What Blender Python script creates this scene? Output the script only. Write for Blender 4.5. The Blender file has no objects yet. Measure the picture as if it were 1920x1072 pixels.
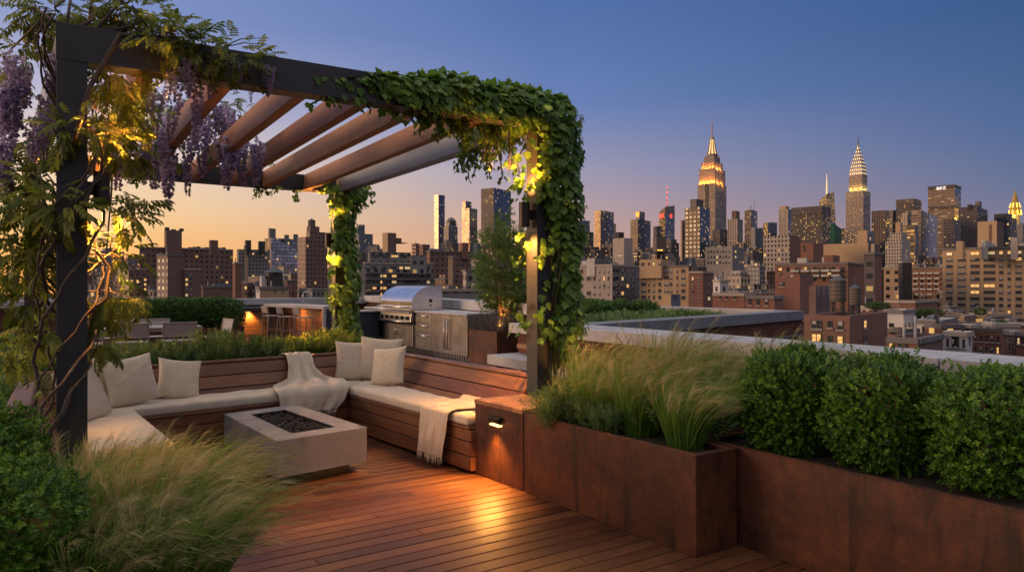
import bpy, bmesh, math, random
import numpy as np
from mathutils import Vector, Matrix

random.seed(7)
NP = np.random.default_rng(11)
S = bpy.context.scene
COL = S.collection
PI = math.pi
YAW = math.radians(32.8)
CY, SY = math.cos(YAW), math.sin(YAW)
EYE, FPX, HX, HY = 1.75, 1313.0, 960.0, 536.0


def c2w(lat, dep, z=0.0):
    return Vector((lat * CY + dep * SY, -lat * SY + dep * CY, z))


def at(px, py, z):
    """point of height z seen at photo pixel px, py"""
    dep = FPX * (EYE - z) / (py - HY)
    return c2w((px - HX) / FPX * dep, dep, z)


def ray(px, py):
    a = c2w((px - HX) / FPX, 1.0)
    return Vector((a.x, a.y, -(py - HY) / FPX))


def on_x(px, X, z=0.0):
    d = ray(px, HY)
    k = X / d.x
    return Vector((X, d.y * k, z))


def on_y(px, Y, z=0.0):
    d = ray(px, HY)
    k = Y / d.y
    return Vector((d.x * k, Y, z))


# ------------------------------------------------------------------ scene bookkeeping
def meta(o, label=None, cat=None, group=None, kind=None):
    if label: o['label'] = label
    if cat: o['category'] = cat
    if group: o['group'] = group
    if kind: o['kind'] = kind
    return o


def thing(name, label, cat, loc=(0, 0, 0), rotz=0.0, group=None):
    o = bpy.data.objects.new(name, None)
    o.empty_display_size = 0.1
    o.location = loc
    o.rotation_euler = (0, 0, rotz)
    COL.objects.link(o)
    return meta(o, label, cat, group)


def copy_tree(o, parent=None):
    c = o.copy()
    COL.objects.link(c)
    if parent is not None:
        c.parent = parent
    for ch in list(o.children):
        copy_tree(ch, c)
    return c


class MB:
    """collects faces; v list, f list, uv per face corner, material index per face"""
    def __init__(self):
        self.v, self.f, self.uv, self.mi, self.t = [], [], [], [], []
        self.ti = 0.5

    def face(self, pts, uv=None, mi=0):
        b = len(self.v)
        self.v.extend([tuple(p) for p in pts])
        self.t.extend([self.ti] * len(pts))
        self.f.append(tuple(range(b, b + len(pts))))
        self.uv.append(uv if uv else [(p[0] + p[1], p[2]) for p in pts])
        self.mi.append(mi)

    def hexa(self, p, mi=0, uvo=None):
        """p: 4 bottom points (ccw seen from above), 4 top points. uv: along the longest edge"""
        p = [Vector(q) for q in p]
        b = len(self.v)
        self.v.extend([tuple(q) for q in p])
        if uvo is None:
            uvo = (random.uniform(0, 40), random.uniform(0, 40))
        self.t.extend([random.random()] * 8)
        quads = [(3, 2, 1, 0), (4, 5, 6, 7), (0, 1, 5, 4), (1, 2, 6, 5), (2, 3, 7, 6), (3, 0, 4, 7)]
        ex = max((p[1] - p[0]), (p[3] - p[0]), (p[4] - p[0]), key=lambda e: e.length)
        ax = ex.normalized()
        for q in quads:
            c = [p[i] for i in q]
            n = (c[1] - c[0]).cross(c[3] - c[0])
            n = n.normalized() if n.length > 1e-12 else Vector((0, 0, 1))
            a2 = n.cross(ax)
            if a2.length < .2:
                a1 = (c[1] - c[0]).normalized(); a2 = n.cross(a1)
                uv = [((k - p[0]).dot(a1) * .3 + uvo[0], (k - p[0]).dot(a2) + uvo[1]) for k in c]
            else:
                a2.normalize()
                uv = [((k - p[0]).dot(ax) + uvo[0], (k - p[0]).dot(a2) + uvo[1]) for k in c]
            self.f.append(tuple(b + i for i in q))
            self.uv.append(uv)
            self.mi.append(mi)

    def box(self, x0, x1, y0, y1, z0, z1, mi=0):
        self.hexa([(x0, y0, z0), (x1, y0, z0), (x1, y1, z0), (x0, y1, z0),
                   (x0, y0, z1), (x1, y0, z1), (x1, y1, z1), (x0, y1, z1)], mi)

    def prism(self, poly, z0, z1, mi=0):
        """poly: ccw list of (x,y)"""
        if len(poly) == 4:
            self.hexa([(x, y, z0) for x, y in poly] + [(x, y, z1) for x, y in poly], mi)
            return
        n = len(poly)
        self.face([(x, y, z1) for x, y in poly], mi=mi)
        self.face([(x, y, z0) for x, y in reversed(poly)], mi=mi)
        for i in range(n):
            a, c = poly[i], poly[(i + 1) % n]
            self.face([(a[0], a[1], z0), (c[0], c[1], z0), (c[0], c[1], z1), (a[0], a[1], z1)], mi=mi)

    def slab(self, a, b, c, d, th, mi=0):
        """quad a b c d thickened by th along its normal"""
        a, b, c, d = map(Vector, (a, b, c, d))
        n = (b - a).cross(d - a).normalized() * th
        self.hexa([a, b, c, d, a + n, b + n, c + n, d + n], mi)

    def bar(self, a, b, w, h, mi=0, up=(0, 0, 1)):
        a, b = Vector(a), Vector(b)
        d = (b - a).normalized()
        u = Vector(up)
        s = d.cross(u)
        if s.length < 1e-3:
            s = d.cross(Vector((0, 1, 0)))
        s = s.normalized() * w / 2
        u = s.cross(d).normalized() * h / 2
        self.hexa([a - s - u, a + s - u, b + s - u, b - s - u, a - s + u, a + s + u, b + s + u, b - s + u], mi)

    def tube(self, pts, r, n=8, mi=0, cap=True):
        pts = [Vector(p) for p in pts]
        rs = r if isinstance(r, (list, tuple)) else [r] * len(pts)
        rings = []
        prev = None
        tt = random.random()
        L = 0
        for i, p in enumerate(pts):
            d = (pts[min(i + 1, len(pts) - 1)] - pts[max(i - 1, 0)])
            d = d.normalized() if d.length > 1e-9 else Vector((0, 0, 1))
            if prev is None:
                s = d.cross(Vector((0, 0, 1)))
                if s.length < .1: s = d.cross(Vector((1, 0, 0)))
            else:
                s = prev - d * prev.dot(d)
            s.normalize(); prev = s
            u = d.cross(s)
            if i: L += (p - pts[i - 1]).length
            b = len(self.v)
            for k in range(n):
                a = 2 * PI * k / n
                self.v.append(tuple(p + (s * math.cos(a) + u * math.sin(a)) * rs[i]))
                self.t.append(tt)
            rings.append((b, L))
        for i in range(len(rings) - 1):
            (a, la), (b, lb) = rings[i], rings[i + 1]
            for k in range(n):
                k2 = (k + 1) % n
                self.f.append((a + k, a + k2, b + k2, b + k))
                self.uv.append([(la, k / n * .2), (la, (k + 1) / n * .2), (lb, (k + 1) / n * .2), (lb, k / n * .2)])
                self.mi.append(mi)
        if cap:
            for (b, l), rev in ((rings[0], True), (rings[-1], False)):
                idx = list(range(b, b + n))
                if not rev: pass
                else: idx.reverse()
                self.f.append(tuple(idx)); self.uv.append([(l, 0)] * n); self.mi.append(mi)

    def lathe(self, prof, c=(0, 0, 0), n=24, mi=0):
        """prof list of (r,z)"""
        c = Vector(c)
        b0 = len(self.v)
        for r, z in prof:
            for k in range(n):
                a = 2 * PI * k / n
                self.v.append((c.x + r * math.cos(a), c.y + r * math.sin(a), c.z + z)); self.t.append(.5)
        for i in range(len(prof) - 1):
            for k in range(n):
                k2 = (k + 1) % n
                self.f.append((b0 + i * n + k, b0 + i * n + k2, b0 + (i + 1) * n + k2, b0 + (i + 1) * n + k))
                self.uv.append([(k / n, prof[i][1]), ((k + 1) / n, prof[i][1]), ((k + 1) / n, prof[i + 1][1]), (k / n, prof[i + 1][1])])
                self.mi.append(mi)
        self.f.append(tuple(b0 + (len(prof) - 1) * n + k for k in range(n))); self.uv.append([(0, 0)] * n); self.mi.append(mi)
        self.f.append(tuple(b0 + k for k in reversed(range(n)))); self.uv.append([(0, 0)] * n); self.mi.append(mi)

    def mesh(self, name, mats):
        me = bpy.data.meshes.new(name)
        me.from_pydata(self.v, [], self.f)
        for m in (mats if isinstance(mats, (list, tuple)) else [mats]):
            me.materials.append(m)
        uvl = me.uv_layers.new(name='UVMap')
        flat = [c for fu in self.uv for uv in fu for c in uv]
        uvl.data.foreach_set('uv', flat)
        me.polygons.foreach_set('material_index', self.mi)
        at_ = me.attributes.new('tint', 'FLOAT', 'POINT')
        at_.data.foreach_set('value', self.t)
        me.update()
        return me

    def build(self, name, mats, parent=None, bevel=0.0, smooth=False, seg=2):
        me = self.mesh(name, mats)
        return link(name, me, parent, bevel, smooth, seg)


def link(name, me, parent=None, bevel=0.0, smooth=False, seg=2):
    o = bpy.data.objects.new(name, me)
    COL.objects.link(o)
    if parent is not None:
        o.parent = parent
    if smooth:
        me.polygons.foreach_set('use_smooth', [True] * len(me.polygons))
    if bevel:
        m = o.modifiers.new('Bevel', 'BEVEL')
        m.width = bevel; m.segments = seg; m.limit_method = 'ANGLE'; m.angle_limit = math.radians(35)
    return o


def npmesh(name, V, F, mats, tint=None, smooth=False, mi=None):
    """V (n,3) array, F (m,k) array of equal sized faces"""
    me = bpy.data.meshes.new(name)
    k = F.shape[1]
    me.vertices.add(len(V)); me.vertices.foreach_set('co', np.ascontiguousarray(V, dtype=np.float32).ravel())
    me.loops.add(F.size); me.loops.foreach_set('vertex_index', np.ascontiguousarray(F, dtype=np.int32).ravel())
    me.polygons.add(len(F))
    me.polygons.foreach_set('loop_start', np.arange(0, F.size, k, dtype=np.int32))
    me.polygons.foreach_set('loop_total', np.full(len(F), k, dtype=np.int32))
    for m in (mats if isinstance(mats, (list, tuple)) else [mats]):
        me.materials.append(m)
    if mi is not None:
        me.polygons.foreach_set('material_index', np.ascontiguousarray(mi, dtype=np.int32))
    if smooth:
        me.polygons.foreach_set('use_smooth', np.ones(len(F), dtype=bool))
    me.update(calc_edges=True)
    if tint is not None:
        a = me.attributes.new('tint', 'FLOAT', 'POINT')
        a.data.foreach_set('value', np.ascontiguousarray(tint, dtype=np.float32))
    return me


def nrm(a):
    return a / np.maximum(np.linalg.norm(a, axis=-1, keepdims=True), 1e-9)


def scatter(tv, tf, P, D, N, Sc, tt=None):
    """instances of template (tv,tf): y axis along D, z axis roughly along N, scale Sc. returns V,F,tint"""
    D = nrm(D); X = nrm(np.cross(D, N)); Z = np.cross(X, D)
    Sc = np.asarray(Sc, dtype=float).reshape(-1, 1, 1)
    V = P[:, None, :] + Sc * (tv[None, :, 0:1] * X[:, None, :] + tv[None, :, 1:2] * D[:, None, :] + tv[None, :, 2:3] * Z[:, None, :])
    n, m = len(P), len(tv)
    F = (tf[None] + (np.arange(n) * m)[:, None, None]).reshape(-1, tf.shape[1])
    if tt is None:
        tt = NP.random(n)
    return V.reshape(-1, 3), F, np.repeat(tt, m)


def cat(parts):
    off = 0; Vs, Fs, Ts = [], [], []
    for V, F, T in parts:
        Vs.append(V); Fs.append(F + off); Ts.append(T); off += len(V)
    return np.concatenate(Vs), np.concatenate(Fs), np.concatenate(Ts)


# ------------------------------------------------------------------ materials
def lin(c):
    return tuple(((x / 255) / 12.92 if x / 255 <= .04045 else ((x / 255 + .055) / 1.055) ** 2.4) for x in c)


class NT:
    def __init__(self, name):
        self.m = bpy.data.materials.new(name)
        self.m.use_nodes = True
        self.t = self.m.node_tree
        self.b = self.t.nodes['Principled BSDF']
        self.out = self.t.nodes['Material Output']

    def n(self, typ, **kw):
        x = self.t.nodes.new(typ)
        for k, v in kw.items():
            if k.startswith('i_'):
                x.inputs[k[2:].replace('_', ' ')].default_value = v
            else:
                setattr(x, k, v)
        return x

    def l(self, a, b):
        self.t.links.new(a, b)

    def math(self, op, a, b=None, c=None, clamp=False):
        x = self.t.nodes.new('ShaderNodeMath'); x.operation = op; x.use_clamp = clamp
        for i, v in enumerate((a, b, c)):
            if v is None: continue
            if isinstance(v, (int, float)): x.inputs[i].default_value = v
            else: self.l(v, x.inputs[i])
        return x.outputs[0]

    def mix(self, f, a, b, typ='MIX'):
        x = self.t.nodes.new('ShaderNodeMix'); x.data_type = 'RGBA'; x.blend_type = typ
        for s, v in ((x.inputs[0], f), (x.inputs[6], a), (x.inputs[7], b)):
            if isinstance(v, (int, float)): s.default_value = v
            elif isinstance(v, tuple): s.default_value = (v[0], v[1], v[2], 1)
            else: self.l(v, s)
        return x.outputs[2]

    def ramp(self, f, stops, interp='LINEAR'):
        x = self.t.nodes.new('ShaderNodeValToRGB')
        cr = x.color_ramp; cr.interpolation = interp
        while len(cr.elements) < len(stops): cr.elements.new(.5)
        for e, (p, c) in zip(cr.elements, stops):
            e.position = p
            e.color = (c[0], c[1], c[2], 1) if isinstance(c, tuple) else (c, c, c, 1)
        self.l(f, x.inputs[0])
        return x.outputs[0]

    def noise(self, vec, scale, detail=4, rough=.55, dist=0.0):
        x = self.t.nodes.new('ShaderNodeTexNoise')
        x.inputs['Scale'].default_value = scale; x.inputs['Detail'].default_value = detail
        x.inputs['Roughness'].default_value = rough; x.inputs['Distortion'].default_value = dist
        if vec is not None: self.l(vec, x.inputs['Vector'])
        return x.outputs['Fac']

    def coord(self, which='Object', scale=(1, 1, 1)):
        x = self.t.nodes.new('ShaderNodeTexCoord')
        mp = self.t.nodes.new('ShaderNodeMapping')
        mp.inputs['Scale'].default_value = scale
        self.l(x.outputs[which], mp.inputs['Vector'])
        return mp.outputs[0]

    def attr(self, name='tint'):
        x = self.t.nodes.new('ShaderNodeAttribute'); x.attribute_name = name
        return x.outputs['Fac']

    def bump(self, h, strength=.3, dist=.01):
        x = self.t.nodes.new('ShaderNodeBump')
        x.inputs['Strength'].default_value = strength; x.inputs['Distance'].default_value = dist
        self.l(h, x.inputs['Height'])
        self.l(x.outputs[0], self.b.inputs['Normal'])

    def set(self, **kw):
        for k, v in kw.items():
            s = self.b.inputs[k.replace('_', ' ')]
            if isinstance(v, tuple): s.default_value = (v[0], v[1], v[2], 1)
            elif isinstance(v, (int, float)): s.default_value = v
            else: self.l(v, s)
        return self


def wood(name, c1, c2, rough=.45, grain=1.0, var=.5, spec=.5):
    t = NT(name)
    uv = t.coord('UV', (1.3, 26, 1))
    g = t.noise(uv, 3.0 * grain, 6, .62, 1.2)
    uv2 = t.coord('UV', (.9, 5, 1))
    g2 = t.noise(uv2, 2.2, 3, .5, 2.2)
    f = t.math('ADD', t.math('MULTIPLY', g, .62), t.math('MULTIPLY', g2, .38))
    base = t.ramp(f, [(.3, c1), (.52, tuple((a + b) / 2 for a, b in zip(c1, c2))), (.72, c2)])
    k = t.math('MULTIPLY_ADD', t.attr(), var, 1 - var / 2)
    hsv = t.n('ShaderNodeHueSaturation'); t.l(base, hsv.inputs['Color']); t.l(k, hsv.inputs['Value'])
    t.l(t.math('MULTIPLY_ADD', t.attr(), .02, .49), hsv.inputs['Hue'])
    stain = t.noise(t.coord('Object'), 1.1, 4, .6)
    col = t.mix(t.math('MULTIPLY', t.ramp(stain, [(.45, 0.0), (.75, 1.0)]), .35), hsv.outputs[0], tuple(x * .55 for x in c1))
    t.set(Base_Color=col, Roughness=t.math('MULTIPLY_ADD', f, .3, rough - .15), Specular_IOR_Level=spec)
    t.bump(f, .25, .004)
    return t.m


def plain(name, col, rough=.5, metal=0.0, noise=0.0, nscale=6.0, bump=0.0, bscale=60, spec=.5):
    t = NT(name)
    if noise:
        f = t.noise(t.coord('Object'), nscale, 5, .6)
        c = t.ramp(f, [(.3, tuple(x * (1 - noise) for x in col)), (.7, tuple(min(1, x * (1 + noise)) for x in col))])
        t.set(Base_Color=c)
    else:
        t.set(Base_Color=tuple(col))
    t.set(Roughness=rough, Metallic=metal, Specular_IOR_Level=spec)
    if bump:
        t.bump(t.noise(t.coord('Object'), bscale, 3), bump, .004)
    return t.m


def concrete(name, col, sc=1.0, rough=.7):
    t = NT(name)
    c = t.coord('Object')
    a = t.noise(c, 1.6 * sc, 6, .65, .6); b = t.noise(c, 9 * sc, 4, .6); d = t.noise(c, 90 * sc, 2, .5)
    f = t.math('ADD', t.math('MULTIPLY', a, .6), t.math('ADD', t.math('MULTIPLY', b, .28), t.math('MULTIPLY', d, .12)))
    t.set(Base_Color=t.ramp(f, [(.28, tuple(x * .5 for x in col)), (.5, col), (.72, tuple(min(1, x * 1.3) for x in col))]),
          Roughness=t.math('MULTIPLY_ADD', b, .3, rough - .15))
    t.bump(f, .2, .006)
    return t.m


def corten(name):
    t = NT(name)
    c = t.coord('Object')
    a = t.noise(c, 1.5, 7, .68, .8)
    b = t.noise(c, 14, 5, .65)
    st = t.noise(t.coord('Object', (9, 9, .5)), 2.0, 4, .6)
    sp = t.noise(c, 60, 2, .5)
    f = t.math('ADD', t.math('MULTIPLY', a, .58), t.math('ADD', t.math('MULTIPLY', b, .30), t.math('MULTIPLY', st, .12)))
    col = t.ramp(f, [(.30, (.018, .009, .007)), (.42, (.050, .019, .011)), (.52, (.092, .030, .014)), (.64, (.155, .050, .019)), (.78, (.23, .085, .03))])
    col = t.mix(t.math('MULTIPLY', t.ramp(sp, [(.6, 0.0), (.75, 1.0)]), .12), col, (.30, .13, .06))
    dr = t.noise(t.coord('Object', (3.2, 3.2, .45)), 1.3, 6, .75, 1.0)
    col = t.mix(t.math('MULTIPLY', t.ramp(dr, [(.54, 0.0), (.63, 1.0)]), .72), col, (.016, .008, .007))
    t.set(Base_Color=col, Roughness=t.math('MULTIPLY_ADD', f, .4, .38), Specular_IOR_Level=.35)
    t.bump(t.math('ADD', b, sp), .25, .003)
    return t.m


def fabric(name, col, scale=500, wr=.35):
    t = NT(name)
    c = t.coord('Object')
    w1 = t.n('ShaderNodeTexWave', wave_type='BANDS', bands_direction='X'); w1.inputs['Scale'].default_value = scale / 6
    w2 = t.n('ShaderNodeTexWave', wave_type='BANDS', bands_direction='Z'); w2.inputs['Scale'].default_value = scale / 6
    t.l(c, w1.inputs[0]); t.l(c, w2.inputs[0])
    a = t.noise(c, 5, 4, .6); d = t.noise(c, 160, 2)
    h = t.math('ADD', t.math('ADD', t.math('MULTIPLY', w1.outputs['Fac'], .08), t.math('MULTIPLY', w2.outputs['Fac'], .08)), t.math('ADD', t.math('MULTIPLY', a, wr * 3), t.math('MULTIPLY', d, .2)))
    k = t.math('ADD', t.math('MULTIPLY', a, .6), t.math('MULTIPLY', d, .4))
    t.set(Base_Color=t.ramp(k, [(.3, tuple(x * .86 for x in col)), (.7, tuple(min(1, x * 1.06) for x in col))]), Roughness=.95, Specular_IOR_Level=.1)
    t.b.inputs['Sheen Weight'].default_value = .2
    t.bump(h, .35, .006)
    return t.m


def foliage(name, dark, mid, light, rough=.45, trans=.35, spec=.4):
    t = NT(name)
    a = t.attr()
    nn = t.noise(t.coord('Object'), 4.0, 2)
    f = t.math('ADD', t.math('MULTIPLY', a, .75), t.math('MULTIPLY', nn, .25))
    col = t.ramp(f, [(.1, dark), (.5, mid), (.92, light)])
    t.set(Base_Color=col, Roughness=rough, Specular_IOR_Level=spec)
    tr = t.n('ShaderNodeBsdfTranslucent')
    hs = t.n('ShaderNodeHueSaturation'); hs.inputs['Hue'].default_value = .485; hs.inputs['Value'].default_value = 1.5
    t.l(col, hs.inputs['Color']); t.l(hs.outputs[0], tr.inputs['Color'])
    mx = t.n('ShaderNodeMixShader'); mx.inputs[0].default_value = trans
    t.l(t.b.outputs[0], mx.inputs[1]); t.l(tr.outputs[0], mx.inputs[2]); t.l(mx.outputs[0], t.out.inputs['Surface'])
    return t.m


def glow(name, col, strength):
    t = NT(name)
    t.set(Base_Color=tuple(col), Emission_Color=tuple(col), Emission_Strength=strength)
    return t.m


def steel(name, col=(.55, .54, .53), rough=.28, direction=(1, 60, 60)):
    t = NT(name)
    g = t.noise(t.coord('Object', direction), 6, 3, .6)
    sm = t.noise(t.coord('Object'), 2.5, 4, .6)
    t.set(Base_Color=t.ramp(sm, [(.3, tuple(x * .8 for x in col)), (.7, col)]), Metallic=1.0,
          Roughness=t.math('ADD', t.math('MULTIPLY', g, .18), t.math('MULTIPLY_ADD', sm, .12, rough - .13)))
    t.bump(g, .05, .001)
    return t.m


def brick(name, c1, c2, mortar, scale=1.0, bw=.21, rh=.067):
    t = NT(name)
    uv = t.coord('UV')
    x = t.n('ShaderNodeTexBrick')
    x.inputs['Scale'].default_value = scale; x.inputs['Brick Width'].default_value = bw; x.inputs['Row Height'].default_value = rh
    x.inputs['Mortar Size'].default_value = .006; x.inputs['Bias'].default_value = 0
    x.inputs['Color1'].default_value = (*c1, 1); x.inputs['Color2'].default_value = (*c2, 1); x.inputs['Mortar'].default_value = (*mortar, 1)
    t.l(uv, x.inputs['Vector'])
    n = t.noise(t.coord('Object'), .8, 5, .6)
    col = t.mix(t.math('MULTIPLY', n, .5), x.outputs['Color'], tuple(v * .5 for v in c1))
    t.set(Base_Color=col, Roughness=.85, Specular_IOR_Level=.2)
    t.bump(x.outputs['Fac'], -.3, .01)
    return t.m


M = {}
M['deck'] = wood('deck_wood', (.046, .017, .009), (.155, .058, .026), rough=.44, var=.9, spec=.32)
M['bench_wood'] = wood('bench_wood', (.105, .037, .017), (.29, .115, .052), rough=.5, var=.5, grain=.8)
M['rafter'] = wood('rafter_wood', (.19, .072, .034), (.40, .175, .085), rough=.55, var=.45, grain=.8)
M['clad'] = wood('cladding_wood', (.20, .09, .035), (.42, .22, .10), rough=.5, var=.5)
M['iron'] = plain('black_steel', (.028, .029, .034), .42, 0, .25, 5, .06, 40, .5)
M['galv'] = plain('grey_steel', (.20, .21, .23), .4, .3, .15, 3, .05, 40)
M['bronze'] = plain('bronze_lamp', (.045, .036, .030), .4, .5)
M['concrete'] = concrete('concrete_grey', (.225, .222, .228))
M['cap'] = concrete('coping_stone', (.40, .39, .41), .8)
M['cap_dark'] = concrete('coping_slate', (.17, .18, .21), .8)
M['cap_pale'] = concrete('coping_pale', (.42, .385, .36), .8)
M['corten'] = corten('corten_steel')
M['soil'] = plain('soil', (.025, .018, .012), .95, 0, .5, 20, .8, 30)
M['linen'] = fabric('cream_linen', (.75, .63, .48))
M['cushion'] = fabric('cushion_cloth', (.70, .60, .47), 300, .12)
M['throw'] = fabric('wool_throw', (.66, .56, .44), 260, .18)
M['sling'] = fabric('sling_fabric', (.42, .375, .34), 200, .1)
M['chair_frame'] = plain('taupe_frame', (.36, .31, .27), .4, .2)
M['navy'] = plain('navy_panel', (.030, .040, .062), .45, 0, .15, 4)
M['steel'] = steel('brushed_steel')
M['steel_v'] = steel('brushed_steel_vertical', (.50, .47, .44), .30, (60, 60, 1))
M['steel_dark'] = plain('dark_steel', (.10, .095, .09), .35, .8)
M['black'] = plain('black_plastic', (.012, .012, .013), .5)
M['lava'] = plain('lava_rock', (.020, .018, .018), .8, 0, .5, 30, .8, 60)
M['bowl'] = plain('ceramic_bowl', (.62, .56, .48), .4, 0, .1, 10)
M['brick'] = brick('terrace_brick', (.16, .055, .038), (.10, .034, .026), (.12, .09, .075))
M['bark'] = plain('bark', (.15, .105, .075), .9, 0, .4, 14, .8, 40)
M['vine_bark'] = plain('vine_bark', (.085, .062, .048), .9, 0, .4, 18, .7, 60)
M['twig'] = plain('twig', (.07, .05, .03), .9, 0, .3, 20)
M['box'] = foliage('boxwood_leaf', (.022, .075, .006), (.070, .18, .014), (.20, .34, .034), .38, .28, .5)
M['hedge'] = foliage('hedge_leaf', (.024, .065, .012), (.05, .13, .022), (.11, .20, .04), .5, .3)
M['herb'] = foliage('herb_leaf', (.045, .09, .022), (.105, .19, .05), (.22, .31, .10), .5, .4)
M['herb_lamplit'] = foliage('lamplit_leaf', (.08, .13, .015), (.20, .27, .03), (.38, .42, .06), .5, .4)  # green herb leaf with the lamps' golden glow put into its colour
M['sage'] = foliage('lavender_leaf', (.09, .10, .08), (.18, .18, .17), (.28, .25, .30), .7, .3)
M['ivy'] = foliage('ivy_leaf', (.038, .10, .015), (.11, .225, .028), (.25, .38, .055), .42, .42)
M['wist'] = foliage('wisteria_leaf', (.055, .085, .012), (.12, .165, .024), (.24, .25, .04), .5, .5)
M['petal'] = foliage('wisteria_petal', (.20, .15, .28), (.37, .30, .46), (.56, .49, .62), .6, .40)
M['tree'] = foliage('tree_leaf', (.03, .08, .012), (.08, .16, .025), (.17, .25, .04), .45, .42)
M['grass'] = foliage('feather_grass', (.05, .13, .018), (.12, .235, .035), (.27, .35, .075), .5, .4)
M['plume'] = foliage('grass_plume', (.24, .215, .095), (.41, .36, .175), (.60, .52, .30), .8, .45, .1)
WARM = (1.0, .40, .075)
M['glow'] = glow('lamp_glow', (1.0, .55, .18), 4.0)
M['glow_soft'] = glow('lamp_glow_soft', (1.0, .55, .18), 3.0)
M['patina'] = plain('sink_steel', (.5, .5, .5), .25, 1.0)
# light levels
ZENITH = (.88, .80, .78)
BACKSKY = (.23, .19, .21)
SUN_E, SUN_AZ, SUN_EL = 2.3, -94, 8
SCONCE_E = [(270, 300), (230, 340), (300, 520), (420, 420)]
STEP_E = 175
HAZE = 0
# =================================================================== TERRACE
def finish(root, loc):
    """put the root's origin at its base; meshes below were made in world coordinates"""
    loc = Vector(loc)
    def rec(o):
        if o.data is not None and hasattr(o.data, 'transform'):
            o.data.transform(Matrix.Translation(-loc))
        for c in o.children: rec(c)
    rec(root)
    root.location = loc
    return root


def single(mb, name, mats, label, cat_, group=None, bevel=0.0, smooth=False, loc=None, kind=None):
    o = mb.build(name, mats, None, bevel, smooth)
    meta(o, label, cat_, group, kind)
    if loc is not None: finish(o, loc)
    return o


def inset(poly, d):
    n = len(poly); out = []
    for i in range(n):
        p0, p1, p2 = Vector(poly[i - 1]), Vector(poly[i]), Vector(poly[(i + 1) % n])
        e1 = (p1 - p0).normalized(); e2 = (p2 - p1).normalized()
        n1 = Vector((-e1.y, e1.x)); n2 = Vector((-e2.y, e2.x))
        m = (n1 + n2).normalized()
        out.append(tuple(p1 + m * d / max(.2, m.dot(n1))))
    return out


def ring(mb, poly, d, z0, z1, mi=0):
    q = inset(poly, d); n = len(poly)
    for i in range(n):
        a, b, c, e = poly[i], poly[(i + 1) % n], q[(i + 1) % n], q[i]
        mb.prism([a, b, c, e], z0, z1, mi)


# ---- ground, deck
mb = MB(); mb.face([(-1990, -70, -28), (2590, -70, -28), (2590, 2790, -28), (-1990, 2790, -28)])
o = mb.build('ground', plain('asphalt', (.05, .05, .055), .9, 0, .3, .05)); meta(o, kind='structure')

mb = MB()
y = .2
PIT = .13
while y < 27:
    x0 = -1.6
    xe = 7.1 if y < 11 else 9.9
    x = x0 - random.uniform(0, 3)
    while x < xe:
        L = random.uniform(3.4, 4.8)
        a, b = max(x, x0), min(x + L - .004, xe)
        if b - a > .05:
            mb.box(a, b, y, y + PIT - .011, -.028, 0)
        x += L
    y += PIT
o = mb.build('deck', M['deck'], None, .0025, seg=1); meta(o, kind='structure')
mb = MB(); mb.box(-1.7, 10, .1, 27.2, -.09, -.045)
o = mb.build('deck_underlay', M['black']); meta(o, kind='structure')

# ---- the building we stand on, and its roof garden wing
r = thing('terrace_building', 'brick building carrying the timber roof terrace', 'building')
mb = MB(); mb.box(-12, 7.9, -8, 27.9, -28, -.1); mb.build('wall', M['brick'], r)
finish(r, (0, 8, -28))

# ---- parapets
yj = on_x(1762, 7.1).y
r = thing('parapet_wall', 'low parapet with wide pale stone coping behind the boxwoods', 'parapet')
mb = MB(); mb.box(7.22, 7.9, -1.0, 11.0, -.1, .875); mb.build('wall', M['brick'], r)
mb = MB()
for a, b in ((-1.0, yj - .012), (yj + .012, 6.55), (6.574, 8.9), (8.924, 11.1)):
    mb.box(7.08, 7.98, a, b, .875, 1.055)
mb.build('coping', M['cap'], r, .006)
finish(r, (7.5, 5, 0))

r = thing('parapet_wall', 'long rear parapet with grey metal coping behind the dining hedge', 'parapet')
mb = MB(); mb.box(-12, 11.2, 27.0, 27.6, -.1, 1.05); mb.build('wall', M['brick'], r)
mb = MB()
x = -12
while x < 11.3:
    mb.box(x + .006, min(x + 2.9, 11.3) - .006, 26.9, 27.7, 1.05, 1.28); x += 2.9
mb.build('coping', M['cap'], r, .006)
finish(r, (0, 27.3, 0))

r = thing('parapet_wall', 'grey coped parapet behind the steel grill and counter', 'parapet')
a, b = Vector((10.6, 26.8, 0)), Vector((8.75, 12.0, 0))
s = Vector((.3, 0, 0))
mb = MB(); mb.hexa([b - s + Vector((0, 0, -.1)), b + s + Vector((0, 0, -.1)), a + s + Vector((0, 0, -.1)), a - s + Vector((0, 0, -.1)),
                    b - s + Vector((0, 0, 1.13)), b + s + Vector((0, 0, 1.13)), a + s + Vector((0, 0, 1.13)), a - s + Vector((0, 0, 1.13))])
mb.build('wall', M['brick'], r)
mb = MB(); s = Vector((.38, 0, 0)); n = 6
for i in range(n):
    p, q = b.lerp(a, i / n + .001), b.lerp(a, (i + 1) / n - .001)
    mb.hexa([p - s + Vector((0, 0, 1.13)), p + s + Vector((0, 0, 1.13)), q + s + Vector((0, 0, 1.13)), q - s + Vector((0, 0, 1.13)),
             p - s + Vector((0, 0, 1.37)), p + s + Vector((0, 0, 1.37)), q + s + Vector((0, 0, 1.37)), q - s + Vector((0, 0, 1.37))])
mb.build('coping', M['cap'], r, .006)
finish(r, (9.6, 19, 0))

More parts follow.
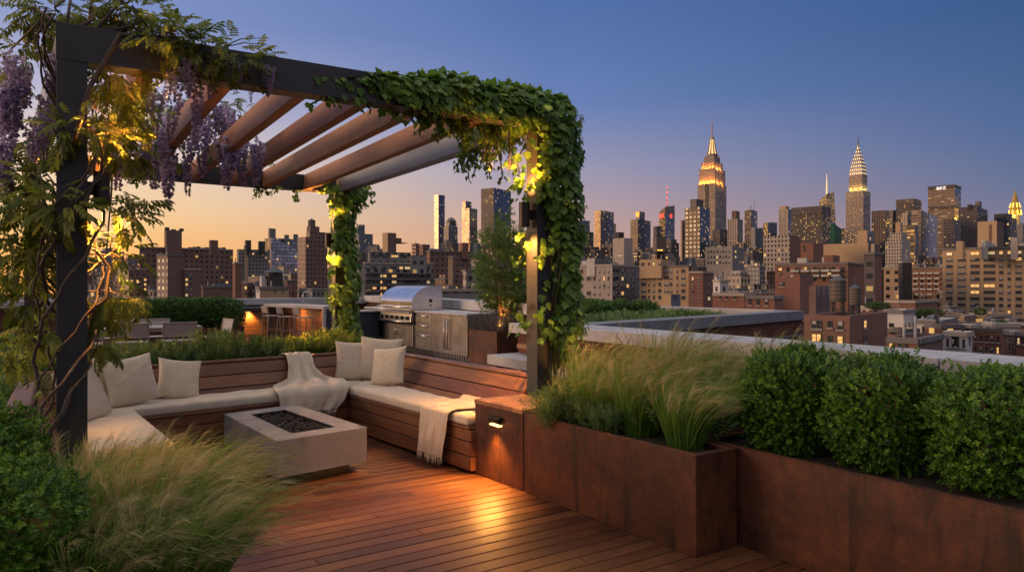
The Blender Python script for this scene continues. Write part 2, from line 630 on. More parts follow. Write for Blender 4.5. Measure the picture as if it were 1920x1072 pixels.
# roof garden wing beyond the parapet
r = thing('roof_garden', 'neighbouring brick roof wing planted with low green shrubs', 'roof garden')
W0, W1 = Vector((8.2, 10.0)), Vector((17.7, 12.25))
dirw = (W1 - W0).normalized(); nw = Vector((-dirw.y, dirw.x))
def wq(a, b, t):
    return [tuple(a), tuple(b), tuple(b + nw * t), tuple(a + nw * t)]
mb = MB(); mb.prism(wq(W0, W1, .42), -28, .8)
mb.prism([(17.30, 12.72), (17.68, 12.78), (17.68, 26), (17.30, 26)], -28, .8)
mb.build('wall', M['brick'], r)
mb = MB()
for i in range(2):
    a, b = W0.lerp(W1, i * .5 + .001), W0.lerp(W1, i * .5 + .499)
    mb.prism(wq(a - nw * .06, b - nw * .06, .54), .8, 1.05)
mb.build('coping', M['cap_dark'], r, .006)
mb = MB(); mb.prism([(17.22, 12.85), (17.78, 12.9), (17.78, 26), (17.22, 26)], .8, 1.045)
mb.build('coping', M['cap_pale'], r, .006)
mb = MB(); mb.prism([(8.3, 10.6), (17.25, 12.75), (17.25, 26), (8.3, 26)], -.2, .42)
mb.build('roof', M['soil'], r)
mb = MB()
for k in range(5):
    z = .35 - k * .42
    a = W0 - nw * .02; b = W1 - nw * .02
    mb.prism(wq(a, b, .03), z, z + .035)
mb.build('ledge', M['cap_dark'], r)
finish(r, (13, 15, -28))


# ---- corten planters
def planter(poly, h, label, group='weathered steel planters', th=.012, lip=.05, z0=0.0, soil=.05):
    r = thing('steel_planter', label, 'planter', group=group)
    mb = MB(); ring(mb, poly, th, z0, h - .006); ring(mb, poly, lip, h - .006, h)
    mb.build('shell', M['corten'], r, .003, seg=1)
    mb = MB(); mb.prism(inset(poly, th + .004), max(z0, h - .4), h - soil); mb.build('soil', M['soil'], r)
    c = sum((Vector(p) for p in poly), Vector((0, 0))) / len(poly)
    return finish(r, (c.x, c.y, z0))


planter([(3.44, 3.15), (3.825, 3.14), (3.825, 3.52), (4.75, 3.52), (4.62, 4.955), (3.315, 4.955)], .66, 'rust brown steel planter full of feather grass beside the lit box')
planter([(3.94, .6), (5.4, .6), (5.3, 3.505), (3.84, 3.505)], .66, 'rust brown steel planter holding the row of boxwoods')
planter([(-2.2, 1.9), (.70, 1.9), (.74, 5.9), (-2.2, 5.9)], .30, 'low steel planter bed around the wisteria post')
planter([(-3.4, 6.0), (-.42, 6.0), (-.42, 13.5), (-3.4, 13.5)], .42, 'low steel planter bed outside the left bench')
planter([(-.3, 8.82), (3.95, 9.36), (3.95, 10.5), (-.3, 10.2)], .78, 'long steel planter of herbs behind the bench back')
planter([(7.8, 12.7), (8.95, 12.7), (8.95, 13.92), (7.8, 13.92)], .78, 'tall cube steel planter under the uplit tree')
HX1 = on_y(456, 24.2).x
planter([(1.2, 24.0), (HX1, 24.0), (HX1, 24.9), (1.2, 24.9)], .42, 'dark steel planter under the clipped hedge by the dining table')

# ---- lit box with timber lid + step light
BX = [(3.315, 4.97), (3.80, 4.97), (3.80, 5.68), (3.25, 5.68)]
r = thing('storage_box', 'weathered steel box with timber slat lid at the bench end', 'box')
mb = MB(); mb.prism(BX, .0, .655); mb.build('body', M['corten'], r, .003, seg=1)
mb = MB()
for i in range(5):
    t0, t1 = i / 5, (i + 1) / 5
    ya, yb = 4.965 + .725 * t0 + .003, 4.965 + .725 * t1 - .003
    xa, xb = 3.305 - .06 * t0, 3.305 - .06 * t1
    mb.prism([(xa, ya), (3.80, ya), (3.80, yb), (xb, yb)], .657, .698)
mb.build('lid', M['clad'], r, .003, seg=1)
finish(r, (3.53, 5.32, 0))
SLP = at(930, 788, .56); SLY = 5.33; SLX = 3.315 - .065 * (SLY - 4.97) / .71
r = thing('step_light', 'small dark wall light glowing on the steel box', 'wall light')
mb = MB()
mb.hexa([(SLX - .05, SLY - .085, .535), (SLX - .012, SLY - .085, .52), (SLX - .012, SLY + .085, .52), (SLX - .05, SLY + .085, .535),
         (SLX - .055, SLY - .085, .578), (SLX - .001, SLY - .085, .590), (SLX - .001, SLY + .085, .590), (SLX - .055, SLY + .085, .578)])
mb.build('hood', M['bronze'], r, .003)
mb = MB(); mb.box(SLX - .040, SLX - .0, SLY - .075, SLY + .075, .505, .518); mb.build('lens', M['glow'], r)
finish(r, (SLX, SLY, .5))

# ---- bench
F = [Vector((.74, 6.0)), Vector((.60, 7.86)), Vector((2.92, 8.20)), Vector((3.20, 5.70))]
J = [Vector((.02, 6.0)), Vector((-.02, 8.30)), Vector((3.42, 8.76)), Vector((3.66, 5.70))]
T = [Vector((-.20, 6.0)), Vector((-.22, 8.55)), Vector((3.70, 9.12)), Vector((3.90, 5.70))]
bench = thing('built_in_bench', 'U shaped timber plank bench wrapped around the fire table', 'bench')
def v3(p, z): return Vector((p.x, p.y, z))
def eq(p, q, d):   # offset of segment p->q to its left by d
    e = (q - p).normalized(); n = Vector((-e.y, e.x)); return p + n * d, q + n * d
segs = [(0, 1), (1, 2), (2, 3)]
for (i, k) in segs:
    mb = MB()
    zz = [(.03, .155), (.165, .29), (.30, .405)]
    for (z0, z1) in zz:      # seat front boards (face towards the pit)
        a, b = F[i], F[k]
        a2, b2 = a.lerp(J[i], .05), b.lerp(J[k], .05)
        mb.hexa([v3(a, z0), v3(b, z0), v3(b2, z0), v3(a2, z0), v3(a, z1), v3(b, z1), v3(b2, z1), v3(a2, z1)][::1] if False else
                [v3(b, z0), v3(a, z0), v3(a2, z0), v3(b2, z0), v3(b, z1), v3(a, z1), v3(a2, z1), v3(b2, z1)])
    # seat deck
    f0, f1 = F[i].lerp(J[i], -.02), F[k].lerp(J[k], -.02)
    mb.hexa([v3(f1, .412), v3(f0, .412), v3(J[i], .412), v3(J[k], .412), v3(f1, .438), v3(f0, .438), v3(J[i], .438), v3(J[k], .438)])
    mb.build('seat_base', M['bench_wood'], bench, .004, seg=1)
    mb = MB(); n = 3
    for q in range(n):
        za, zb = .44 + .40 * q / n + .004, .44 + .40 * (q + 1) / n - .006
        def P(idx, z):
            f = (z - .44) / .42
            return v3(J[idx].lerp(T[idx], f), z)
        def Q(idx, z):
            g = (T[idx] - J[idx]).normalized() * .035
            p = P(idx, z); return p + Vector((g.x, g.y, 0))
        mb.hexa([P(k, za), P(i, za), Q(i, za), Q(k, za), P(k, zb), P(i, zb), Q(i, zb), Q(k, zb)])
    mb.build('backrest', M['bench_wood'], bench, .004, seg=1)
    mb = MB()
    def O(idx, d):
        g = (T[idx] - J[idx]).normalized() * d
        return T[idx] + g
    mb.hexa([v3(O(k, -.015), .842), v3(O(i, -.015), .842), v3(O(i, .15), .842), v3(O(k, .15), .842),
             v3(O(k, -.015), .868), v3(O(i, -.015), .868), v3(O(i, .15), .868), v3(O(k, .15), .868)])
    mb.build('top_rail', M['bench_wood'], bench, .004, seg=1)
    mb = MB()   # rear skirt
    mb.hexa([v3(O(k, .10), 0), v3(O(i, .10), 0), v3(O(i, .13), 0), v3(O(k, .13), 0), v3(O(k, .10), .84), v3(O(i, .10), .84), v3(O(i, .13), .84), v3(O(k, .13), .84)])
    mb.build('rear_panel', M['bench_wood'], bench)
# end boards
for a, b, sgn in ((F[0], J[0], -1), (F[3], J[3], -1)):
    mb = MB()
    for z0, z1 in ((.03, .155), (.165, .29), (.30, .405)):
        a2, b2 = a + Vector((0, -.03)), b + Vector((0, -.03))
        a1, b1 = a + Vector((0, -.002)), b + Vector((0, -.002))
        q = [a2, b2, b1, a1] if b.x > a.x else [b2, a2, a1, b1]
        mb.hexa([v3(p, z0) for p in q] + [v3(p, z1) for p in q])
    mb.build('end_panel', M['bench_wood'], bench, .004, seg=1)
finish(bench, (1.8, 8.4, 0))


def slab_cushion(poly, z0, z1, label):
    """mattress like seat cushion over a 4 cornered plan"""
    a, b, c, d = [Vector(p) for p in poly]      # a,b front edge; c,d back
    nu, nv, nz = 60, 14, 5
    V = []
    bm = bmesh.new()
    def P(u, v, z):
        p = a.lerp(b, u).lerp(d.lerp(c, u), v)
        return Vector((p.x, p.y, z))
    top = [[None] * (nv + 1) for _ in range(nu + 1)]; bot = [[None] * (nv + 1) for _ in range(nu + 1)]
    for i in range(nu + 1):
        for k in range(nv + 1):
            u, v = i / nu, k / nv
            e = min(1, min(v, 1 - v) * 9) ; eu = min(1, min(u, 1 - u) * 30)
            puff = .012 * (e * eu) ** .5 + .0035 * math.sin(u * 37 + 3 * v) * e + .003 * math.sin(v * 11 + u * 60)
            top[i][k] = bm.verts.new(P(u, v, z1 - .012 + puff))
            bot[i][k] = bm.verts.new(P(u, v, z0))
    for i in range(nu):
        for k in range(nv):
            bm.faces.new((top[i][k], top[i + 1][k], top[i + 1][k + 1], top[i][k + 1]))
            bm.faces.new((bot[i][k], bot[i][k + 1], bot[i + 1][k + 1], bot[i + 1][k]))
    loop = [(i, 0) for i in range(nu)] + [(nu, k) for k in range(nv)] + [(i, nv) for i in range(nu, 0, -1)] + [(0, k) for k in range(nv, 0, -1)]
    for j in range(len(loop)):
        p, q = loop[j], loop[(j + 1) % len(loop)]
        bm.faces.new((bot[p[0]][p[1]], bot[q[0]][q[1]], top[q[0]][q[1]], top[p[0]][p[1]]))
    bmesh.ops.recalc_face_normals(bm, faces=bm.faces)
    me = bpy.data.meshes.new('seat_cushion'); bm.to_mesh(me); bm.free()
    me.materials.append(M['cushion'])
    o = link('seat_cushion', me, None, .028, True, 4)
    meta(o, label, 'cushion', 'seat cushions on the bench')
    cc = (a + b + c + d) / 4
    return finish(o, (cc.x, cc.y, z0))


def cpoly(i, k, o0, o1):
    f0, f1 = F[i], F[k]
    a, b, c, d = f0.lerp(J[i], -.015), f1.lerp(J[k], -.015), J[k].lerp(F[k], .03), J[i].lerp(F[i], .03)
    a, b = a.lerp(b, o0), b.lerp(a, o1); d, c = d.lerp(c, o0), c.lerp(d, o1)
    return [b, a, d, c]
slab_cushion(cpoly(0, 1, .006, .004), .44, .545, 'cream seat cushion on the left bench by the dark post')
slab_cushion(cpoly(1, 2, .004, .004), .44, .545, 'cream seat cushion along the rear bench')
slab_cushion(cpoly(2, 3, .004, .008), .44, .545, 'cream seat cushion on the right bench with folded throw')


def pillow(loc, size, yaw, pitch, roll, label, seed, th=.16):
    rnd = np.random.default_rng(seed)
    n = 40
    g = np.linspace(-1, 1, n + 1)
    U, W = np.meshgrid(g, g, indexing='ij')
    prof = np.clip((1 - np.abs(U) ** 2.4) * (1 - np.abs(W) ** 2.4), 0, 1) ** .48
    sx = U * (1 - .10 * (1 - W ** 2) * np.abs(U) ** 3) * size / 2
    sz = W * (1 - .10 * (1 - U ** 2) * np.abs(W) ** 3) * size / 2
    wr = np.zeros_like(U)
    for k in range(26):
        cx, cz = rnd.uniform(-1, 1, 2); ang = math.atan2(cz, cx) + rnd.normal(0, .35)
        d = (U - cx) * -math.sin(ang) + (W - cz) * math.cos(ang)
        l = (U - cx) * math.cos(ang) + (W - cz) * math.sin(ang)
        wr += rnd.uniform(-1, 1) * np.exp(-(d / .055) ** 2 - (l / .30) ** 2) * (.35 + .65 * max(abs(cx), abs(cz)))
    sag = -.02 * np.cos(U * 2.2) * (1 - W)
    front = -(prof * th / 2 + wr * .011 * prof ** .6)
    back = prof * th / 2 + sag * 0
    V1 = np.stack([sx, front, sz + sag * .6], -1).reshape(-1, 3)
    V2 = np.stack([sx, back, sz + sag * .6], -1).reshape(-1, 3)
    idx = np.arange((n + 1) ** 2).reshape(n + 1, n + 1)
    q = np.stack([idx[:-1, :-1], idx[1:, :-1], idx[1:, 1:], idx[:-1, 1:]], -1).reshape(-1, 4)
    m = (n + 1) ** 2
    remap = np.arange(2 * m)
    edge = np.zeros((n + 1, n + 1), bool); edge[0] = edge[-1] = True; edge[:, 0] = edge[:, -1] = True
    e = edge.ravel()
    remap[m:][e] = np.arange(m)[e]
    Fq = np.concatenate([q, remap[m + q[:, ::-1]]])
    V = np.concatenate([V1, V2])
    me = npmesh('pillow', V, Fq, M['linen'], None, True)
    o = link('pillow', me); meta(o, label, 'pillow', 'scatter pillows on the bench')
    # piping round the seam
    pts = [V[i] for i in list(idx[:, 0]) + list(idx[-1, 1:]) + list(idx[::-1, -1][1:]) + list(idx[0, ::-1][1:])]
    pb = MB(); pb.tube([tuple(p) for p in pts], .0035, 5, cap=False); pb.build('piping', M['linen'], o, smooth=True)
    R = Matrix.Rotation(yaw, 4, 'Z') @ Matrix.Rotation(pitch, 4, 'X') @ Matrix.Rotation(roll, 4, 'Y')
    o.matrix_world = Matrix.Translation(loc) @ R
    return o


R_ = math.radians
def onseat(px, y, dz): 
    p = at(px, y, .55); p.z = .55 + dz; return p
pillow(Vector((.17, 7.45, .77)), .50, R_(48), R_(-22), R_(-4), 'cream pillow half hidden by the dark pergola post', 1, .18)
pillow(Vector((.22, 8.16, .80)), .50, R_(30), R_(-20), R_(3), 'cream pillow glowing at the back of the left group', 2)
pillow(Vector((.60, 8.12, .79)), .50, R_(14), R_(-20), R_(-7), 'large cream pillow in the middle of the left group', 3, .19)
pillow(Vector((1.08, 8.36, .745)), .44, R_(6), R_(-22), R_(9), 'smaller cream pillow leaning against the rear bench back', 4)
pillow(Vector((3.20, 8.72, .79)), .50, R_(-12), R_(-16), R_(2), 'cream pillow standing in front of the draped throw', 5, .17)
pillow(Vector((3.46, 8.52, .815)), .55, R_(-34), R_(-14), R_(4), 'tall cream pillow at the back of the bench corner', 6)
pillow(Vector((3.37, 8.02, .775)), .47, R_(-58), R_(-20), R_(-7), 'cream pillow leaning on the right bench back', 7, .17)


def cloth(name, path, lats, widths, folds, label, seed, fringe=.08, ends=(False, True), nv=70, nu=90, amp=.012, group=None):
    rnd = np.random.default_rng(seed)
    path = [Vector(p) for p in path]
    # catmull-rom resample
    d = [0]
    for a, b in zip(path, path[1:]): d.append(d[-1] + (b - a).length)
    tot = d[-1]
    def samp(s):
        for i in range(len(d) - 1):
            if s <= d[i + 1] or i == len(d) - 2:
                f = (s - d[i]) / (d[i + 1] - d[i]); break
        return i, f
    def interp(arr, s):
        i, f = samp(s)
        a, b = arr[i], arr[i + 1]
        return a + (b - a) * f
    pos = [interp(path, tot * i / nu) for i in range(nu + 1)]
    for _ in range(3):
        pos = [pos[0]] + [(pos[i - 1] + pos[i] * 2 + pos[i + 1]) / 4 for i in range(1, nu)] + [pos[-1]]
    lat = [interp([Vector(l) for l in lats], tot * i / nu).normalized() for i in range(nu + 1)]
    wid = [interp(widths, tot * i / nu) for i in range(nu + 1)]
    fa = [interp(folds, tot * i / nu) for i in range(nu + 1)]
    ph = rnd.uniform(0, 6, 6); fr = rnd.uniform(.8, 1.25, 6)
    V = np.zeros((nu + 1, nv + 1, 3))
    for i in range(nu + 1):
        t = (pos[min(i + 1, nu)] - pos[max(i - 1, 0)]).normalized()
        nn = t.cross(lat[i]).normalized()
        if nn.z < -.3 or (abs(nn.z) <= .3 and nn.dot(c2w(0, -1)) < 0): nn = -nn
        for k in range(nv + 1):
            v = k / nv - .5
            u = i / nu
            w = (math.sin(v * 19 * fr[0] + ph[0] + 1.2 * math.sin(u * 5 + ph[1])) + .6 * math.sin(v * 41 * fr[1] + ph[2] + u * 4) + .35 * math.sin(u * 23 * fr[2] + ph[3] + v * 9)) / 1.95
            wob = .012 * math.sin(u * 9 + ph[4]) * (1 + v)
            p = pos[i] + lat[i] * (v * wid[i] + wob) + nn * (fa[i] * (w + 1.0) + .006)
            V[i, k] = p
    idx = np.arange((nu + 1) * (nv + 1)).reshape(nu + 1, nv + 1)
    q = np.stack([idx[:-1, :-1], idx[1:, :-1], idx[1:, 1:], idx[:-1, 1:]], -1).reshape(-1, 4)
    me = npmesh(name, V.reshape(-1, 3), q, M['throw'], None, True)
    o = link(name, me); meta(o, label, 'throw', group)
    sm = o.modifiers.new('Solidify', 'SOLIDIFY'); sm.thickness = .006; sm.offset = 0
    fb = MB()
    for end, use in zip((0, nu), ends):
        if not use: continue
        for k in range(0, nv + 1):
            if random.random() < .12: continue
            p = Vector(V[end, k]); p2 = Vector(V[1 if end == 0 else nu - 1, k])
            dd = (p - p2).normalized()
            L = fringe * random.uniform(.7, 1.2)
            sw = Vector((random.uniform(-1, 1), random.uniform(-1, 1), 0)) * .22
            q1 = p + (dd * .6 + Vector((0, 0, -.4)) + sw * .4).normalized() * L * .5
            q2 = q1 + (dd * .3 + Vector((0, 0, -.7)) + sw).normalized() * L * .5
            if q2.z < .02: q2.z = .02
            fb.tube([p, q1, q2], [.0028, .0024, .0016], 5)
    fb.build('fringe', M['throw'], o, smooth=True)
    return finish(o, tuple(pos[nu // 2]))


def lp(a, b, t): return a.lerp(b, t)
# throw over the rear bench back, across the seat and down its front
tb = [lp(T[1], T[2], f) for f in (.70,)][0]
jb = lp(J[1], J[2], .74); fb_ = lp(F[1], F[2], .80)
eb = (T[2] - T[1]).normalized(); nb = Vector((-eb.y, eb.x))
l1 = Vector((eb.x, eb.y, 0))
path = [v3(tb + nb * .17, .70), v3(tb + nb * .165, .872), v3(tb + nb * .07, .882), v3(tb - nb * .03, .872), v3(lp(tb, jb, .5) - nb * .035, .72),
        v3(jb - nb * .06, .585), v3(jb - nb * .16, .556), v3(lp(jb, fb_, .6), .560), v3(fb_ - nb * .0, .556), v3(fb_ - nb * .05, .52), v3(fb_ - nb * .062 - eb * .02, .40), v3(fb_ - nb * .06 - eb * .05, .30)]
cloth('throw_blanket', path, [l1] * 6 + [(l1 + Vector((0, .12, 0)))] * 2 + [l1] * 4, [.34, .34, .33, .33, .36, .50, .74, .92, .92, .86, .78, .66],
      [.012, .010, .012, .020, .028, .034, .036, .030, .018, .020, .026, .030], 'cream throw draped over the rear bench back and across the seat', 3, .07, group='cream throws on the bench')
# second throw: folded on the right bench, hanging to the floor
er = (F[3] - F[2]).normalized(); nr = Vector((er.y, -er.x))        # er along bench towards viewer
if nr.x > 0: nr = -nr                                               # towards the deck
fr_ = lp(F[2], F[3], .80); jr = lp(J[2], J[3], .835)
l2 = Vector((er.x, er.y, 0))
for off, zz, w, lab, endz in ((0.0, 0.0, .56, 'folded cream throw hanging over the right bench edge', .10),):
    path = [v3(jr - nr * .0 - er * .0, .60), v3(jr + nr * .05, .560), v3(lp(jr, fr_, .5) + er * .02, .560), v3(fr_ - nr * .02, .560), v3(fr_ + nr * .045, .535), v3(fr_ + nr * .062, .40), v3(fr_ + nr * .07 - er * .03, .25), v3(fr_ + nr * .075 - er * .05, endz)]
    ob = cloth('throw_blanket', path, [l2] * 8, [.60, .60, .56, .52, .50, .48, .46, .44], [.004, .003, .004, .005, .006, .012, .02, .024], lab, 8, .075, group='cream throws on the bench')

# ---- fire table
FP = [(1.56, 6.15), (2.43, 6.30), (2.22, 7.95), (1.43, 7.75)]
r = thing('fire_table', 'square edged grey concrete fire table with black lava rocks', 'fire table')
mb = MB(); ring(mb, FP, .215, .095, .42); mb.build('surround', M['concrete'], r, .004)
mb = MB(); mb.prism(inset(FP, .13), 0, .093); mb.build('plinth', M['steel_dark'], r)
inn = inset(FP, .217)
mb = MB(); ring(mb, inn, .006, .30, .415); mb.prism(inset(inn, .007), .30, .33); mb.build('burner_tray', M['steel_dark'], r)
bm = bmesh.new()
iq = [Vector(p) for p in inset(inn, .03)]
for k in range(430):
    u, v = random.random(), random.random()
    p = iq[0].lerp(iq[1], u).lerp(iq[3].lerp(iq[2], u), v)
    s = random.uniform(.016, .034)
    z = .34 + random.uniform(.0, .055)
    res = bmesh.ops.create_icosphere(bm, subdivisions=1, radius=s)
    for w in res['verts']:
        w.co *= random.uniform(.75, 1.25)
    mtx = Matrix.Translation((p.x, p.y, z)) @ Matrix.Rotation(random.uniform(0, 6), 4, Vector((random.random(), random.random(), random.random())).normalized()) @ Matrix.Diagonal((1, random.uniform(.6, 1), random.uniform(.6, 1), 1))
    bmesh.ops.transform(bm, matrix=mtx, verts=res['verts'])
me = bpy.data.meshes.new('lava_rock'); bm.to_mesh(me); bm.free(); me.materials.append(M['lava'])
o = link('lava_rock', me, r); o['kind'] = 'stuff'
finish(r, (1.9, 7.05, 0))

# ---- pergola
P1, P2, P3, P4 = Vector((.065, 5.70, 0)), Vector((3.90, 5.56, 0)), Vector((3.87, 11.30, 0)), Vector((-.31, 11.2, 0))
PT = 3.527
perg = thing('pergola', 'black steel pergola with timber rafters over the bench', 'pergola')
for p in (P1, P2, P3, P4):
    mb = MB(); mb.box(p.x - .09, p.x + .09, p.y - .09, p.y + .09, 0, PT - .25); mb.build('post', M['iron'], perg, .0012, seg=1)
def beam(a, b, w, z0, z1, mat, trim=0.0):
    d = (b - a).normalized()
    mb = MB(); zc = (z0 + z1) / 2
    mb.bar((a.x + d.x * trim, a.y + d.y * trim, zc), (b.x - d.x * trim, b.y - d.y * trim, zc), w, z1 - z0)
    return mb.build('beam', M[mat], perg, .0012, seg=1)
ex = Vector((.09, 0, 0))
beam(P1 - ex, P2 + ex, .18, PT - .25, PT, 'iron'); beam(P4 - ex, P3 + ex, .18, PT - .25, PT, 'iron')
beam(P1, P4, .16, PT - .25, PT - .003, 'galv', .095); beam(P2, P3, .16, PT - .25, PT - .003, 'galv', .095)
for px in (275, 425, 565, 680, 778, 895):
    X = on_y(px, 5.7).x
    ya = P1.y + (P2.y - P1.y) * (X - P1.x) / (P2.x - P1.x) + .094
    yb = P4.y + (P3.y - P4.y) * (X - P4.x) / (P3.x - P4.x) - .094
    mb = MB(); mb.bar((X, ya, PT - .128), (X + (.02 if X > 2 else -.1 * (2 - X) / 2), yb, PT - .128), .10, .235)
    mb.build('rafter', M['rafter'], perg, .004, seg=1)
finish(perg, (2, 8.4, 0))

LIGHTS = []
def sconce(p, side, z, label, r=.052, h=.235):
    """side: unit offset from the post"""
    c = Vector((p.x, p.y, z)) + Vector(side) * (.09 + .035 + r)
    t = thing('post_sconce', label, 'wall lamp', group='cylinder lamps on the pergola posts')
    mb = MB(); mb.lathe([(r, -h / 2), (r, h / 2), (r - .006, h / 2), (r - .006, h / 2 - .03), (.001, h / 2 - .031)], c, 28)
    mb.lathe([(.001, -h / 2 + .031), (r - .006, -h / 2 + .03), (r - .006, -h / 2), (r, -h / 2 + .0005)], c, 28)
    mb.build('housing', M['bronze'], t, smooth=False)
    for dz_ in (h / 2 - .026, -h / 2 + .022):
        mb = MB(); mb.lathe([(r - .008, 0), (r - .008, .004)], c + Vector((0, 0, dz_)), 20); mb.build('lens', M['glow'], t)
    mb = MB(); a = c - Vector(side) * (r - .004); b = c - Vector(side) * (r + .034)
    mb.bar(a, b, .04, .09); mb.build('bracket', M['bronze'], t)
    finish(t, tuple(c))
    LIGHTS.append((c, h, side))
sconce(P1, (1, 0, 0), 2.43, 'bronze cylinder lamp on the wisteria covered front post')
sconce(P2, (-1, 0, 0), 2.43, 'bronze cylinder lamp on the ivy clad front post')
sconce(P3, (-1, 0, 0), 2.50, 'bronze cylinder lamp on the rear ivy clad post')
sconce(P4, (1, 0, 0), 2.10, 'bronze cylinder lamp hidden in leaves on the rear left post')

# ---- dining set
Y0 = 18.1
r = thing('dining_table', 'long taupe outdoor dining table in front of the hedge', 'table')
XT0, XT1 = on_y(150, 18.7).x, on_y(378, 18.75).x
mb = MB()
n = 7
for i in range(n):
    a, b = 18.7 + i / n, 18.7 + (i + 1) / n - .008
    mb.box(XT0, XT1, a, b, .725, .76)
mb.build('table_top', M['chair_frame'], r, .003, seg=1)
mb = MB(); mb.box(XT0 + .06, XT1 - .06, 18.76, 18.79, .65, .723); mb.box(XT0 + .06, XT1 - .06, 19.6, 19.63, .65, .723); mb.build('apron', M['chair_frame'], r)
for x in (XT0 + .04, XT1 - .13):
    for yy in (18.73, 19.57):
        mb = MB(); mb.box(x, x + .09, yy, yy + .09, 0, .724); mb.build('leg', M['chair_frame'], r, .004)
finish(r, ((XT0 + XT1) / 2, 19.2, 0))

def chair_parts(t, w=.74, sh=.45, h=.90, d=.56):
    fr = .032
    for sx in (-1, 1):
        mb = MB(); mb.bar((sx * (w / 2 - fr / 2), d / 2, 0), (sx * (w / 2 - fr / 2), d / 2 - .02, sh), fr, fr); mb.build('leg', M['chair_frame'], t, .003)
        mb = MB(); mb.bar((sx * (w / 2 - fr / 2), -d / 2 - .04, 0), (sx * (w / 2 - fr / 2), -d / 2 + .02, sh), fr, fr); mb.build('leg', M['chair_frame'], t, .003)
    mb = MB()
    mb.bar((-w / 2, d / 2 - .02, sh), (w / 2, d / 2 - .02, sh), fr, fr); mb.bar((-w / 2, -d / 2 + .02, sh), (w / 2, -d / 2 + .02, sh), fr, fr)
    for sx in (-1, 1): mb.bar((sx * (w / 2 - fr / 2), -d / 2 + .04, sh), (sx * (w / 2 - fr / 2), d / 2 - .04, sh), fr, fr)
    mb.build('seat_frame', M['chair_frame'], t, .003)
    mb = MB(); mb.box(-w / 2 + fr, w / 2 - fr, -d / 2 + .04, d / 2 - .04, sh - .006, sh + .008); mb.build('seat', M['sling'], t)
    mb = MB()
    for sx in (-1, 1): mb.bar((sx * (w / 2 - fr / 2), -d / 2 + .02, sh + .018), (sx * (w / 2 - fr / 2), -d / 2 - .07, h), fr, fr)
    mb.bar((-w / 2 + fr, -d / 2 - .07, h - fr / 2), (w / 2 - fr, -d / 2 - .07, h - fr / 2), fr, fr)
    mb.bar((-w / 2 + fr, -d / 2 - .002, sh + .12), (w / 2 - fr, -d / 2 - .002, sh + .12), fr, fr)
    mb.build('back_frame', M['chair_frame'], t, .003)
    mb = MB(); a, b = (-d / 2 - .006), (-d / 2 - .066)
    mb.slab((-w / 2 + fr, a, sh + .137), (w / 2 - fr, a, sh + .137), (w / 2 - fr, b, h - fr), (-w / 2 + fr, b, h - fr), .008)
    mb.build('backrest', M['sling'], t)
proto = thing('dining_chair', '', 'chair', group='sling chairs around the dining table'); chair_parts(proto)
spots = [(244, 18.38, 0, 'taupe sling chair on the near side of the table, below the bowl'),
         (334, 18.42, 0, 'taupe sling chair on the near side of the table, towards its free end'),
         (158, 18.35, 0, 'taupe sling chair on the near side of the table, mostly behind the dark post'),
         (292, 20.1, 180, 'grey sling chair on the hedge side facing us across the table'),
         (198, 20.05, 180, 'grey sling chair on the hedge side, beyond the bowl'),
         (395, 19.25, 98, 'taupe sling chair standing alone at the table end')]
for i, (px, yy, a, lab) in enumerate(spots):
    c = proto if i == 0 else copy_tree(proto)
    p = on_y(px, yy); c.location = (p.x, p.y, 0); c.rotation_euler = (0, 0, R_(a)); c['label'] = lab
    if i == 5: c.location.x += .1
p = on_y(228, 19.2)
mb = MB(); mb.lathe([(.10, 0), (.13, .012), (.20, .08), (.27, .18), (.29, .215), (.28, .215), (.25, .17), (.18, .085), (.02, .05)], (p.x, p.y, .762), 40)
bowl = thing('serving_bowl', 'large cream bowl of dark fruit on the dining table', 'bowl')
mb.build('shell', M['bowl'], bowl, smooth=True)
bm = bmesh.new()
for k in range(16):
    a = random.uniform(0, 6.28); rr = .2 * math.sqrt(random.random())
    bmesh.ops.create_icosphere(bm, subdivisions=2, radius=.05, matrix=Matrix.Translation((p.x + rr * math.cos(a), p.y + rr * math.sin(a), .762 + .185 + random.uniform(0, .02))))
me = bpy.data.meshes.new('fruit'); bm.to_mesh(me); bm.free(); me.materials.append(plain('fruit_skin', (.09, .03, .045), .4, 0, .4, 8)); link('fruit', me, bowl, smooth=True)
finish(bowl, (p.x, p.y, .762))

# ---- bar, stools
B0, B1 = Vector((7.1, 22.2)), Vector((6.2, 26.3))
be = (B1 - B0).normalized(); bn = Vector((be.y, -be.x))     # to the right
def bq(s0, s1, n0, n1):
    return [tuple(B0 + be * s0 + bn * n0), tuple(B0 + be * s0 + bn * n1), tuple(B0 + be * s1 + bn * n1), tuple(B0 + be * s1 + bn * n0)]
BL = (B1 - B0).length
r = thing('bar_counter', 'concrete topped bar with timber front and sink tap', 'bar')
mb = MB(); mb.prism(bq(0, BL, 0, 1.05), 1.0, 1.1); mb.build('bar_top', M['cap_pale'], r, .005)
for s0, s1 in ((.0, .10), (BL - .10, BL)):
    mb = MB(); mb.prism(bq(s0, s1, 0, .95), 0, .998); mb.build('side_leg', M['cap_pale'] if s0 else M['cap_pale'], r, .004)
mb = MB(); n = 6
for i in range(n):
    mb.prism(bq(.105, BL - .105, .42, .45), .02 + .97 * i / n, .02 + .97 * (i + 1) / n - .008)
mb.build('front_panel', M['clad'], r, .003, seg=1)
mb = MB(); mb.prism(bq(-.02, -.002, .1, 1.0), 0, .998); mb.build('end_panel', M['navy'], r)
fp = B0 + be * (BL * .62) + bn * .7
mb = MB()
pts = [(fp.x, fp.y, 1.1), (fp.x, fp.y, 1.42)]
for k in range(1, 10):
    a = PI * k / 9
    q = fp + Vector((1, -.2)).normalized() * .14 * (1 - math.cos(a)); pts.append((q.x, q.y, 1.42 + .14 * math.sin(a)))
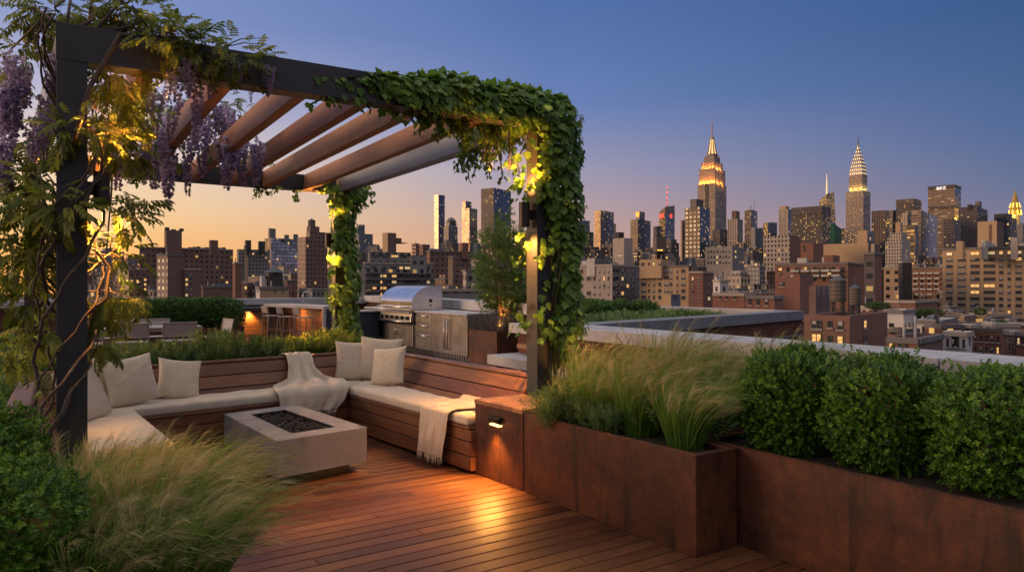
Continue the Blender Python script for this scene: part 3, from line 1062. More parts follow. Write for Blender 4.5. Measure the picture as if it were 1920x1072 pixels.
pts.append((pts[-1][0], pts[-1][1], 1.34)); mb.tube(pts, .019, 10); mb.build('tap', M['patina'], r, smooth=True)
finish(r, (6.9, 24.2, 0))

def stool_parts(t, w=.44, sh=.70, h=1.06, d=.44):
    fr = .028
    for sx in (-1, 1):
        for sy in (-1, 1):
            top = sh
            mb = MB(); mb.bar((sx * (w / 2 - fr / 2), sy * (d / 2 - fr / 2) + (-.05 if sy < 0 else .03), 0), (sx * (w / 2 - fr / 2), sy * (d / 2 - fr / 2), top), fr, fr); mb.build('leg', M['chair_frame'], t, .003)
    mb = MB()
    for sx in (-1, 1): mb.bar((sx * (w / 2 - fr / 2), -d / 2, .25), (sx * (w / 2 - fr / 2), d / 2, .25), .02, .02)
    mb.bar((-w / 2, d / 2, .25), (w / 2, d / 2, .25), .02, .02); mb.build('footrest', M['chair_frame'], t)
    mb = MB(); mb.box(-w / 2, w / 2, -d / 2, d / 2, sh, sh + .03); mb.build('seat', M['sling'], t, .004)
    mb = MB()
    for sx in (-1, 1): mb.bar((sx * (w / 2 - fr / 2), -d / 2 + .015, sh + .03), (sx * (w / 2 - fr / 2), -d / 2 - .05, h), fr, fr)
    mb.build('back_frame', M['chair_frame'], t, .003)
    mb = MB(); mb.slab((-w / 2 + fr, -d / 2 - .005, sh + .12), (w / 2 - fr, -d / 2 - .005, sh + .12), (w / 2 - fr, -d / 2 - .055, h), (-w / 2 + fr, -d / 2 - .055, h), .012); mb.build('backrest', M['sling'], t)
proto = thing('bar_stool', '', 'bar stool', group='bar stools at the timber bar'); stool_parts(proto)
for i, (tt, lab) in enumerate(((.18, 'taupe bar stool nearest the navy end of the bar'), (.45, 'taupe bar stool between the other two'), (.71, 'taupe bar stool farthest along the bar, by the lit screen'))):
    c = proto if i == 0 else copy_tree(proto)
    q = B0 + be * BL * tt - bn * .30
    c.location = (q.x, q.y, 0); c.rotation_euler = (0, 0, R_(-90 + 12)); c['label'] = lab

# timber screen with lamp left of the bar
xa, xb = on_y(440, 25.6).x, on_y(503, 25.6).x
r = thing('timber_screen', 'low timber screen lit orange beside the bar', 'screen')
mb = MB(); n = 6
for i in range(n): mb.box(xa, xb, 25.6, 25.63, .03 + .85 * i / n, .03 + .85 * (i + 1) / n - .01)
mb.build('panel', M['clad'], r, .003, seg=1)
mb = MB(); mb.box(xa - .03, xb + .02, 25.5, 26.3, .885, 1.0); mb.build('top_rail', M['steel_dark'], r)
finish(r, ((xa + xb) / 2, 25.7, 0))
sx_ = on_y(465, 25.5).x
r = thing('screen_light', 'glowing strip lamp under the timber screen rail', 'wall light')
mb = MB(); mb.box(sx_ - .12, sx_ + .12, 25.53, 25.59, .85, .884); mb.build('housing', M['bronze'], r)
mb = MB(); mb.box(sx_ - .10, sx_ + .10, 25.54, 25.58, .842, .849); mb.build('lens', M['glow'], r)
finish(r, (sx_, 25.55, .85))
SCREEN_L = Vector((sx_, 25.5, .80))

# ---- navy cabinet
r = thing('outdoor_cabinet', 'plain navy cabinet with pale top beside the grill', 'cabinet')
mb = MB(); mb.box(6.85, 7.74, 19.1, 20.0, .05, 1.0); mb.build('body', M['navy'], r, .004)
mb = MB(); mb.box(6.83, 7.76, 19.06, 20.02, 1.003, 1.04); mb.build('counter_top', M['cap_pale'], r, .004)
mb = MB(); mb.box(6.88, 7.72, 19.12, 19.98, 0, .05); mb.build('plinth', M['black'], r)
mb = MB(); mb.box(7.70, 7.715, 19.075, 19.098, .45, .9); mb.build('handle', M['steel'], r)
finish(r, (7.3, 19.5, 0))

# ---- outdoor kitchen (front faces -X at 7.8)
KX = 7.8
YA, YB, YC, YD = 13.96, on_x(808, KX).y, on_x(779, KX).y, on_x(719, KX).y
kit = thing('kitchen_counter', 'outdoor kitchen counter with steel drawers and fridge doors', 'counter')
for a_, b_ in ((YA, YC - .01), (YD + .02, 20.6)):
    mb = MB(); mb.box(KX + .03, 8.7, a_, b_, .12, 1.06); mb.build('cabinet', M['steel_dark'], kit)
mb = MB(); mb.box(KX + .08, 8.6, YA, YD, 0, .12); mb.build('plinth', M['black'], kit)
mb = MB(); mb.box(KX - .03, 8.75, YA, YC - .02, 1.062, 1.11); mb.box(KX + .1, 8.75, YD + .03, 20.7, 1.062, 1.11); mb.box(8.755, 9.2, 12.2, YD + 1.2, 1.062, 1.108); mb.build('counter_top', M['cap'], kit, .004)
mb = MB()
for k in range(16): mb.box(KX + .05, KX + .07, YA + .04 + k * .115, YA + .10 + k * .115, .02, .115)
mb.build('vent', M['steel'], kit)
ym = (YA + YB) / 2
for a, b, hs in ((YA + .01, ym - .006, 1), (ym + .006, YB - .02, -1)):
    mb = MB(); mb.box(KX - .012, KX + .028, a, b, .13, 1.05); d = mb.build('fridge_door', M['steel_v'], kit, .006)
    hy = (b - .07) if hs > 0 else (a + .07)
    mb = MB(); mb.tube([(KX - .014, hy, .25), (KX - .075, hy, .25), (KX - .075, hy, .95), (KX - .014, hy, .95)], .017, 10); mb.build('handle', M['steel'], d, smooth=True)
zz = [(.13, .55), (.56, .80), (.81, 1.05)]
for z0, z1 in zz:
    mb = MB(); mb.box(KX - .012, KX + .028, YB + .02, YC - .03, z0, z1); d = mb.build('drawer', M['steel_v'], kit, .006)
    mb = MB(); a, b = YB + .12, YC - .13; z = z1 - .06
    mb.tube([(KX - .014, a, z), (KX - .06, a, z), (KX - .06, b, z), (KX - .014, b, z)], .014, 8); mb.build('handle', M['steel'], d, smooth=True)
finish(kit, (8.2, 17, 0))

g = thing('gas_grill', 'large stainless gas grill with rounded hood', 'grill')
a, b = YC + .0, YD
mb = MB(); mb.box(KX + .0, 8.6, a, b, .12, .74); mb.build('body', M['steel_dark'], g, .004)
gm = (a + b) / 2
for y0, y1, s in ((a + .10, gm - .006, 1), (gm + .006, b - .12, -1)):
    mb = MB(); mb.box(KX - .03, KX - .002, y0, y1, .16, .70); d = mb.build('cabinet_door', M['steel_v'], g, .006)
    hy = y1 - .07 if s > 0 else y0 + .07
    mb = MB(); mb.tube([(KX - .032, hy, .42), (KX - .07, hy, .42), (KX - .07, hy, .64), (KX - .032, hy, .64)], .012, 8); mb.build('handle', M['steel'], d, smooth=True)
# control panel
mb = MB(); mb.hexa([(KX - .13, a + .04, .78), (KX + .1, a + .04, .78), (KX + .1, b - .04, .78), (KX - .13, b - .04, .78), (KX - .10, a + .04, 1.03), (KX + .1, a + .04, 1.03), (KX + .1, b - .04, 1.03), (KX - .10, b - .04, 1.03)])
cp = mb.build('control_panel', M['steel'], g, .006)
for k in range(6):
    yy = a + .22 + (b - a - .44) * k / 5
    mb = MB(); mb.tube([(KX - .118, yy, .90), (KX - .19, yy, .905)], [.05, .042], 18); mb.build('knob', M['black'] if False else M['steel_dark'], cp, .004)
mb = MB(); mb.tube([(KX - .17, a + .06, .80), (KX - .17, b - .06, .80)], .02, 10); mb.build('rail', M['steel'], g, smooth=True)
mb = MB(); mb.box(KX - .2, KX + .1, a + .01, b - .01, 1.035, 1.075); mb.box(KX + .101, 8.62, a + .01, b - .01, 1.0, 1.10); mb.build('shelf', M['steel'], g, .006)
# hood: profile in X-Z extruded along Y
prof = [(KX - .12, 1.12), (KX - .10, 1.22)]
for k in range(0, 13):
    t = k / 12; an = PI - .25 - t * (PI / 2 - .25)
    prof.append((KX + .50 + .62 * math.cos(an), 1.20 + .55 * math.sin(an)))
prof += [(KX + .78, 1.75), (KX + .80, 1.12)]
mb = MB(); ya, yb = a + .02, b - .02
n = len(prof)
for k in range(n):
    p, q = prof[k], prof[(k + 1) % n]
    mb.face([(p[0], ya, p[1]), (q[0], ya, q[1]), (q[0], yb, q[1]), (p[0], yb, p[1])][::-1])
mb.face([(p[0], ya, p[1]) for p in prof][::-1]); mb.face([(p[0], yb, p[1]) for p in prof])
hood = mb.build('hood', steel('hood_steel', (.72, .71, .72), .22, (1, 40, 40)), g, .012, True, 3)
hood.modifiers['Bevel'].angle_limit = R_(50)
for p in hood.data.polygons: p.use_smooth = len(p.vertices) == 4
mb = MB(); mb.tube([(KX - .13, a + .1, 1.19), (KX - .21, a + .1, 1.19), (KX - .21, b - .1, 1.19), (KX - .13, b - .1, 1.19)], .022, 10); mb.build('handle', M['steel'], hood, smooth=True)
# round gauge and emblem ring on the hood front
pc = Vector((KX + .05, gm, 1.55)); nd = Vector((-.62, 0, .5)).normalized()
mb = MB(); mb.tube([pc - nd * .02, pc + nd * .012], .055, 24); mb.build('gauge', M['steel_dark'], hood)
mb = MB(); mb.tube([pc + nd * .012, pc + nd * .016], .040, 24); mb.build('gauge_face', M['bowl'], hood)
mb = MB(); mb.tube([(KX + .45, ya + .001, 1.36), (KX + .45, ya - .008, 1.36)], .05, 20); mb.tube([(KX + .45, ya - .0, 1.24), (KX + .45, ya - .008, 1.24)], .025, 14); mb.build('side_plate', M['black'], hood)
finish(g, (8.2, (a + b) / 2, 0))

# lantern on the ledge
lp_ = on_x(910, 9.0); r = thing('counter_lantern', 'small glowing lantern on the counter by the tree', 'lantern')
mb = MB(); mb.lathe([(.10, 0), (.10, .13)], (lp_.x, lp_.y, 1.112), 20); mb.build('shade', M['glow_soft'], r, smooth=False)
mb = MB(); mb.lathe([(.105, 0), (.105, .02), (.02, .03)], (lp_.x, lp_.y, 1.244), 20); mb.build('cap', M['bronze'], r)
finish(r, (lp_.x, lp_.y, 1.11)); LANTERN = Vector((lp_.x - .18, lp_.y - .1, 1.25))

# concrete seat slab against the low parapet
r = thing('concrete_seat', 'floating concrete seat slab beside the tree planter', 'seat')
mb = MB(); mb.box(6.55, 7.215, 8.6, 11.0, .33, .50); mb.build('seat', M['cap'], r, .006)
for a_ in (8.8, 10.5):
    mb = MB(); mb.box(6.95, 7.2, a_, a_ + .2, 0, .328); mb.build('support', M['clad'], r)
finish(r, (6.9, 9.8, 0))
r = thing('timber_ledge', 'short timber ledge under the coping behind the ivy post', 'ledge')
mb = MB(); mb.box(7.0, 7.218, 9.3, 10.7, .62, .70); mb.build('board', M['clad'], r, .004)
mb = MB(); mb.box(7.12, 7.219, 9.6, 9.7, .5, .618); mb.box(7.12, 7.219, 10.3, 10.4, .5, .618); mb.build('bracket', M['steel_dark'], r)
finish(r, (7.1, 10, .5))
# =================================================================== PLANTS
def leaf_t(w=.5, rows=3, curl=.12, keel=.08):
    ts = {3: [(0, .05), (.5, 1), (1, .06)], 4: [(0, .05), (.33, .9), (.68, .85), (1, .08)]}[rows]
    v, f = [], []
    for t_, h in ts:
        z = -curl * t_ * t_
        v += [(-h * w / 2, t_, z + keel * h), (0, t_, z), (h * w / 2, t_, z + keel * h)]
    for i in range(len(ts) - 1):
        b = i * 3
        f += [(b, b + 1, b + 4, b + 3), (b + 1, b + 2, b + 5, b + 4)]
    return np.array(v, float), np.array(f)


def sprig_t(n, L, w, spread=.9, rows=3, pair=True, y0=.12, curl=.15, stem=.012):
    """stem along y with n leaves of length L"""
    V, F, off = [], [], 0
    lv, lf = leaf_t(w, rows, curl)
    for k in range(n):
        t_ = y0 + (1 - y0) * k / max(1, n - 1)
        ang = (k // 2) * 1.57 + (PI if k % 2 else 0) if pair else k * 2.4
        a = ang + NP.normal(0, .25)
        tilt = spread * (1.15 - .75 * t_) + NP.normal(0, .12)
        d = np.array([[math.cos(a) * math.sin(tilt), math.cos(tilt), math.sin(a) * math.sin(tilt)]])
        nn = np.array([[-math.cos(a) * math.cos(tilt), math.sin(tilt), -math.sin(a) * math.cos(tilt)]])
        v, f, _ = scatter(lv, lf, np.array([[0, t_ * .9, 0]]), d, nn, [L * NP.uniform(.8, 1.15) * (1 if t_ < .9 else .75)])
        V.append(v); F.append(f + off); off += len(v)
    s = stem
    V.append(np.array([(-s, -.1, 0), (s, -.1, 0), (s, .95, 0), (-s, .95, 0)])); F.append(np.array([(off, off + 1, off + 2, off + 3)]))
    return np.concatenate(V), np.concatenate(F)


def rdir(n):
    v = NP.normal(size=(n, 3)); return nrm(v)


def bush_mesh(name, a, b, c, nsp, scale, tmpl, mat, p=3.0, lump=.07, deep=.68, up=.35, zmin=-1.0, seed=1, stray=0.0):
    d = rdir(int(nsp * 1.3))
    d = d[d[:, 2] > zmin][:nsp]
    n = len(d)
    r = ((np.abs(d[:, 0]) / a) ** p + (np.abs(d[:, 1]) / b) ** p + (np.abs(d[:, 2]) / c) ** p) ** (-1 / p)
    ph = np.random.default_rng(seed).uniform(0, 6, 6)
    lum = 1 + lump * (np.sin(d[:, 0] * 7 + ph[0]) * np.sin(d[:, 1] * 6 + ph[1]) + np.sin(d[:, 2] * 8 + d[:, 0] * 5 + ph[2]) * .8)
    rad = r * lum * (deep + (1 - deep) * NP.random(n) ** .45)
    if stray:
        m_ = NP.random(n) < stray
        rad = np.where(m_, r * lum * NP.uniform(1.02, 1.13, n), rad)
    P = d * rad[:, None]
    D = nrm(d * 1.0 + rdir(n) * .55 + np.array([0, 0, up]))
    tt = np.clip(.45 + .28 * NP.normal(size=n) + .12 * d[:, 2], 0, 1)
    V, F, T = scatter(tmpl[0], tmpl[1], P, D, rdir(n), scale * NP.uniform(.75, 1.25, n), tt)
    return npmesh(name, V, F, mat, T)


BOXS = [sprig_t(11, .50, .56, .95, 3) for _ in range(3)]
box_meshes = [bush_mesh('foliage', .40, .288, .345, 5600, .039, BOXS[i % 3], M['box'], 2.8, .07, .58, seed=i + 3, stray=.03) for i in range(3)]


def twigs(parent, c, hgt, n, r0, mat, spread=.5):
    mb = MB()
    for k in range(n):
        a = random.uniform(0, 6.28); s = random.uniform(.2, 1) * spread
        p0 = Vector((c[0] + .03 * math.cos(a), c[1] + .03 * math.sin(a), c[2]))
        p1 = p0 + Vector((math.cos(a) * s * .5, math.sin(a) * s * .5, hgt * .55)); p2 = p0 + Vector((math.cos(a) * s, math.sin(a) * s, hgt * random.uniform(.8, 1)))
        mb.tube([p0, p1, p2], [r0, r0 * .6, r0 * .25], 5)
    return mb.build('stem', mat, parent, smooth=True)


def shrub(name, cat_, label, c, me, scale=(1, 1, 1), rz=0, zc=.35, group=None, nst=7, st_h=.5):
    """c: base point"""
    r = thing(name, label, cat_, c, 0, group)
    o = bpy.data.objects.new('foliage', me); COL.objects.link(o); o.parent = r
    o.location = (0, 0, zc); o.rotation_euler = (0, 0, rz); o.scale = scale
    twigs(r, (0, 0, -.04), st_h, nst, .012, M['twig'], .2)
    return r


G = 'clipped boxwoods in the steel planters'
shrub('boxwood', 'boxwood', 'clipped boxwood standing between the feather grass and the next boxwood', (4.33, 3.05, .61), box_meshes[0], (1, 1, 1), .06, .335, G)
shrub('boxwood', 'boxwood', 'clipped boxwood in the middle of the row of three', (4.40, 2.45, .61), box_meshes[1], (1.02, .98, .98), 3.2, .335, G)
shrub('boxwood', 'boxwood', 'clipped boxwood at the end of the row nearest us, by the coping joint', (4.46, 1.84, .61), box_meshes[2], (1.02, 1.02, .96), .1, .335, G)
shrub('boxwood', 'boxwood', 'bright green boxwood low at the bottom corner of the left bed', (-.24, 3.72, .26), box_meshes[1], (.9, 1.1, 1.02), 5.0, .34, 'boxwoods in the left bed')
shrub('boxwood', 'boxwood', 'darker boxwood behind the bottom corner one, beside the vine stems', (-.50, 4.78, .26), box_meshes[0], (1.1, 1.35, 1.2), 1.0, .40, 'boxwoods in the left bed')
shrub('boxwood', 'boxwood', 'shaded boxwood low behind the feather grass at the post foot', (-.05, 4.85, .26), box_meshes[2], (.6, .7, .66), 1.7, .22, 'boxwoods in the left bed')

# ---- hedge by the dining table
HSP = sprig_t(9, .45, .5, .9, 3)
hm = [bush_mesh('foliage', .62, .42, .46, 1700, .10, HSP, M['hedge'], 3.2, .06, .7, seed=20 + i) for i in range(2)]
hx = [on_y(px, 24.45).x for px in (226, 275, 325, 374, 414)]
hl = ['clipped hedge shrub furthest behind the serving bowl', 'clipped hedge shrub behind the facing grey chair', 'clipped hedge shrub between the facing chair and the table end', 'clipped hedge shrub behind the lone end chair', 'clipped hedge shrub at the hedge end beside the lit screen']
for i, x in enumerate(hx):
    shrub('hedge_shrub', 'hedge', hl[i], (x, 24.45, .38), hm[i % 2], (1.08, 1, 1.02), i * 3.14, .44, 'clipped hedge behind the dining table', 4)


# ---- feather grass
def grass_clump(label, c, h, n, lean, rad=.10, spread=.55, plumes=.30, group='feather grass clumps', seed=0, droop=.55, cone=1.0):
    rg = np.random.default_rng(seed)
    r = thing('feather_grass', label, 'grass', c, 0, group)
    K = 9
    t_ = np.linspace(0, 1, K)
    ang = rg.uniform(0, 2 * PI, n); rr = rad * np.sqrt(rg.random(n))
    base = np.stack([rr * np.cos(ang), rr * np.sin(ang), np.zeros(n) - .03], -1)
    out = np.stack([np.cos(ang), np.sin(ang), np.zeros(n)], -1) * (spread * rg.uniform(.1, 1, n) ** 1.0)[:, None]
    out += rg.normal(0, .10, (n, 3)) * np.array([1, 1, 0])
    H = h * rg.uniform(.55, 1.08, n)
    ln = np.array([lean[0], lean[1], 0])
    lw = rg.uniform(.5, 1.3, n)
    curve = out[:, None, :] * (t_[None, :, None] ** 1.25) * H[:, None, None] * .9 * cone + ln[None, None, :] * (t_[None, :, None] ** 2.9) * (lw * H)[:, None, None]
    zz = H[:, None] * (t_[None] - droop * .55 * lw[:, None] * t_[None] ** 4.2)
    P = base[:, None, :] + curve; P[:, :, 2] += zz
    T = np.gradient(P, axis=1); T = nrm(T)
    side = nrm(np.cross(T, nrm(rg.normal(size=(n, 1, 3)))))
    wd = (.0029 * rg.uniform(.7, 1.4, n))[:, None] * (1 - .8 * t_[None] ** 1.5)
    V = np.stack([P - side * wd[..., None], P + side * wd[..., None]], 2)       # n,K,2,3
    base_i = (np.arange(n) * K * 2)[:, None, None]
    k = np.arange(K - 1)[None, :, None]
    q = np.concatenate([base_i + k * 2, base_i + k * 2 + 1, base_i + k * 2 + 3, base_i + k * 2 + 2], -1).reshape(-1, 4)
    tint = np.clip(rg.uniform(.05, .7, n)[:, None] + .35 * t_[None] ** 2, 0, 1)
    link('blades', npmesh('blades', V.reshape(-1, 3), q, M['grass'], np.repeat(tint.ravel(), 2)), r)
    # plumes
    m = int(n * plumes)
    if m:
        sel = rg.choice(n, m, replace=False)
        hv, hf, ht = [], [], []
        NH = 34
        s0 = .58 + .4 * rg.random((m, NH))
        fi = s0 * (K - 1); i0 = np.clip(fi.astype(int), 0, K - 2); fr = (fi - i0)[..., None]
        rows = sel[:, None]
        Pp = P[rows, i0] * (1 - fr) + P[rows, i0 + 1] * fr
        Tp = nrm(T[rows, i0] * (1 - fr) + T[rows, i0 + 1] * fr)
        L = h * .135 * rg.uniform(.5, 1.4, (m, NH, 1)) * (1.15 - .5 * (s0[..., None] - .58) / .4)
        rd = nrm(rg.normal(size=(m, NH, 3)))
        lnn = ln / max(np.linalg.norm(ln), 1e-6)
        d1 = nrm(Tp * 1.0 + rd * .30 + lnn * .15)
        d2 = nrm(Tp * .8 + rd * .35 + lnn * .45 + np.array([0, 0, -.30]))
        A = Pp; B = A + d1 * L * .55; Cc = B + d2 * L * .55
        sd = nrm(np.cross(d1, nrm(rg.normal(size=(m, NH, 3)))))
        w0 = .0010
        V2 = np.stack([A - sd * w0, A + sd * w0, B - sd * w0 * .8, B + sd * w0 * .8, Cc - sd * w0 * .2, Cc + sd * w0 * .2], 2).reshape(-1, 3)
        b = (np.arange(m * NH) * 6)[:, None]
        q2 = np.concatenate([b + np.array([[0, 1, 3, 2]]), b + np.array([[2, 3, 5, 4]])], 0)
        tp = np.repeat(np.clip(rg.normal(.5, .22, m), 0, 1), NH * 6)
        link('seed_heads', npmesh('seed_heads', V2, q2, M['plume'], tp), r)
    return r


rl = c2w(1, .0)            # picture-right in plan
LEAN = (rl.x, rl.y)
def ls(k): return (LEAN[0] * k, LEAN[1] * k)
GR = [((3.95, 4.78), .84, 560, 0.21, 'feather grass clump beside the ivy stems at the post'),
      ((4.40, 4.35), 1.0, 560, 0.15, 'tallest feather grass clump against the low coping'),
      ((3.66, 4.72), .6, 420, 0.25, 'small feather grass tuft behind the narrow leaved shrub'),
      ((3.72, 4.40), .68, 620, 0.24, 'feather grass clump beside the leafy shrub at the planter end'),
      ((3.74, 3.98), .74, 760, 0.25, 'feather grass clump in the front middle of the planter'),
      ((3.72, 3.50), .66, 760, 0.26, 'feather grass clump spilling over the near planter corner'),
      ((4.15, 4.50), .86, 620, 0.19, 'taller feather grass clump rising in front of the coping near the ivy'),
      ((4.22, 4.02), .88, 700, 0.20, 'taller feather grass clump behind the middle of the planter'),
      ((4.42, 3.72), .84, 620, 0.20, 'taller feather grass clump close behind the first boxwood'),
      ((5.05, 3.75), .92, 520, 0.16, 'feather grass plumes showing over the first boxwood')]
for i, (c, h, n, l, lab) in enumerate(GR):
    grass_clump(lab, (c[0], c[1], .61), h, n, ls(l), .12, .52, .13, seed=100 + i, droop=.55)
planter([(4.80, 3.53), (5.35, 3.53), (5.35, 4.9), (4.80, 4.9)], .60, 'low steel planter between the grasses and the parapet')
GL = [((.42, 4.02), .84, 1250, 0.24, 'large wind bent feather grass in the middle of the left bed'),
      ((.46, 3.60), .74, 900, 0.30, 'feather grass arching low over the deck boards'),
      ((.50, 4.45), .72, 800, 0.26, 'feather grass arching in front of the concrete fire table'),
      ((.12, 4.40), .80, 750, 0.14, 'feather grass tuft at the foot of the dark pergola post'),
      ((.12, 3.62), .68, 850, 0.19, 'feather grass clump next to the bright boxwood'),
      ((.30, 5.0), .66, 520, 0.20, 'feather grass clump in front of the left bench end')]
for i, (c, h, n, l, lab) in enumerate(GL):
    grass_clump(lab, (c[0], c[1], .26), h, n, ls(l), .16, .56, .14, group='feather grass in the left bed', seed=200 + i, droop=.5)


# ---- herbs: upright leafy stems
def herb_mesh(name, n, h, rad, tmpl, mat, lean=.35, seed=0):
    P = np.stack([NP.normal(0, rad * .5, n), NP.normal(0, rad * .5, n), np.zeros(n)], -1)
    D = nrm(np.stack([P[:, 0] / rad * lean + NP.normal(0, .16, n), P[:, 1] / rad * lean + NP.normal(0, .16, n), np.ones(n)], -1))
    # several sprigs per stem along its height
    Ps, Ds, Ss = [], [], []
    for lev in (0.0, .33, .62):
        Ps.append(P + D * h * lev); Ds.append(nrm(D + rdir(n) * .35)); Ss.append(h * .42 * NP.uniform(.7, 1.2, n))
    Pa, Da, Sa = np.concatenate(Ps), np.concatenate(Ds), np.concatenate(Ss)
    V, F, T = scatter(tmpl[0], tmpl[1], Pa, Da, rdir(len(Pa)), Sa, np.clip(NP.normal(.5, .25, len(Pa)), 0, 1))
    return npmesh(name, V, F, mat, T)


HT = sprig_t(13, .30, .26, .85, 3, False, .05, .2)
HT2 = sprig_t(12, .36, .34, .9, 3, False, .05, .25)
HT3 = sprig_t(16, .24, .14, .5, 3, False, .05, .1)
herb = [herb_mesh('foliage', 95, .36, .26, HT, M['herb'], .5), herb_mesh('foliage', 95, .32, .26, HT2, M['herb'], .5), herb_mesh('foliage', 110, .34, .24, HT2, M['herb_lamplit'], .5), herb_mesh('foliage', 120, .32, .24, HT3, M['herb'], .6)]
def herb_at(label, c, k, s=(1, 1, 1), rz=None, group='herbs behind the bench back', name='herb_shrub', me=None):
    r = thing(name, label, 'shrub', c, 0, group)
    o = bpy.data.objects.new('foliage', me or herb[k]); COL.objects.link(o); o.parent = r
    o.rotation_euler = (0, 0, random.uniform(0, 6) if rz is None else rz); o.scale = s
    mb = MB()
    for q in range(9):
        a = random.uniform(0, 6.28); p0 = Vector((.1 * math.cos(a), .1 * math.sin(a), -.05))
        mb.tube([p0, p0 + Vector((.05 * math.cos(a), .05 * math.sin(a), .3))], [.004, .002], 5)
    mb.build('stem', M['twig'], r)
    return r
hb = [(0.0, 9.35, 2, (1, 1, .95), 'golden lit herb shrub by the left pillows'), (.45, 9.35, 1, (1.05, 1, .9), 'green herb shrub above the large middle pillow'), (.85, 9.45, 0, (1, 1, 1.05), 'upright green herb in front of the wide table chair'),
      (1.22, 9.5, 1, (1.05, 1, 1.0), 'bushy green herb above the small leaning pillow'), (1.6, 9.55, 0, (1, 1, 1.12), 'tall green herb in front of the second near chair'), (1.98, 9.6, 3, (1, 1, 1.05), 'fine leaved herb below the lone end chair'),
      (2.32, 9.62, 1, (1, 1, 1.08), 'dense green herb in front of the hedge end'), (2.60, 9.66, 2, (1.1, 1, .95), 'golden lit herb in front of the lit screen'), (2.92, 9.70, 2, (1, 1, 1.0), 'golden lit herb under the first bar stool'),
      (3.25, 9.75, 2, (1.15, 1.1, 1.0), 'golden lit herb in front of the bar stools'), (3.55, 9.8, 2, (1.0, 1.0, .8), 'golden lit herb beside the draped throw'), (3.80, 9.85, 3, (.8, .8, .85), 'small spiky herb at the foot of the rear ivy post'),
      (4.25, 10.6, 3, (.9, .9, 1.5), 'grey green rosemary to the right of the rear ivy post')]
for x, y, k, s, lab in hb:
    herb_at(lab, (x, y - .08, .70 if y < 10.3 else .3), k, (s[0], s[1], s[2] * random.uniform(.85, 1.32)))
mb = MB(); ring(mb, [(4.0, 10.3), (4.6, 10.3), (4.6, 10.9), (4.0, 10.9)], .02, 0, .36)
# leafy shrub at the planter end near the lit box, plus low fillers between the grasses
LV = herb_mesh('foliage', 150, .27, .19, sprig_t(12, .42, .20, 1.0, 3, False, .05, .3), M['herb'])
herb_at('narrow leaved shrub spilling over the planter beside the timber lid', (3.56, 4.68, .60), 0, (1.1, 1.2, 1.0), group='low shrubs among the right grasses', me=LV)
herb_at('dark leafy shrub low between two front grass clumps', (3.60, 4.18, .60), 0, (.8, .8, .8), group='low shrubs among the right grasses', me=LV)
herb_at('leafy shrub in the shade behind the front grass clumps', (4.05, 3.80, .60), 1, (1.2, 1.2, .9), group='low shrubs among the right grasses')
herb_at('tall leafy shrub standing against the coping behind the grasses', (4.5, 4.62, .60), 1, (1.1, 1.1, 1.55), group='low shrubs among the right grasses')
herb_at('leafy shrub filling the shade under the left grasses', (.1, 5.25, .26), 1, (1.6, 1.3, 1.1), group='fillers in the left bed')
# shrubs outside the left bench
lb = [(-.66, 6.9, 2, 1.5, 'golden lit shrub at the picture edge nearest the vine stems'), (-.72, 8.0, 0, 1.6, 'green shrub outside the left bench, second from the stems'), (-.62, 9.1, 2, 1.5, 'golden lit shrub halfway along the left bed'), (-.75, 10.2, 1, 1.8, 'leafy green shrub near the rear left post'), (-.80, 11.6, 0, 2.2, 'tall green shrub beyond the rear left post'), (-1.3, 9.6, 1, 2.2, 'dark shrub deep in the left bed'), (-1.3, 7.5, 0, 2.0, 'dark green shrub behind the golden lit edge shrub')]
for x, y, k, s, lab in lb:
    herb_at(lab, (x, y, .37), k, (s, s, s * .95), group='shrubs outside the left bench')

# ---- roof garden shrubs (same kind, nothing sets them apart)
rsm = [bush_mesh('foliage', .8, .8, .42, 700, .17, HSP, M['hedge'], 2.2, .12, .55, .6, -.3, seed=40), bush_mesh('foliage', .8, .8, .36, 700, .16, HSP, M['herb'], 2.2, .12, .55, .6, -.3, seed=41)]
rs = []
for i in range(26):
    px = 1092 + 235 * ((i * .618) % 1); 
    t_ = random.random()
    D = 15.5 + 9.5 * t_
    if px > 1250: D = 19 + 5 * t_
    p = c2w((px - HX) / FPX * D, D)
    if p.x > 16.3 or p.y < 10.9 + (p.x - 8.2) * .25: continue
    rs.append(p)
for i, p in enumerate(rs):
    far = (p.y > 16)
    shrub('roof_shrub', 'shrub', 'low spreading green shrub on the neighbouring planted roof', (p.x, p.y, .40), rsm[0 if far else 1], (1, 1, 1.15 if far else .8), i * 1.3, .2, 'shrubs on the neighbouring planted roof', 3, .2)

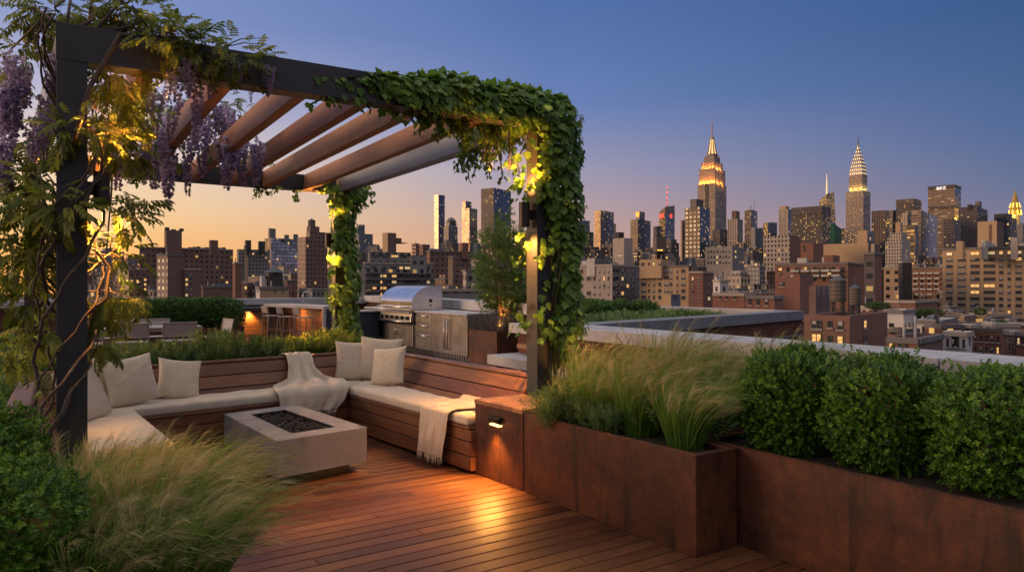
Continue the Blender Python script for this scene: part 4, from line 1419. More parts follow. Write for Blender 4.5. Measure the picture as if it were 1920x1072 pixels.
# ---- lavender + tree in the cube planter
LAV = herb_mesh('foliage', 150, .34, .20, HT3, M['sage'], .5)
for (x, y, lab) in ((7.98, 13.75, 'grey lavender nearest the fridge doors'), (8.02, 13.35, 'grey lavender at the planter front below the tree'), (8.05, 12.95, 'grey lavender at the corner of the cube planter'), (8.45, 12.86, 'grey lavender on the shaded side of the cube planter')):
    herb_at(lab, (x, y, .72), 0, (1.1, 1.1, 1.1), group='lavender in the cube planter', name='lavender', me=LAV)
r = thing('small_tree', 'slender multi stemmed tree lit from below in the cube planter', 'tree', (8.42, 13.3, .72))
mb = MB(); tips = []
for k in range(6):
    a = k * 1.05 + .4
    top = Vector((.40 * math.cos(a) * (.5 + .5 * (k % 2)), .40 * math.sin(a) * (.5 + .5 * (k % 2)), random.uniform(1.9, 2.4)))
    p0 = Vector((.05 * math.cos(a), .05 * math.sin(a), -.05)); path = []
    for i in range(9):
        f = i / 8; q = p0.lerp(top, f); q += Vector((math.cos(a), math.sin(a), 0)) * .10 * math.sin(f * PI) + Vector((random.gauss(0, .012), random.gauss(0, .012), 0)); path.append(q)
    mb.tube(path, [.028 * (1 - .8 * i / 8) for i in range(9)], 7, cap=False)
    for i in range(2, 9):
        for j in range(4):
            an = random.uniform(0, 6.28); d = Vector((math.cos(an), math.sin(an), random.uniform(.1, .7))).normalized()
            f = i / 8; L = (.52 - .28 * abs(f - .45)) * random.uniform(.6, 1.1)
            q = path[i] + d * L; m = path[i] + d * L * .5 + Vector((0, 0, -.02))
            mb.tube([path[i], m, q], [.008, .006, .003], 5, cap=False)
            for w_ in (.55, .8, 1.0):
                tips.append((path[i].lerp(q, w_), d))
                if random.random() < .6:
                    d2 = (d + Vector((random.gauss(0, .6), random.gauss(0, .6), random.gauss(.1, .3)))).normalized(); q2 = path[i].lerp(q, w_) + d2 * .16
                    mb.tube([path[i].lerp(q, w_), q2], [.004, .002], 4, cap=False); tips.append((q2, d2))
mb.build('trunk', M['bark'], r, smooth=True)
tp = np.array([tuple(t_[0]) for t_ in tips]); td = np.array([tuple(t_[1]) for t_ in tips])
k = 3
P = np.repeat(tp, k, 0) + NP.normal(0, .055, (len(tp) * k, 3)); D = nrm(np.repeat(td, k, 0) + rdir(len(tp) * k) * .9)
TT = sprig_t(7, .42, .42, .9, 3, False, .1, .25)
V, Fc, T_ = scatter(TT[0], TT[1], P, D, rdir(len(P)), .15 * NP.uniform(.7, 1.2, len(P)), np.clip(NP.normal(.5, .25, len(P)), 0, 1))
link('crown', npmesh('crown', V, Fc, M['tree'], T_), r)
print('tree tips', len(tips), tp.min(0), tp.max(0))
shrub('evergreen_shrub', 'shrub', 'dark evergreen shrub between the tree and the front ivy post', (8.75, 12.95, .70), hm[0], (.55, .7, .85), .5, .42, None, 4)


# ---- ivy
def ivy_leaf():
    out = [(0, 0), (.16, -.05), (.42, .06), (.36, .26), (.52, .50), (.28, .56), (.20, .74), (0, 1.0)]
    pts = out + [(-x, y) for x, y in out[-2:0:-1]]
    v = [(0, .35, 0)] + [(x, y, -.10 * abs(x) - .10 * max(0, y - .35) + .03 * math.sin(9 * y)) for x, y in pts]
    n = len(pts)
    f = [(0, 1 + i, 1 + (i + 1) % n) for i in range(n)]
    return np.array(v, float), np.array(f)
IV = ivy_leaf()


def ivy_thing(label, pts, nrms, sizes, stems, loc, extra=None):
    r = thing('ivy_vine', label, 'ivy')
    P, N = np.array(pts), nrm(np.array(nrms)); sizes = np.array(sizes)
    keep = np.ones(len(P), bool)
    for (c, h, side) in LIGHTS:
        dx = P[:, 0] - c.x; dy = P[:, 1] - c.y; dz = P[:, 2] - c.z
        r_ = .11 + .13 * np.clip(np.abs(dz) - .1, 0, .8)
        keep &= ~((dx * dx + dy * dy < r_ * r_) & (np.abs(dz) < .8))
    P, N, sizes = P[keep], N[keep], sizes[keep]
    n = len(P)
    down = np.array([0, 0, -1.0])
    D = down - N * (N @ down)[:, None] * .75 + rdir(n) * .42
    D = nrm(D + N * .18)
    Nn = nrm(N + rdir(n) * .38 + np.array([0, 0, .3]))
    V, Fv, T = scatter(IV[0], IV[1], P, D, Nn, sizes, np.clip(NP.normal(.45, .25, n), 0, 1))
    link('foliage', npmesh('foliage', V, Fv, M['ivy'], T), r)
    mb = MB()
    for s in stems: mb.tube(s, [.011] + [.008] * (len(s) - 2) + [.003], 6)
    mb.build('stem', M['vine_bark'], r, smooth=True)
    return finish(r, loc)


pts, ns, sz = [], [], []
# post P2
def sm(x, a, b): 
    t_ = min(1, max(0, (x - a) / (b - a))); return t_ * t_ * (3 - 2 * t_)
for k in range(2700):
    z = random.uniform(1.0, 3.5)
    wrap = sm(z, 2.15, 2.75)            # 0: only right side; 1: all round
    cx = P2.x + .06 + .19 * (1 - wrap) + .10 * wrap * (1 - sm(z, 3.1, 3.5)); cyy = P2.y - .06
    rx = .15 + .085 * wrap + .045 * math.sin(z * 6) + .03 * math.sin(z * 15); ry = .19 + .06 * wrap
    if z < 1.35: rx *= .6 + .4 * (z - 1.0) / .35; 
    a = random.uniform(0, 6.28)
    f = random.uniform(.72, 1.12)
    x, y = cx + rx * f * math.cos(a), cyy + ry * f * math.sin(a)
    if wrap < .35 and x < P2.x + .02: continue
    pts.append((x, y, z)); ns.append((math.cos(a), math.sin(a), .25)); sz.append(random.uniform(.045, .10))
for k in range(430):      # leaves left of the post, below and above its lamp
    z = random.choice([random.uniform(1.25, 2.3), random.uniform(2.58, 3.35), random.uniform(2.58, 3.35)])
    a = random.uniform(1.75, 5.2); rr = random.uniform(.13, .31)
    x, y = P2.x - .03 + rr * math.cos(a), P2.y + rr * math.sin(a) * .9
    if z < 1.75 and random.random() < .5: continue
    pts.append((x, y, z)); ns.append((math.cos(a), math.sin(a), .35)); sz.append(random.uniform(.045, .095))
# front beam
XA = on_y(592, 5.6).x
for k in range(2900):
    s = random.random()
    x = XA + (P2.x + .25 - XA) * s ** .72
    f = (x - XA) / (P2.x + .25 - XA)
    dens = sm(f, .02, .45)
    yb = P1.y + (P2.y - P1.y) * (x - P1.x) / (P2.x - P1.x)
    if random.random() > .22 + .78 * dens: continue
    rx = .09 + .10 * dens; rz = .06 + .135 * dens
    a = random.uniform(-.55, PI + .55)            # over the top and down both sides
    if dens < .5: a = random.uniform(.2, 2.2) if random.random() < .5 else random.uniform(1.8, PI + .4)
    g = random.uniform(.75, 1.15)
    y = yb - math.cos(a - PI) * rx * g * -1 * -1
    y = yb + rx * g * math.cos(a)
    z = PT - .10 + (rz * (.95 + .1 * math.sin(x * 9))) * g * math.sin(a) * (1.0 if math.sin(a) > 0 else 1.5)
    pts.append((x, y, z)); ns.append((0.05, math.cos(a), max(.1, math.sin(a)) + .1)); sz.append(random.uniform(.045, .098))
# trailing strands off the beams
stems = []
def strand(p, L, n, side):
    q = Vector(p); path = [q.copy()]
    for k in range(8):
        q = q + Vector((random.gauss(0, .02), random.gauss(0, .02), -L / 8)); path.append(q.copy())
    stems.append(path)
    for k in range(n):
        f = random.random(); i = min(7, int(f * 8)); w = path[i].lerp(path[i + 1], f * 8 - i)
        d = Vector((random.gauss(0, 1), random.gauss(0, 1), .2)).normalized()
        pts.append(tuple(w + d * random.uniform(.01, .06))); ns.append((d.x, d.y - .5, .3)); sz.append(random.uniform(.04, .085) * (1.15 - .5 * f))
for k in range(22):
    f = random.random(); x = on_y(800, 5.65).x + f * 1.0
    strand((x, 5.66 + random.uniform(-.05, .12), PT - .22), random.uniform(.15, .50) * (.6 + .6 * f), 16, 0)
for k in range(20):
    y = P2.y + .1 + 1.5 * random.random()
    strand((P2.x + random.uniform(-.12, .08), y, PT - .18), random.uniform(.2, .55) * (1.2 - .5 * (y - P2.y) / 1.6), 18, 0)
for k in range(10):
    x = on_y(random.uniform(590, 800), 5.65).x
    strand((x, 5.60, PT - .2), random.uniform(.06, .2), 7, 0)
for k in range(700):   # side beam cover near the corner
    y = P2.y + 1.3 * random.random() ** 1.5; a = random.uniform(-.4, PI + .4)
    pts.append((P2.x + .16 * math.cos(a), y, PT - .08 + .17 * math.sin(a))); ns.append((math.cos(a), -.2, max(.1, math.sin(a)))); sz.append(random.uniform(.06, .1))
for k in range(9):
    a0 = random.uniform(0, 6.28); p0 = Vector((P2.x + .28 + .16 * math.cos(a0), P2.y - .12 + .1 * math.sin(a0), .62)); path = [p0]
    for j in range(12):
        z = .62 + (j + 1) * .24; path.append(Vector((P2.x + .22 - .10 * min(1, j / 8) + .11 * math.cos(a0 + j * .5), P2.y - .10 + .09 * math.sin(a0 + j * .5), z)))
    stems.append(path)
ivy_thing('dense ivy cloaking the front right post and beam corner of the pergola', pts, ns, sz, stems, (P2.x, P2.y, .6))

pts, ns, sz, stems = [], [], [], []
for k in range(1700):
    z = random.uniform(.75, 3.45)
    a = random.uniform(0, 6.28); f = random.uniform(.7, 1.15)
    rx = .24 + .06 * math.sin(z * 4) + .10 * sm(z, 2.8, 3.4); cx = P3.x + .05
    if z < 1.4: cx += .06
    x, y = cx + rx * f * math.cos(a), P3.y - .05 + .22 * f * math.sin(a)
    if abs(x - (P3.x - .09)) < .05 and y < P3.y and 1.3 < z < 2.35 and random.random() < .7: continue
    pts.append((x, y, z)); ns.append((math.cos(a), math.sin(a), .25)); sz.append(random.uniform(.07, .125))
def strand3(p, L, n): strand(p, L, n, 0)
for k in range(14): strand((P3.x + random.uniform(-.1, .45), P3.y + random.uniform(-.6, .05), PT - .22), random.uniform(.15, .45), 16, 0)
for k in range(9): strand((P3.x - random.uniform(.5, 1.35), P3.y - .05, PT - .2), random.uniform(.1, .28), 9, 0)
for k in range(5):
    a0 = random.uniform(0, 6.28)
    stems.append([Vector((P3.x + .12 + .1 * math.cos(a0 + j * .5), P3.y - .1 + .06 * math.sin(a0 + j * .5), .5 + j * .26)) for j in range(12)])
ivy_thing('ivy climbing the rear post beside the bar counter', pts, ns, sz, stems, (P3.x, P3.y, .5))


# ---- wisteria
def comp_leaf():
    V, Fv, off = [], [], 0
    lv, lf = leaf_t(.46, 4, .22, .10)
    for k in range(9):
        if k == 8: t_, a = 1.0, 0
        else: t_ = .26 + .72 * (k // 2) / 3.6; a = (1 if k % 2 else -1) * (1.0 - .25 * t_)
        z = -.22 * t_ * t_
        d = np.array([[math.sin(a), math.cos(a), -.25 - .25 * t_]]); n_ = np.array([[0, .1, 1.0]])
        v, f, _ = scatter(lv, lf, np.array([[0, t_ * .86, z]]), d, n_, [(.36 if k < 8 else .40) * NP.uniform(.85, 1.1)])
        V.append(v); Fv.append(f + off); off += len(v)
    for i in range(4):
        t0, t1 = i / 4, (i + 1) / 4
        V.append(np.array([(-.006, t0 * .86, -.22 * t0 * t0), (.006, t0 * .86, -.22 * t0 * t0), (.005, t1 * .86, -.22 * t1 * t1), (-.005, t1 * .86, -.22 * t1 * t1)])); Fv.append(np.array([(off, off + 1, off + 2, off + 3)])); off += 4
    return np.concatenate(V), np.concatenate(Fv)
CL = comp_leaf()


def pd(px, py, dep):
    p = c2w((px - HX) / FPX * dep, dep); p.z = EYE - (py - HY) / FPX * dep; return p


clusters = [(112, 30, 5.25, .26, 56), (170, 42, 5.2, .20, 36), (62, 28, 5.25, .18, 20), (262, 42, 5.15, .22, 44), (305, 80, 5.05, .20, 34), (246, 18, 5.15, .15, 18), (355, 92, 5.15, .20, 32), (425, 98, 5.2, .22, 30), (470, 112, 5.3, .15, 16), (330, 60, 5.0, .15, 16),
            (40, 105, 5.2, .26, 26), (15, 140, 5.6, .22, 12), (75, 270, 5.5, .22, 14), (20, 320, 5.5, .25, 18), (120, 250, 4.75, .16, 14), (50, 350, 4.95, .3, 44),
            (212, 205, 5.1, .24, 60), (210, 270, 5.05, .22, 56), (228, 150, 5.1, .18, 34), (195, 235, 5.3, .2, 30), (195, 150, 5.3, .16, 16), (230, 185, 5.4, .18, 20),
            (115, 385, 4.70, .24, 46), (62, 405, 4.9, .3, 46), (205, 375, 4.95, .20, 30), (235, 405, 4.95, .20, 24), (30, 480, 5.0, .3, 44), (150, 240, 4.72, .14, 14), (85, 470, 4.85, .24, 30),
            (215, 550, 5.0, .20, 40), (195, 500, 4.95, .16, 22), (185, 590, 5.0, .14, 16), (182, 650, 5.1, .12, 14), (225, 480, 5.1, .16, 18), (45, 560, 5.1, .3, 40), (180, 640, 6.6, .2, 18), (25, 640, 5.2, .28, 30), (95, 620, 4.8, .16, 12),
            (270, 235, 8.2, .42, 36), (340, 205, 8.6, .42, 40), (410, 205, 8.8, .42, 40), (445, 215, 8.6, .3, 20), (300, 265, 8.6, .4, 24), (420, 275, 9.0, .35, 20), (480, 290, 9.0, .3, 10)]
wr = thing('wisteria_vine', 'flowering wisteria twining up the front left post and over the rafters', 'wisteria')
Pn, Dn, Nn, Sn = [], [], [], []
cents = []
for (px, py, dep, rad, n) in clusters:
    c = pd(px, py, dep); cents.append(c)
    n = int(n * 1.65)
    d = rdir(n); d[:, 2] *= .8
    P = np.array(c)[None] + d * rad * (NP.random((n, 1)) ** .6)
    Pn.append(P); Dn.append(nrm(d * .9 + np.array([0, 0, -.25]) + rdir(n) * .4)); Nn.append(nrm(np.array([[0, 0, 1.0]]) + rdir(n) * .5)); Sn.append(NP.uniform(.10, .175, n))
def clear_lamps(P):
    keep = np.ones(len(P), bool)
    for (c, h, side) in LIGHTS:
        dx = P[:, 0] - c.x; dy = P[:, 1] - c.y; dz = P[:, 2] - c.z
        r_ = .12 + .14 * np.clip(np.abs(dz) - .1, 0, .8)
        keep &= ~((dx * dx + dy * dy < r_ * r_) & (np.abs(dz) < .75))
    return keep
P = np.concatenate(Pn); D = np.concatenate(Dn); N = np.concatenate(Nn); Sc = np.concatenate(Sn)
kp = clear_lamps(P); P, D, N, Sc = P[kp], D[kp], N[kp], Sc[kp]
V, Fv, T = scatter(CL[0], CL[1], P, D, N, Sc, np.clip(NP.normal(.48, .25, len(P)), 0, 1))
link('foliage', npmesh('foliage', V, Fv, M['wist'], T), wr)
# stems
mb = MB()
def wob(p, a): return p + Vector((random.gauss(0, a), random.gauss(0, a), random.gauss(0, a)))
for k, (a0, turns, rr, r0, zt, dx) in enumerate([(0, 1.6, .17, .024, 3.6, -.45), (2.1, 1.3, .19, .020, 3.5, -.38), (4.2, 2.0, .16, .018, 3.55, -.30), (1.2, 1.1, .21, .014, 3.0, -.50), (3.2, 1.5, .18, .013, 2.7, -.25), (5.4, 1.8, .20, .012, 3.4, -.42)]):
    path = []; n = 44
    for i in range(n + 1):
        f = i / n; z = .30 + (zt - .30) * f
        lean_ = max(0, 1 - (z - .3) / 1.25)
        a = a0 + turns * 2 * PI * max(0, (z - 1.0)) / 2.6
        x = P1.x + dx * lean_ ** 1.4 * 1.0 + rr * math.cos(a) * (1 - lean_ * .6)
        y = P1.y - .25 * lean_ + rr * math.sin(a) * (1 - lean_ * .6) - .02
        path.append(Vector((x + .012 * math.sin(i * 1.7 + k), y + .012 * math.cos(i * 1.3 + k), z)))
    mb.tube(path, [r0 * .62 * (1.15 - .6 * i / n) for i in range(n + 1)], 8)
for i, c in enumerate(cents):
    far = (c - Vector((P1.x, P1.y, c.z))).length > 1.6
    if far:
        a = Vector((c.x + random.uniform(-.3, .3), c.y + .4, PT - .02))
    else:
        a = Vector((P1.x + random.uniform(-.1, .1), P1.y + random.uniform(-.12, .12), max(.5, c.z - random.uniform(.1, .4))))
        if c.z > 3.3: a = Vector((P1.x + (c.x - P1.x) * .4, P1.y - .05, PT + .01))
    m1 = wob(a.lerp(c, .4) + Vector((0, 0, .08)), .05); m2 = wob(a.lerp(c, .75) + Vector((0, 0, .06)), .05)
    k_ = .4 if (not far and 150 < clusters[i][0] < 250 and 120 < clusters[i][1] < 430) else 1.0
    mb.tube([a, m1, m2, c], [.011 * k_, .009 * k_, .006 * k_, .004 * k_], 6)
    for q in range(3):
        e = c + Vector(tuple(rdir(1)[0])) * .2
        mb.tube([m2, m2.lerp(e, .5) + Vector((0, 0, .03)), e], [.005, .004, .002], 5)
# a run of stem along the front beam and two arching whips
mb.tube([Vector((P1.x - .02, P1.y - .12, 2.6)), Vector((P1.x + .1, P1.y - .13, 3.1)), Vector((P1.x + .28, P1.y - .12, 3.5)), Vector((P1.x + .55, P1.y - .02, PT + .03)), Vector((P1.x + 1.2, P1.y + .02, PT + .03)), Vector((P1.x + 1.7, P1.y, PT + .04))], [.018, .017, .015, .013, .011, .008], 8)
mb.tube([pd(165, 585, 4.8), pd(200, 560, 4.9), pd(205, 500, 4.95), pd(180, 470, 4.9), pd(150, 455, 4.75)], [.012, .013, .012, .010, .007], 8)
mb.tube([pd(75, 650, 4.9), pd(40, 610, 5.0), pd(60, 590, 5.0), pd(85, 560, 4.95), pd(78, 520, 4.95)], [.012, .013, .013, .012, .01], 8)
mb.build('stem', M['vine_bark'], wr, smooth=True)


def raceme_mesh(seed):
    rg = np.random.default_rng(seed); n = 92
    t_ = rg.random(n) ** .8
    r_ = (.10 * (1 - t_) ** .75 + .016) * rg.uniform(.5, 1.0, n)
    a = rg.uniform(0, 6.28, n)
    P = np.stack([r_ * np.cos(a), r_ * np.sin(a), -t_], -1)
    lv, lf = leaf_t(.8, 3, .3, .2)
    D = nrm(np.stack([np.cos(a), np.sin(a), rg.uniform(-.7, .4, n)], -1)); parts = []
    for q in range(3):
        dd = nrm(D + rdir(n) * .75)
        parts.append(scatter(lv, lf, P, dd, rdir(n), .105 * rg.uniform(.7, 1.2, n) * (1.1 - .55 * t_), np.clip(.68 - .45 * t_ + rg.normal(0, .15, n), 0, 1)))
    V, Fv, T = cat(parts)
    return npmesh('flower_cluster', V, Fv, M['petal'], T)
RM = [raceme_mesh(i) for i in range(4)]
def raceme(p, L, k):
    o = bpy.data.objects.new('flower_cluster', RM[k % 4]); COL.objects.link(o); o.parent = wr
    o.location = p; o.scale = (L * random.uniform(.85, 1.2), L * random.uniform(.85, 1.2), L); o.rotation_euler = (random.gauss(0, .08), random.gauss(0, .08), random.uniform(0, 6))
rk = 0
for px, py, dep, L in ((348, 112, 5.0, .26), (362, 118, 5.05, .20), (374, 160, 5.2, .30), (432, 108, 5.15, .20), (508, 128, 5.3, .20), (470, 168, 6.5, .12), (318, 135, 5.05, .22), (335, 118, 5.0, .30), (398, 128, 5.15, .22), (452, 118, 5.2, .16), (286, 150, 5.2, .26), (298, 170, 5.6, .36), (328, 190, 5.8, .34), (372, 205, 6.2, .34), (405, 190, 6.6, .30), (500, 120, 5.3, .14), (355, 150, 5.3, .14)):
    raceme(pd(px, py, dep), L, rk); rk += 1
for k in range(30):
    px = random.uniform(-8, 98); py = random.uniform(65, 255) + (20 if px < 30 else 0); dep = random.uniform(4.75, 5.6)
    raceme(pd(px, py, dep), random.uniform(.22, .42), rk); rk += 1
for k in range(40):
    px = random.gauss(360, 75); py = random.uniform(190, 300); dep = random.uniform(7.6, 9.4)
    if px < 225 or px > 490: continue
    if px > 430: py = random.uniform(235, 275)
    raceme(pd(px, py, dep), random.uniform(.36, .58), rk); rk += 1
print('racemes', rk)
finish(wr, (0, 0, 0))
# move the vine's origin to its foot without touching the flower objects' own meshes
# =================================================================== CITY
GZ = -28.0
FM = {}


def fac(key, wall, glass=(.02, .022, .028), bay=3.0, flr=3.2, ww=.5, wh=.5, lit=.12, cols=((1, .62, .22), (1, .42, .10), (1, .80, .50)), e=1.5, grough=.2, gmet=0.0, wrough=.85, wmet=0.0, var=.25, hband=False):
    t = NT('facade_' + key)
    uvn = t.n('ShaderNodeUVMap'); uvn.uv_map = 'UVMap'
    sp = t.n('ShaderNodeSeparateXYZ'); t.l(uvn.outputs[0], sp.inputs[0])
    if bay < 30: bay *= .60
    if flr < 30: flr *= .70
    lit *= .42; e *= .60
    u = t.math('DIVIDE', sp.outputs[0], bay); v = t.math('DIVIDE', sp.outputs[1], flr)
    fu, fv = t.math('FRACT', u), t.math('FRACT', v)
    mu = t.math('LESS_THAN', t.math('ABSOLUTE', t.math('SUBTRACT', fu, .5)), ww / 2)
    mv = t.math('LESS_THAN', t.math('ABSOLUTE', t.math('SUBTRACT', fv, .5)), wh / 2)
    mask = t.math('MULTIPLY', mu, mv)
    oi = t.n('ShaderNodeObjectInfo')
    cb = t.n('ShaderNodeCombineXYZ'); t.l(t.math('FLOOR', u), cb.inputs[0]); t.l(t.math('FLOOR', v), cb.inputs[1]); t.l(t.math('MULTIPLY', oi.outputs['Random'], 311.0), cb.inputs[2])
    wn = t.n('ShaderNodeTexWhiteNoise', noise_dimensions='3D'); t.l(cb.outputs[0], wn.inputs['Vector'])
    sc = t.n('ShaderNodeSeparateColor'); t.l(wn.outputs['Color'], sc.inputs[0])
    cl = t.n('ShaderNodeTexNoise'); cl.inputs['Scale'].default_value = .16; t.l(cb.outputs[0], cl.inputs['Vector'])
    thr = t.math('MULTIPLY', t.math('MULTIPLY_ADD', cl.outputs['Fac'], 2.2, -.25, True), lit * 1.25)
    on = t.math('MULTIPLY', t.math('LESS_THAN', wn.outputs['Value'], thr), mask)
    lc = t.ramp(sc.outputs[0], [(0, cols[0]), (.5, cols[1] if len(cols) > 1 else cols[0]), (1, cols[-1])])
    col = t.coord('Object')
    n1 = t.noise(col, .035, 4, .6); n2 = t.noise(col, .5, 3, .6)
    wc = t.ramp(t.math('ADD', t.math('MULTIPLY', n1, .6), t.math('MULTIPLY', n2, .4)), [(.3, tuple(x * (1 - var) for x in wall)), (.7, tuple(min(1, x * (1 + var)) for x in wall))])
    gl = t.mix(sc.outputs[1], tuple(x * .5 for x in glass), tuple(min(1, x * 1.6) for x in glass))
    base = t.mix(mask, wc, gl)
    t.set(Base_Color=base, Roughness=t.math('MULTIPLY_ADD', mask, grough - wrough, wrough), Metallic=t.math('MULTIPLY_ADD', mask, gmet - wmet, wmet),
          Emission_Color=lc, Emission_Strength=t.math('MULTIPLY', on, t.math('MULTIPLY_ADD', sc.outputs[2], e, e * .25)))
    FM[key] = t.m
    return t.m


Y1 = ((1, .58, .18), (1, .42, .08), (1, .74, .40))
fac('brown', (.18, .112, .09), bay=3.4, flr=3.1, ww=.42, wh=.42, lit=.16, cols=Y1)
fac('brown_blank', (.17, .105, .086), bay=40, flr=3.1, ww=.02, wh=.3, lit=.1)
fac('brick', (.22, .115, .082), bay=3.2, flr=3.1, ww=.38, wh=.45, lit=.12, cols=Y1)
fac('brick_blank', (.21, .10, .074), bay=60, flr=30, ww=.01, wh=.01, lit=0)
fac('tan', (.40, .28, .18), bay=3.4, flr=3.1, ww=.45, wh=.45, lit=.15, cols=Y1)
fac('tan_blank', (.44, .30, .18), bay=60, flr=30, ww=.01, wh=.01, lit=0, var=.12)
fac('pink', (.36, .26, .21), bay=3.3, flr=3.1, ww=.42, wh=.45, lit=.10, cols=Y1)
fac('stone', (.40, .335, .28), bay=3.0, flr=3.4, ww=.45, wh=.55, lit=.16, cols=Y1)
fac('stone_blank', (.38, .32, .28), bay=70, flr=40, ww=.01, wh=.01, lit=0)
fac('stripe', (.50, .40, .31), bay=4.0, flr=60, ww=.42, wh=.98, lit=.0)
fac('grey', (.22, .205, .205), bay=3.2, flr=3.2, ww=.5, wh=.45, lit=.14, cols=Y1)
fac('slate', (.14, .165, .21), bay=3.0, flr=3.2, ww=.5, wh=.5, lit=.14, cols=Y1)
fac('dark', (.11, .09, .092), bay=3.4, flr=3.5, ww=.6, wh=.4, lit=.10, cols=Y1)
fac('dark_grid', (.12, .095, .085), bay=4.2, flr=3.9, ww=.62, wh=.55, lit=.42, cols=Y1, e=1.1)
fac('grid_gold', (.20, .13, .085), glass=(.10, .07, .04), bay=8.5, flr=7.0, ww=.58, wh=.58, lit=1.5, cols=((1, .72, .36), (1, .60, .25), (1, .80, .50)), e=.7)
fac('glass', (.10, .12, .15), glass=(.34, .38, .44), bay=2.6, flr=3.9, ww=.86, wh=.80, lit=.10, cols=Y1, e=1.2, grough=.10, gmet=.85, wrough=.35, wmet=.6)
fac('glass_afterglow', (.20, .23, .27), glass=(.24, .145, .055), bay=3.4, flr=5.6, ww=.90, wh=.80, lit=.0, cols=Y1, e=1.0, grough=.36, gmet=.92, wrough=.3, wmet=.8)  # sunset's gold reflection tinted into the glass colour
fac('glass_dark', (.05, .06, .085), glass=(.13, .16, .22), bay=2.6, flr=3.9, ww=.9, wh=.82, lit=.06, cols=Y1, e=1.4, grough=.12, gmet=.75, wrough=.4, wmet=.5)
fac('ribs', (.19, .13, .09), glass=(.05, .05, .06), bay=5.5, flr=3.9, ww=.6, wh=.75, lit=.12, cols=Y1, e=1.0)
fac('hstripe', (.28, .20, .145), glass=(.12, .09, .07), bay=9, flr=3.9, ww=.95, wh=.5, lit=.30, cols=((1, .62, .25), (1, .48, .14), (1, .75, .40)), e=.8)
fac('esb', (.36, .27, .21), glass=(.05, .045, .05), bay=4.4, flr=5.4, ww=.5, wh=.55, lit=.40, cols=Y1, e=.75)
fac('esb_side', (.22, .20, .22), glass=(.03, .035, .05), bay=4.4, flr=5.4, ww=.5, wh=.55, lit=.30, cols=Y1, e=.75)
fac('white', (.52, .50, .49), bay=3.4, flr=3.3, ww=.3, wh=.42, lit=.05, cols=Y1, var=.15)
fac('lit_floor', (.16, .12, .08), glass=(.1, .08, .05), bay=5.0, flr=4.0, ww=.9, wh=.6, lit=1.2, cols=Y1, e=1.0)
FM['roof'] = plain('roof_felt', (.10, .10, .115), .9, 0, .4, .3)
FM['roof_pale'] = plain('roof_silver', (.34, .34, .37), .8, 0, .3, .4)
FM['roof_blue'] = plain('roof_blue', (.13, .19, .30), .7, 0, .3, .4)
FM['mech'] = plain('plant_room', (.16, .15, .155), .8, 0, .25, .3)
FM['mech_dark'] = plain('dark_plant', (.05, .045, .045), .8, 0, .25, .3)
FM['tank'] = wood('tank_wood', (.10, .075, .06), (.20, .16, .135), rough=.8, var=.3, grain=.5)
FM['tankroof'] = plain('tank_roof', (.07, .08, .10), .6, .2, .2, 1)
FM['green'] = plain('green_netting', (.012, .09, .055), .8, 0, .2, .1)
FM['win'] = plain('window_glass_dark', (.03, .035, .045), .12, 0, .4, .5, spec=.7)
FM['wframe'] = plain('window_frame_grey', (.10, .09, .085), .6)
FM['wlit'] = glow('window_lit', (1.0, .55, .18), .72)
FM['wlit2'] = glow('window_lit_pale', (1.0, .74, .40), .48)
FM['wshade'] = plain('window_blind', (.42, .40, .37), .7, 0, .3, .6)
FM['sill'] = plain('stone_sill', (.36, .31, .27), .8)
FM['gold'] = plain('gold_roof', (.62, .40, .10), .35, .8, .2, .3)
FM['redlight'] = glow('red_sign_lamp', (1.0, .05, .03), 2.2)
FM['orangelight'] = glow('orange_crown_lamp', (1.0, .32, .05), 1.6)
FM['crownlight'] = glow('crown_arch_lamp', (1.0, .70, .30), 1.5)
FM['goldlight'] = glow('gold_lamp', (1.0, .60, .12), 1.6)
FM['whitesign'] = glow('white_sign_letters', (1, .96, .92), 1.1)
FM['mastlight'] = glow('mast_lamp', (1.0, .60, .22), 1.15)
FM['chrome'] = plain('crown_steel', (.30, .27, .25), .38, .8, .2, .2)
CITY_LIGHTS = []


def tpx(px): return (px - HX) / FPX


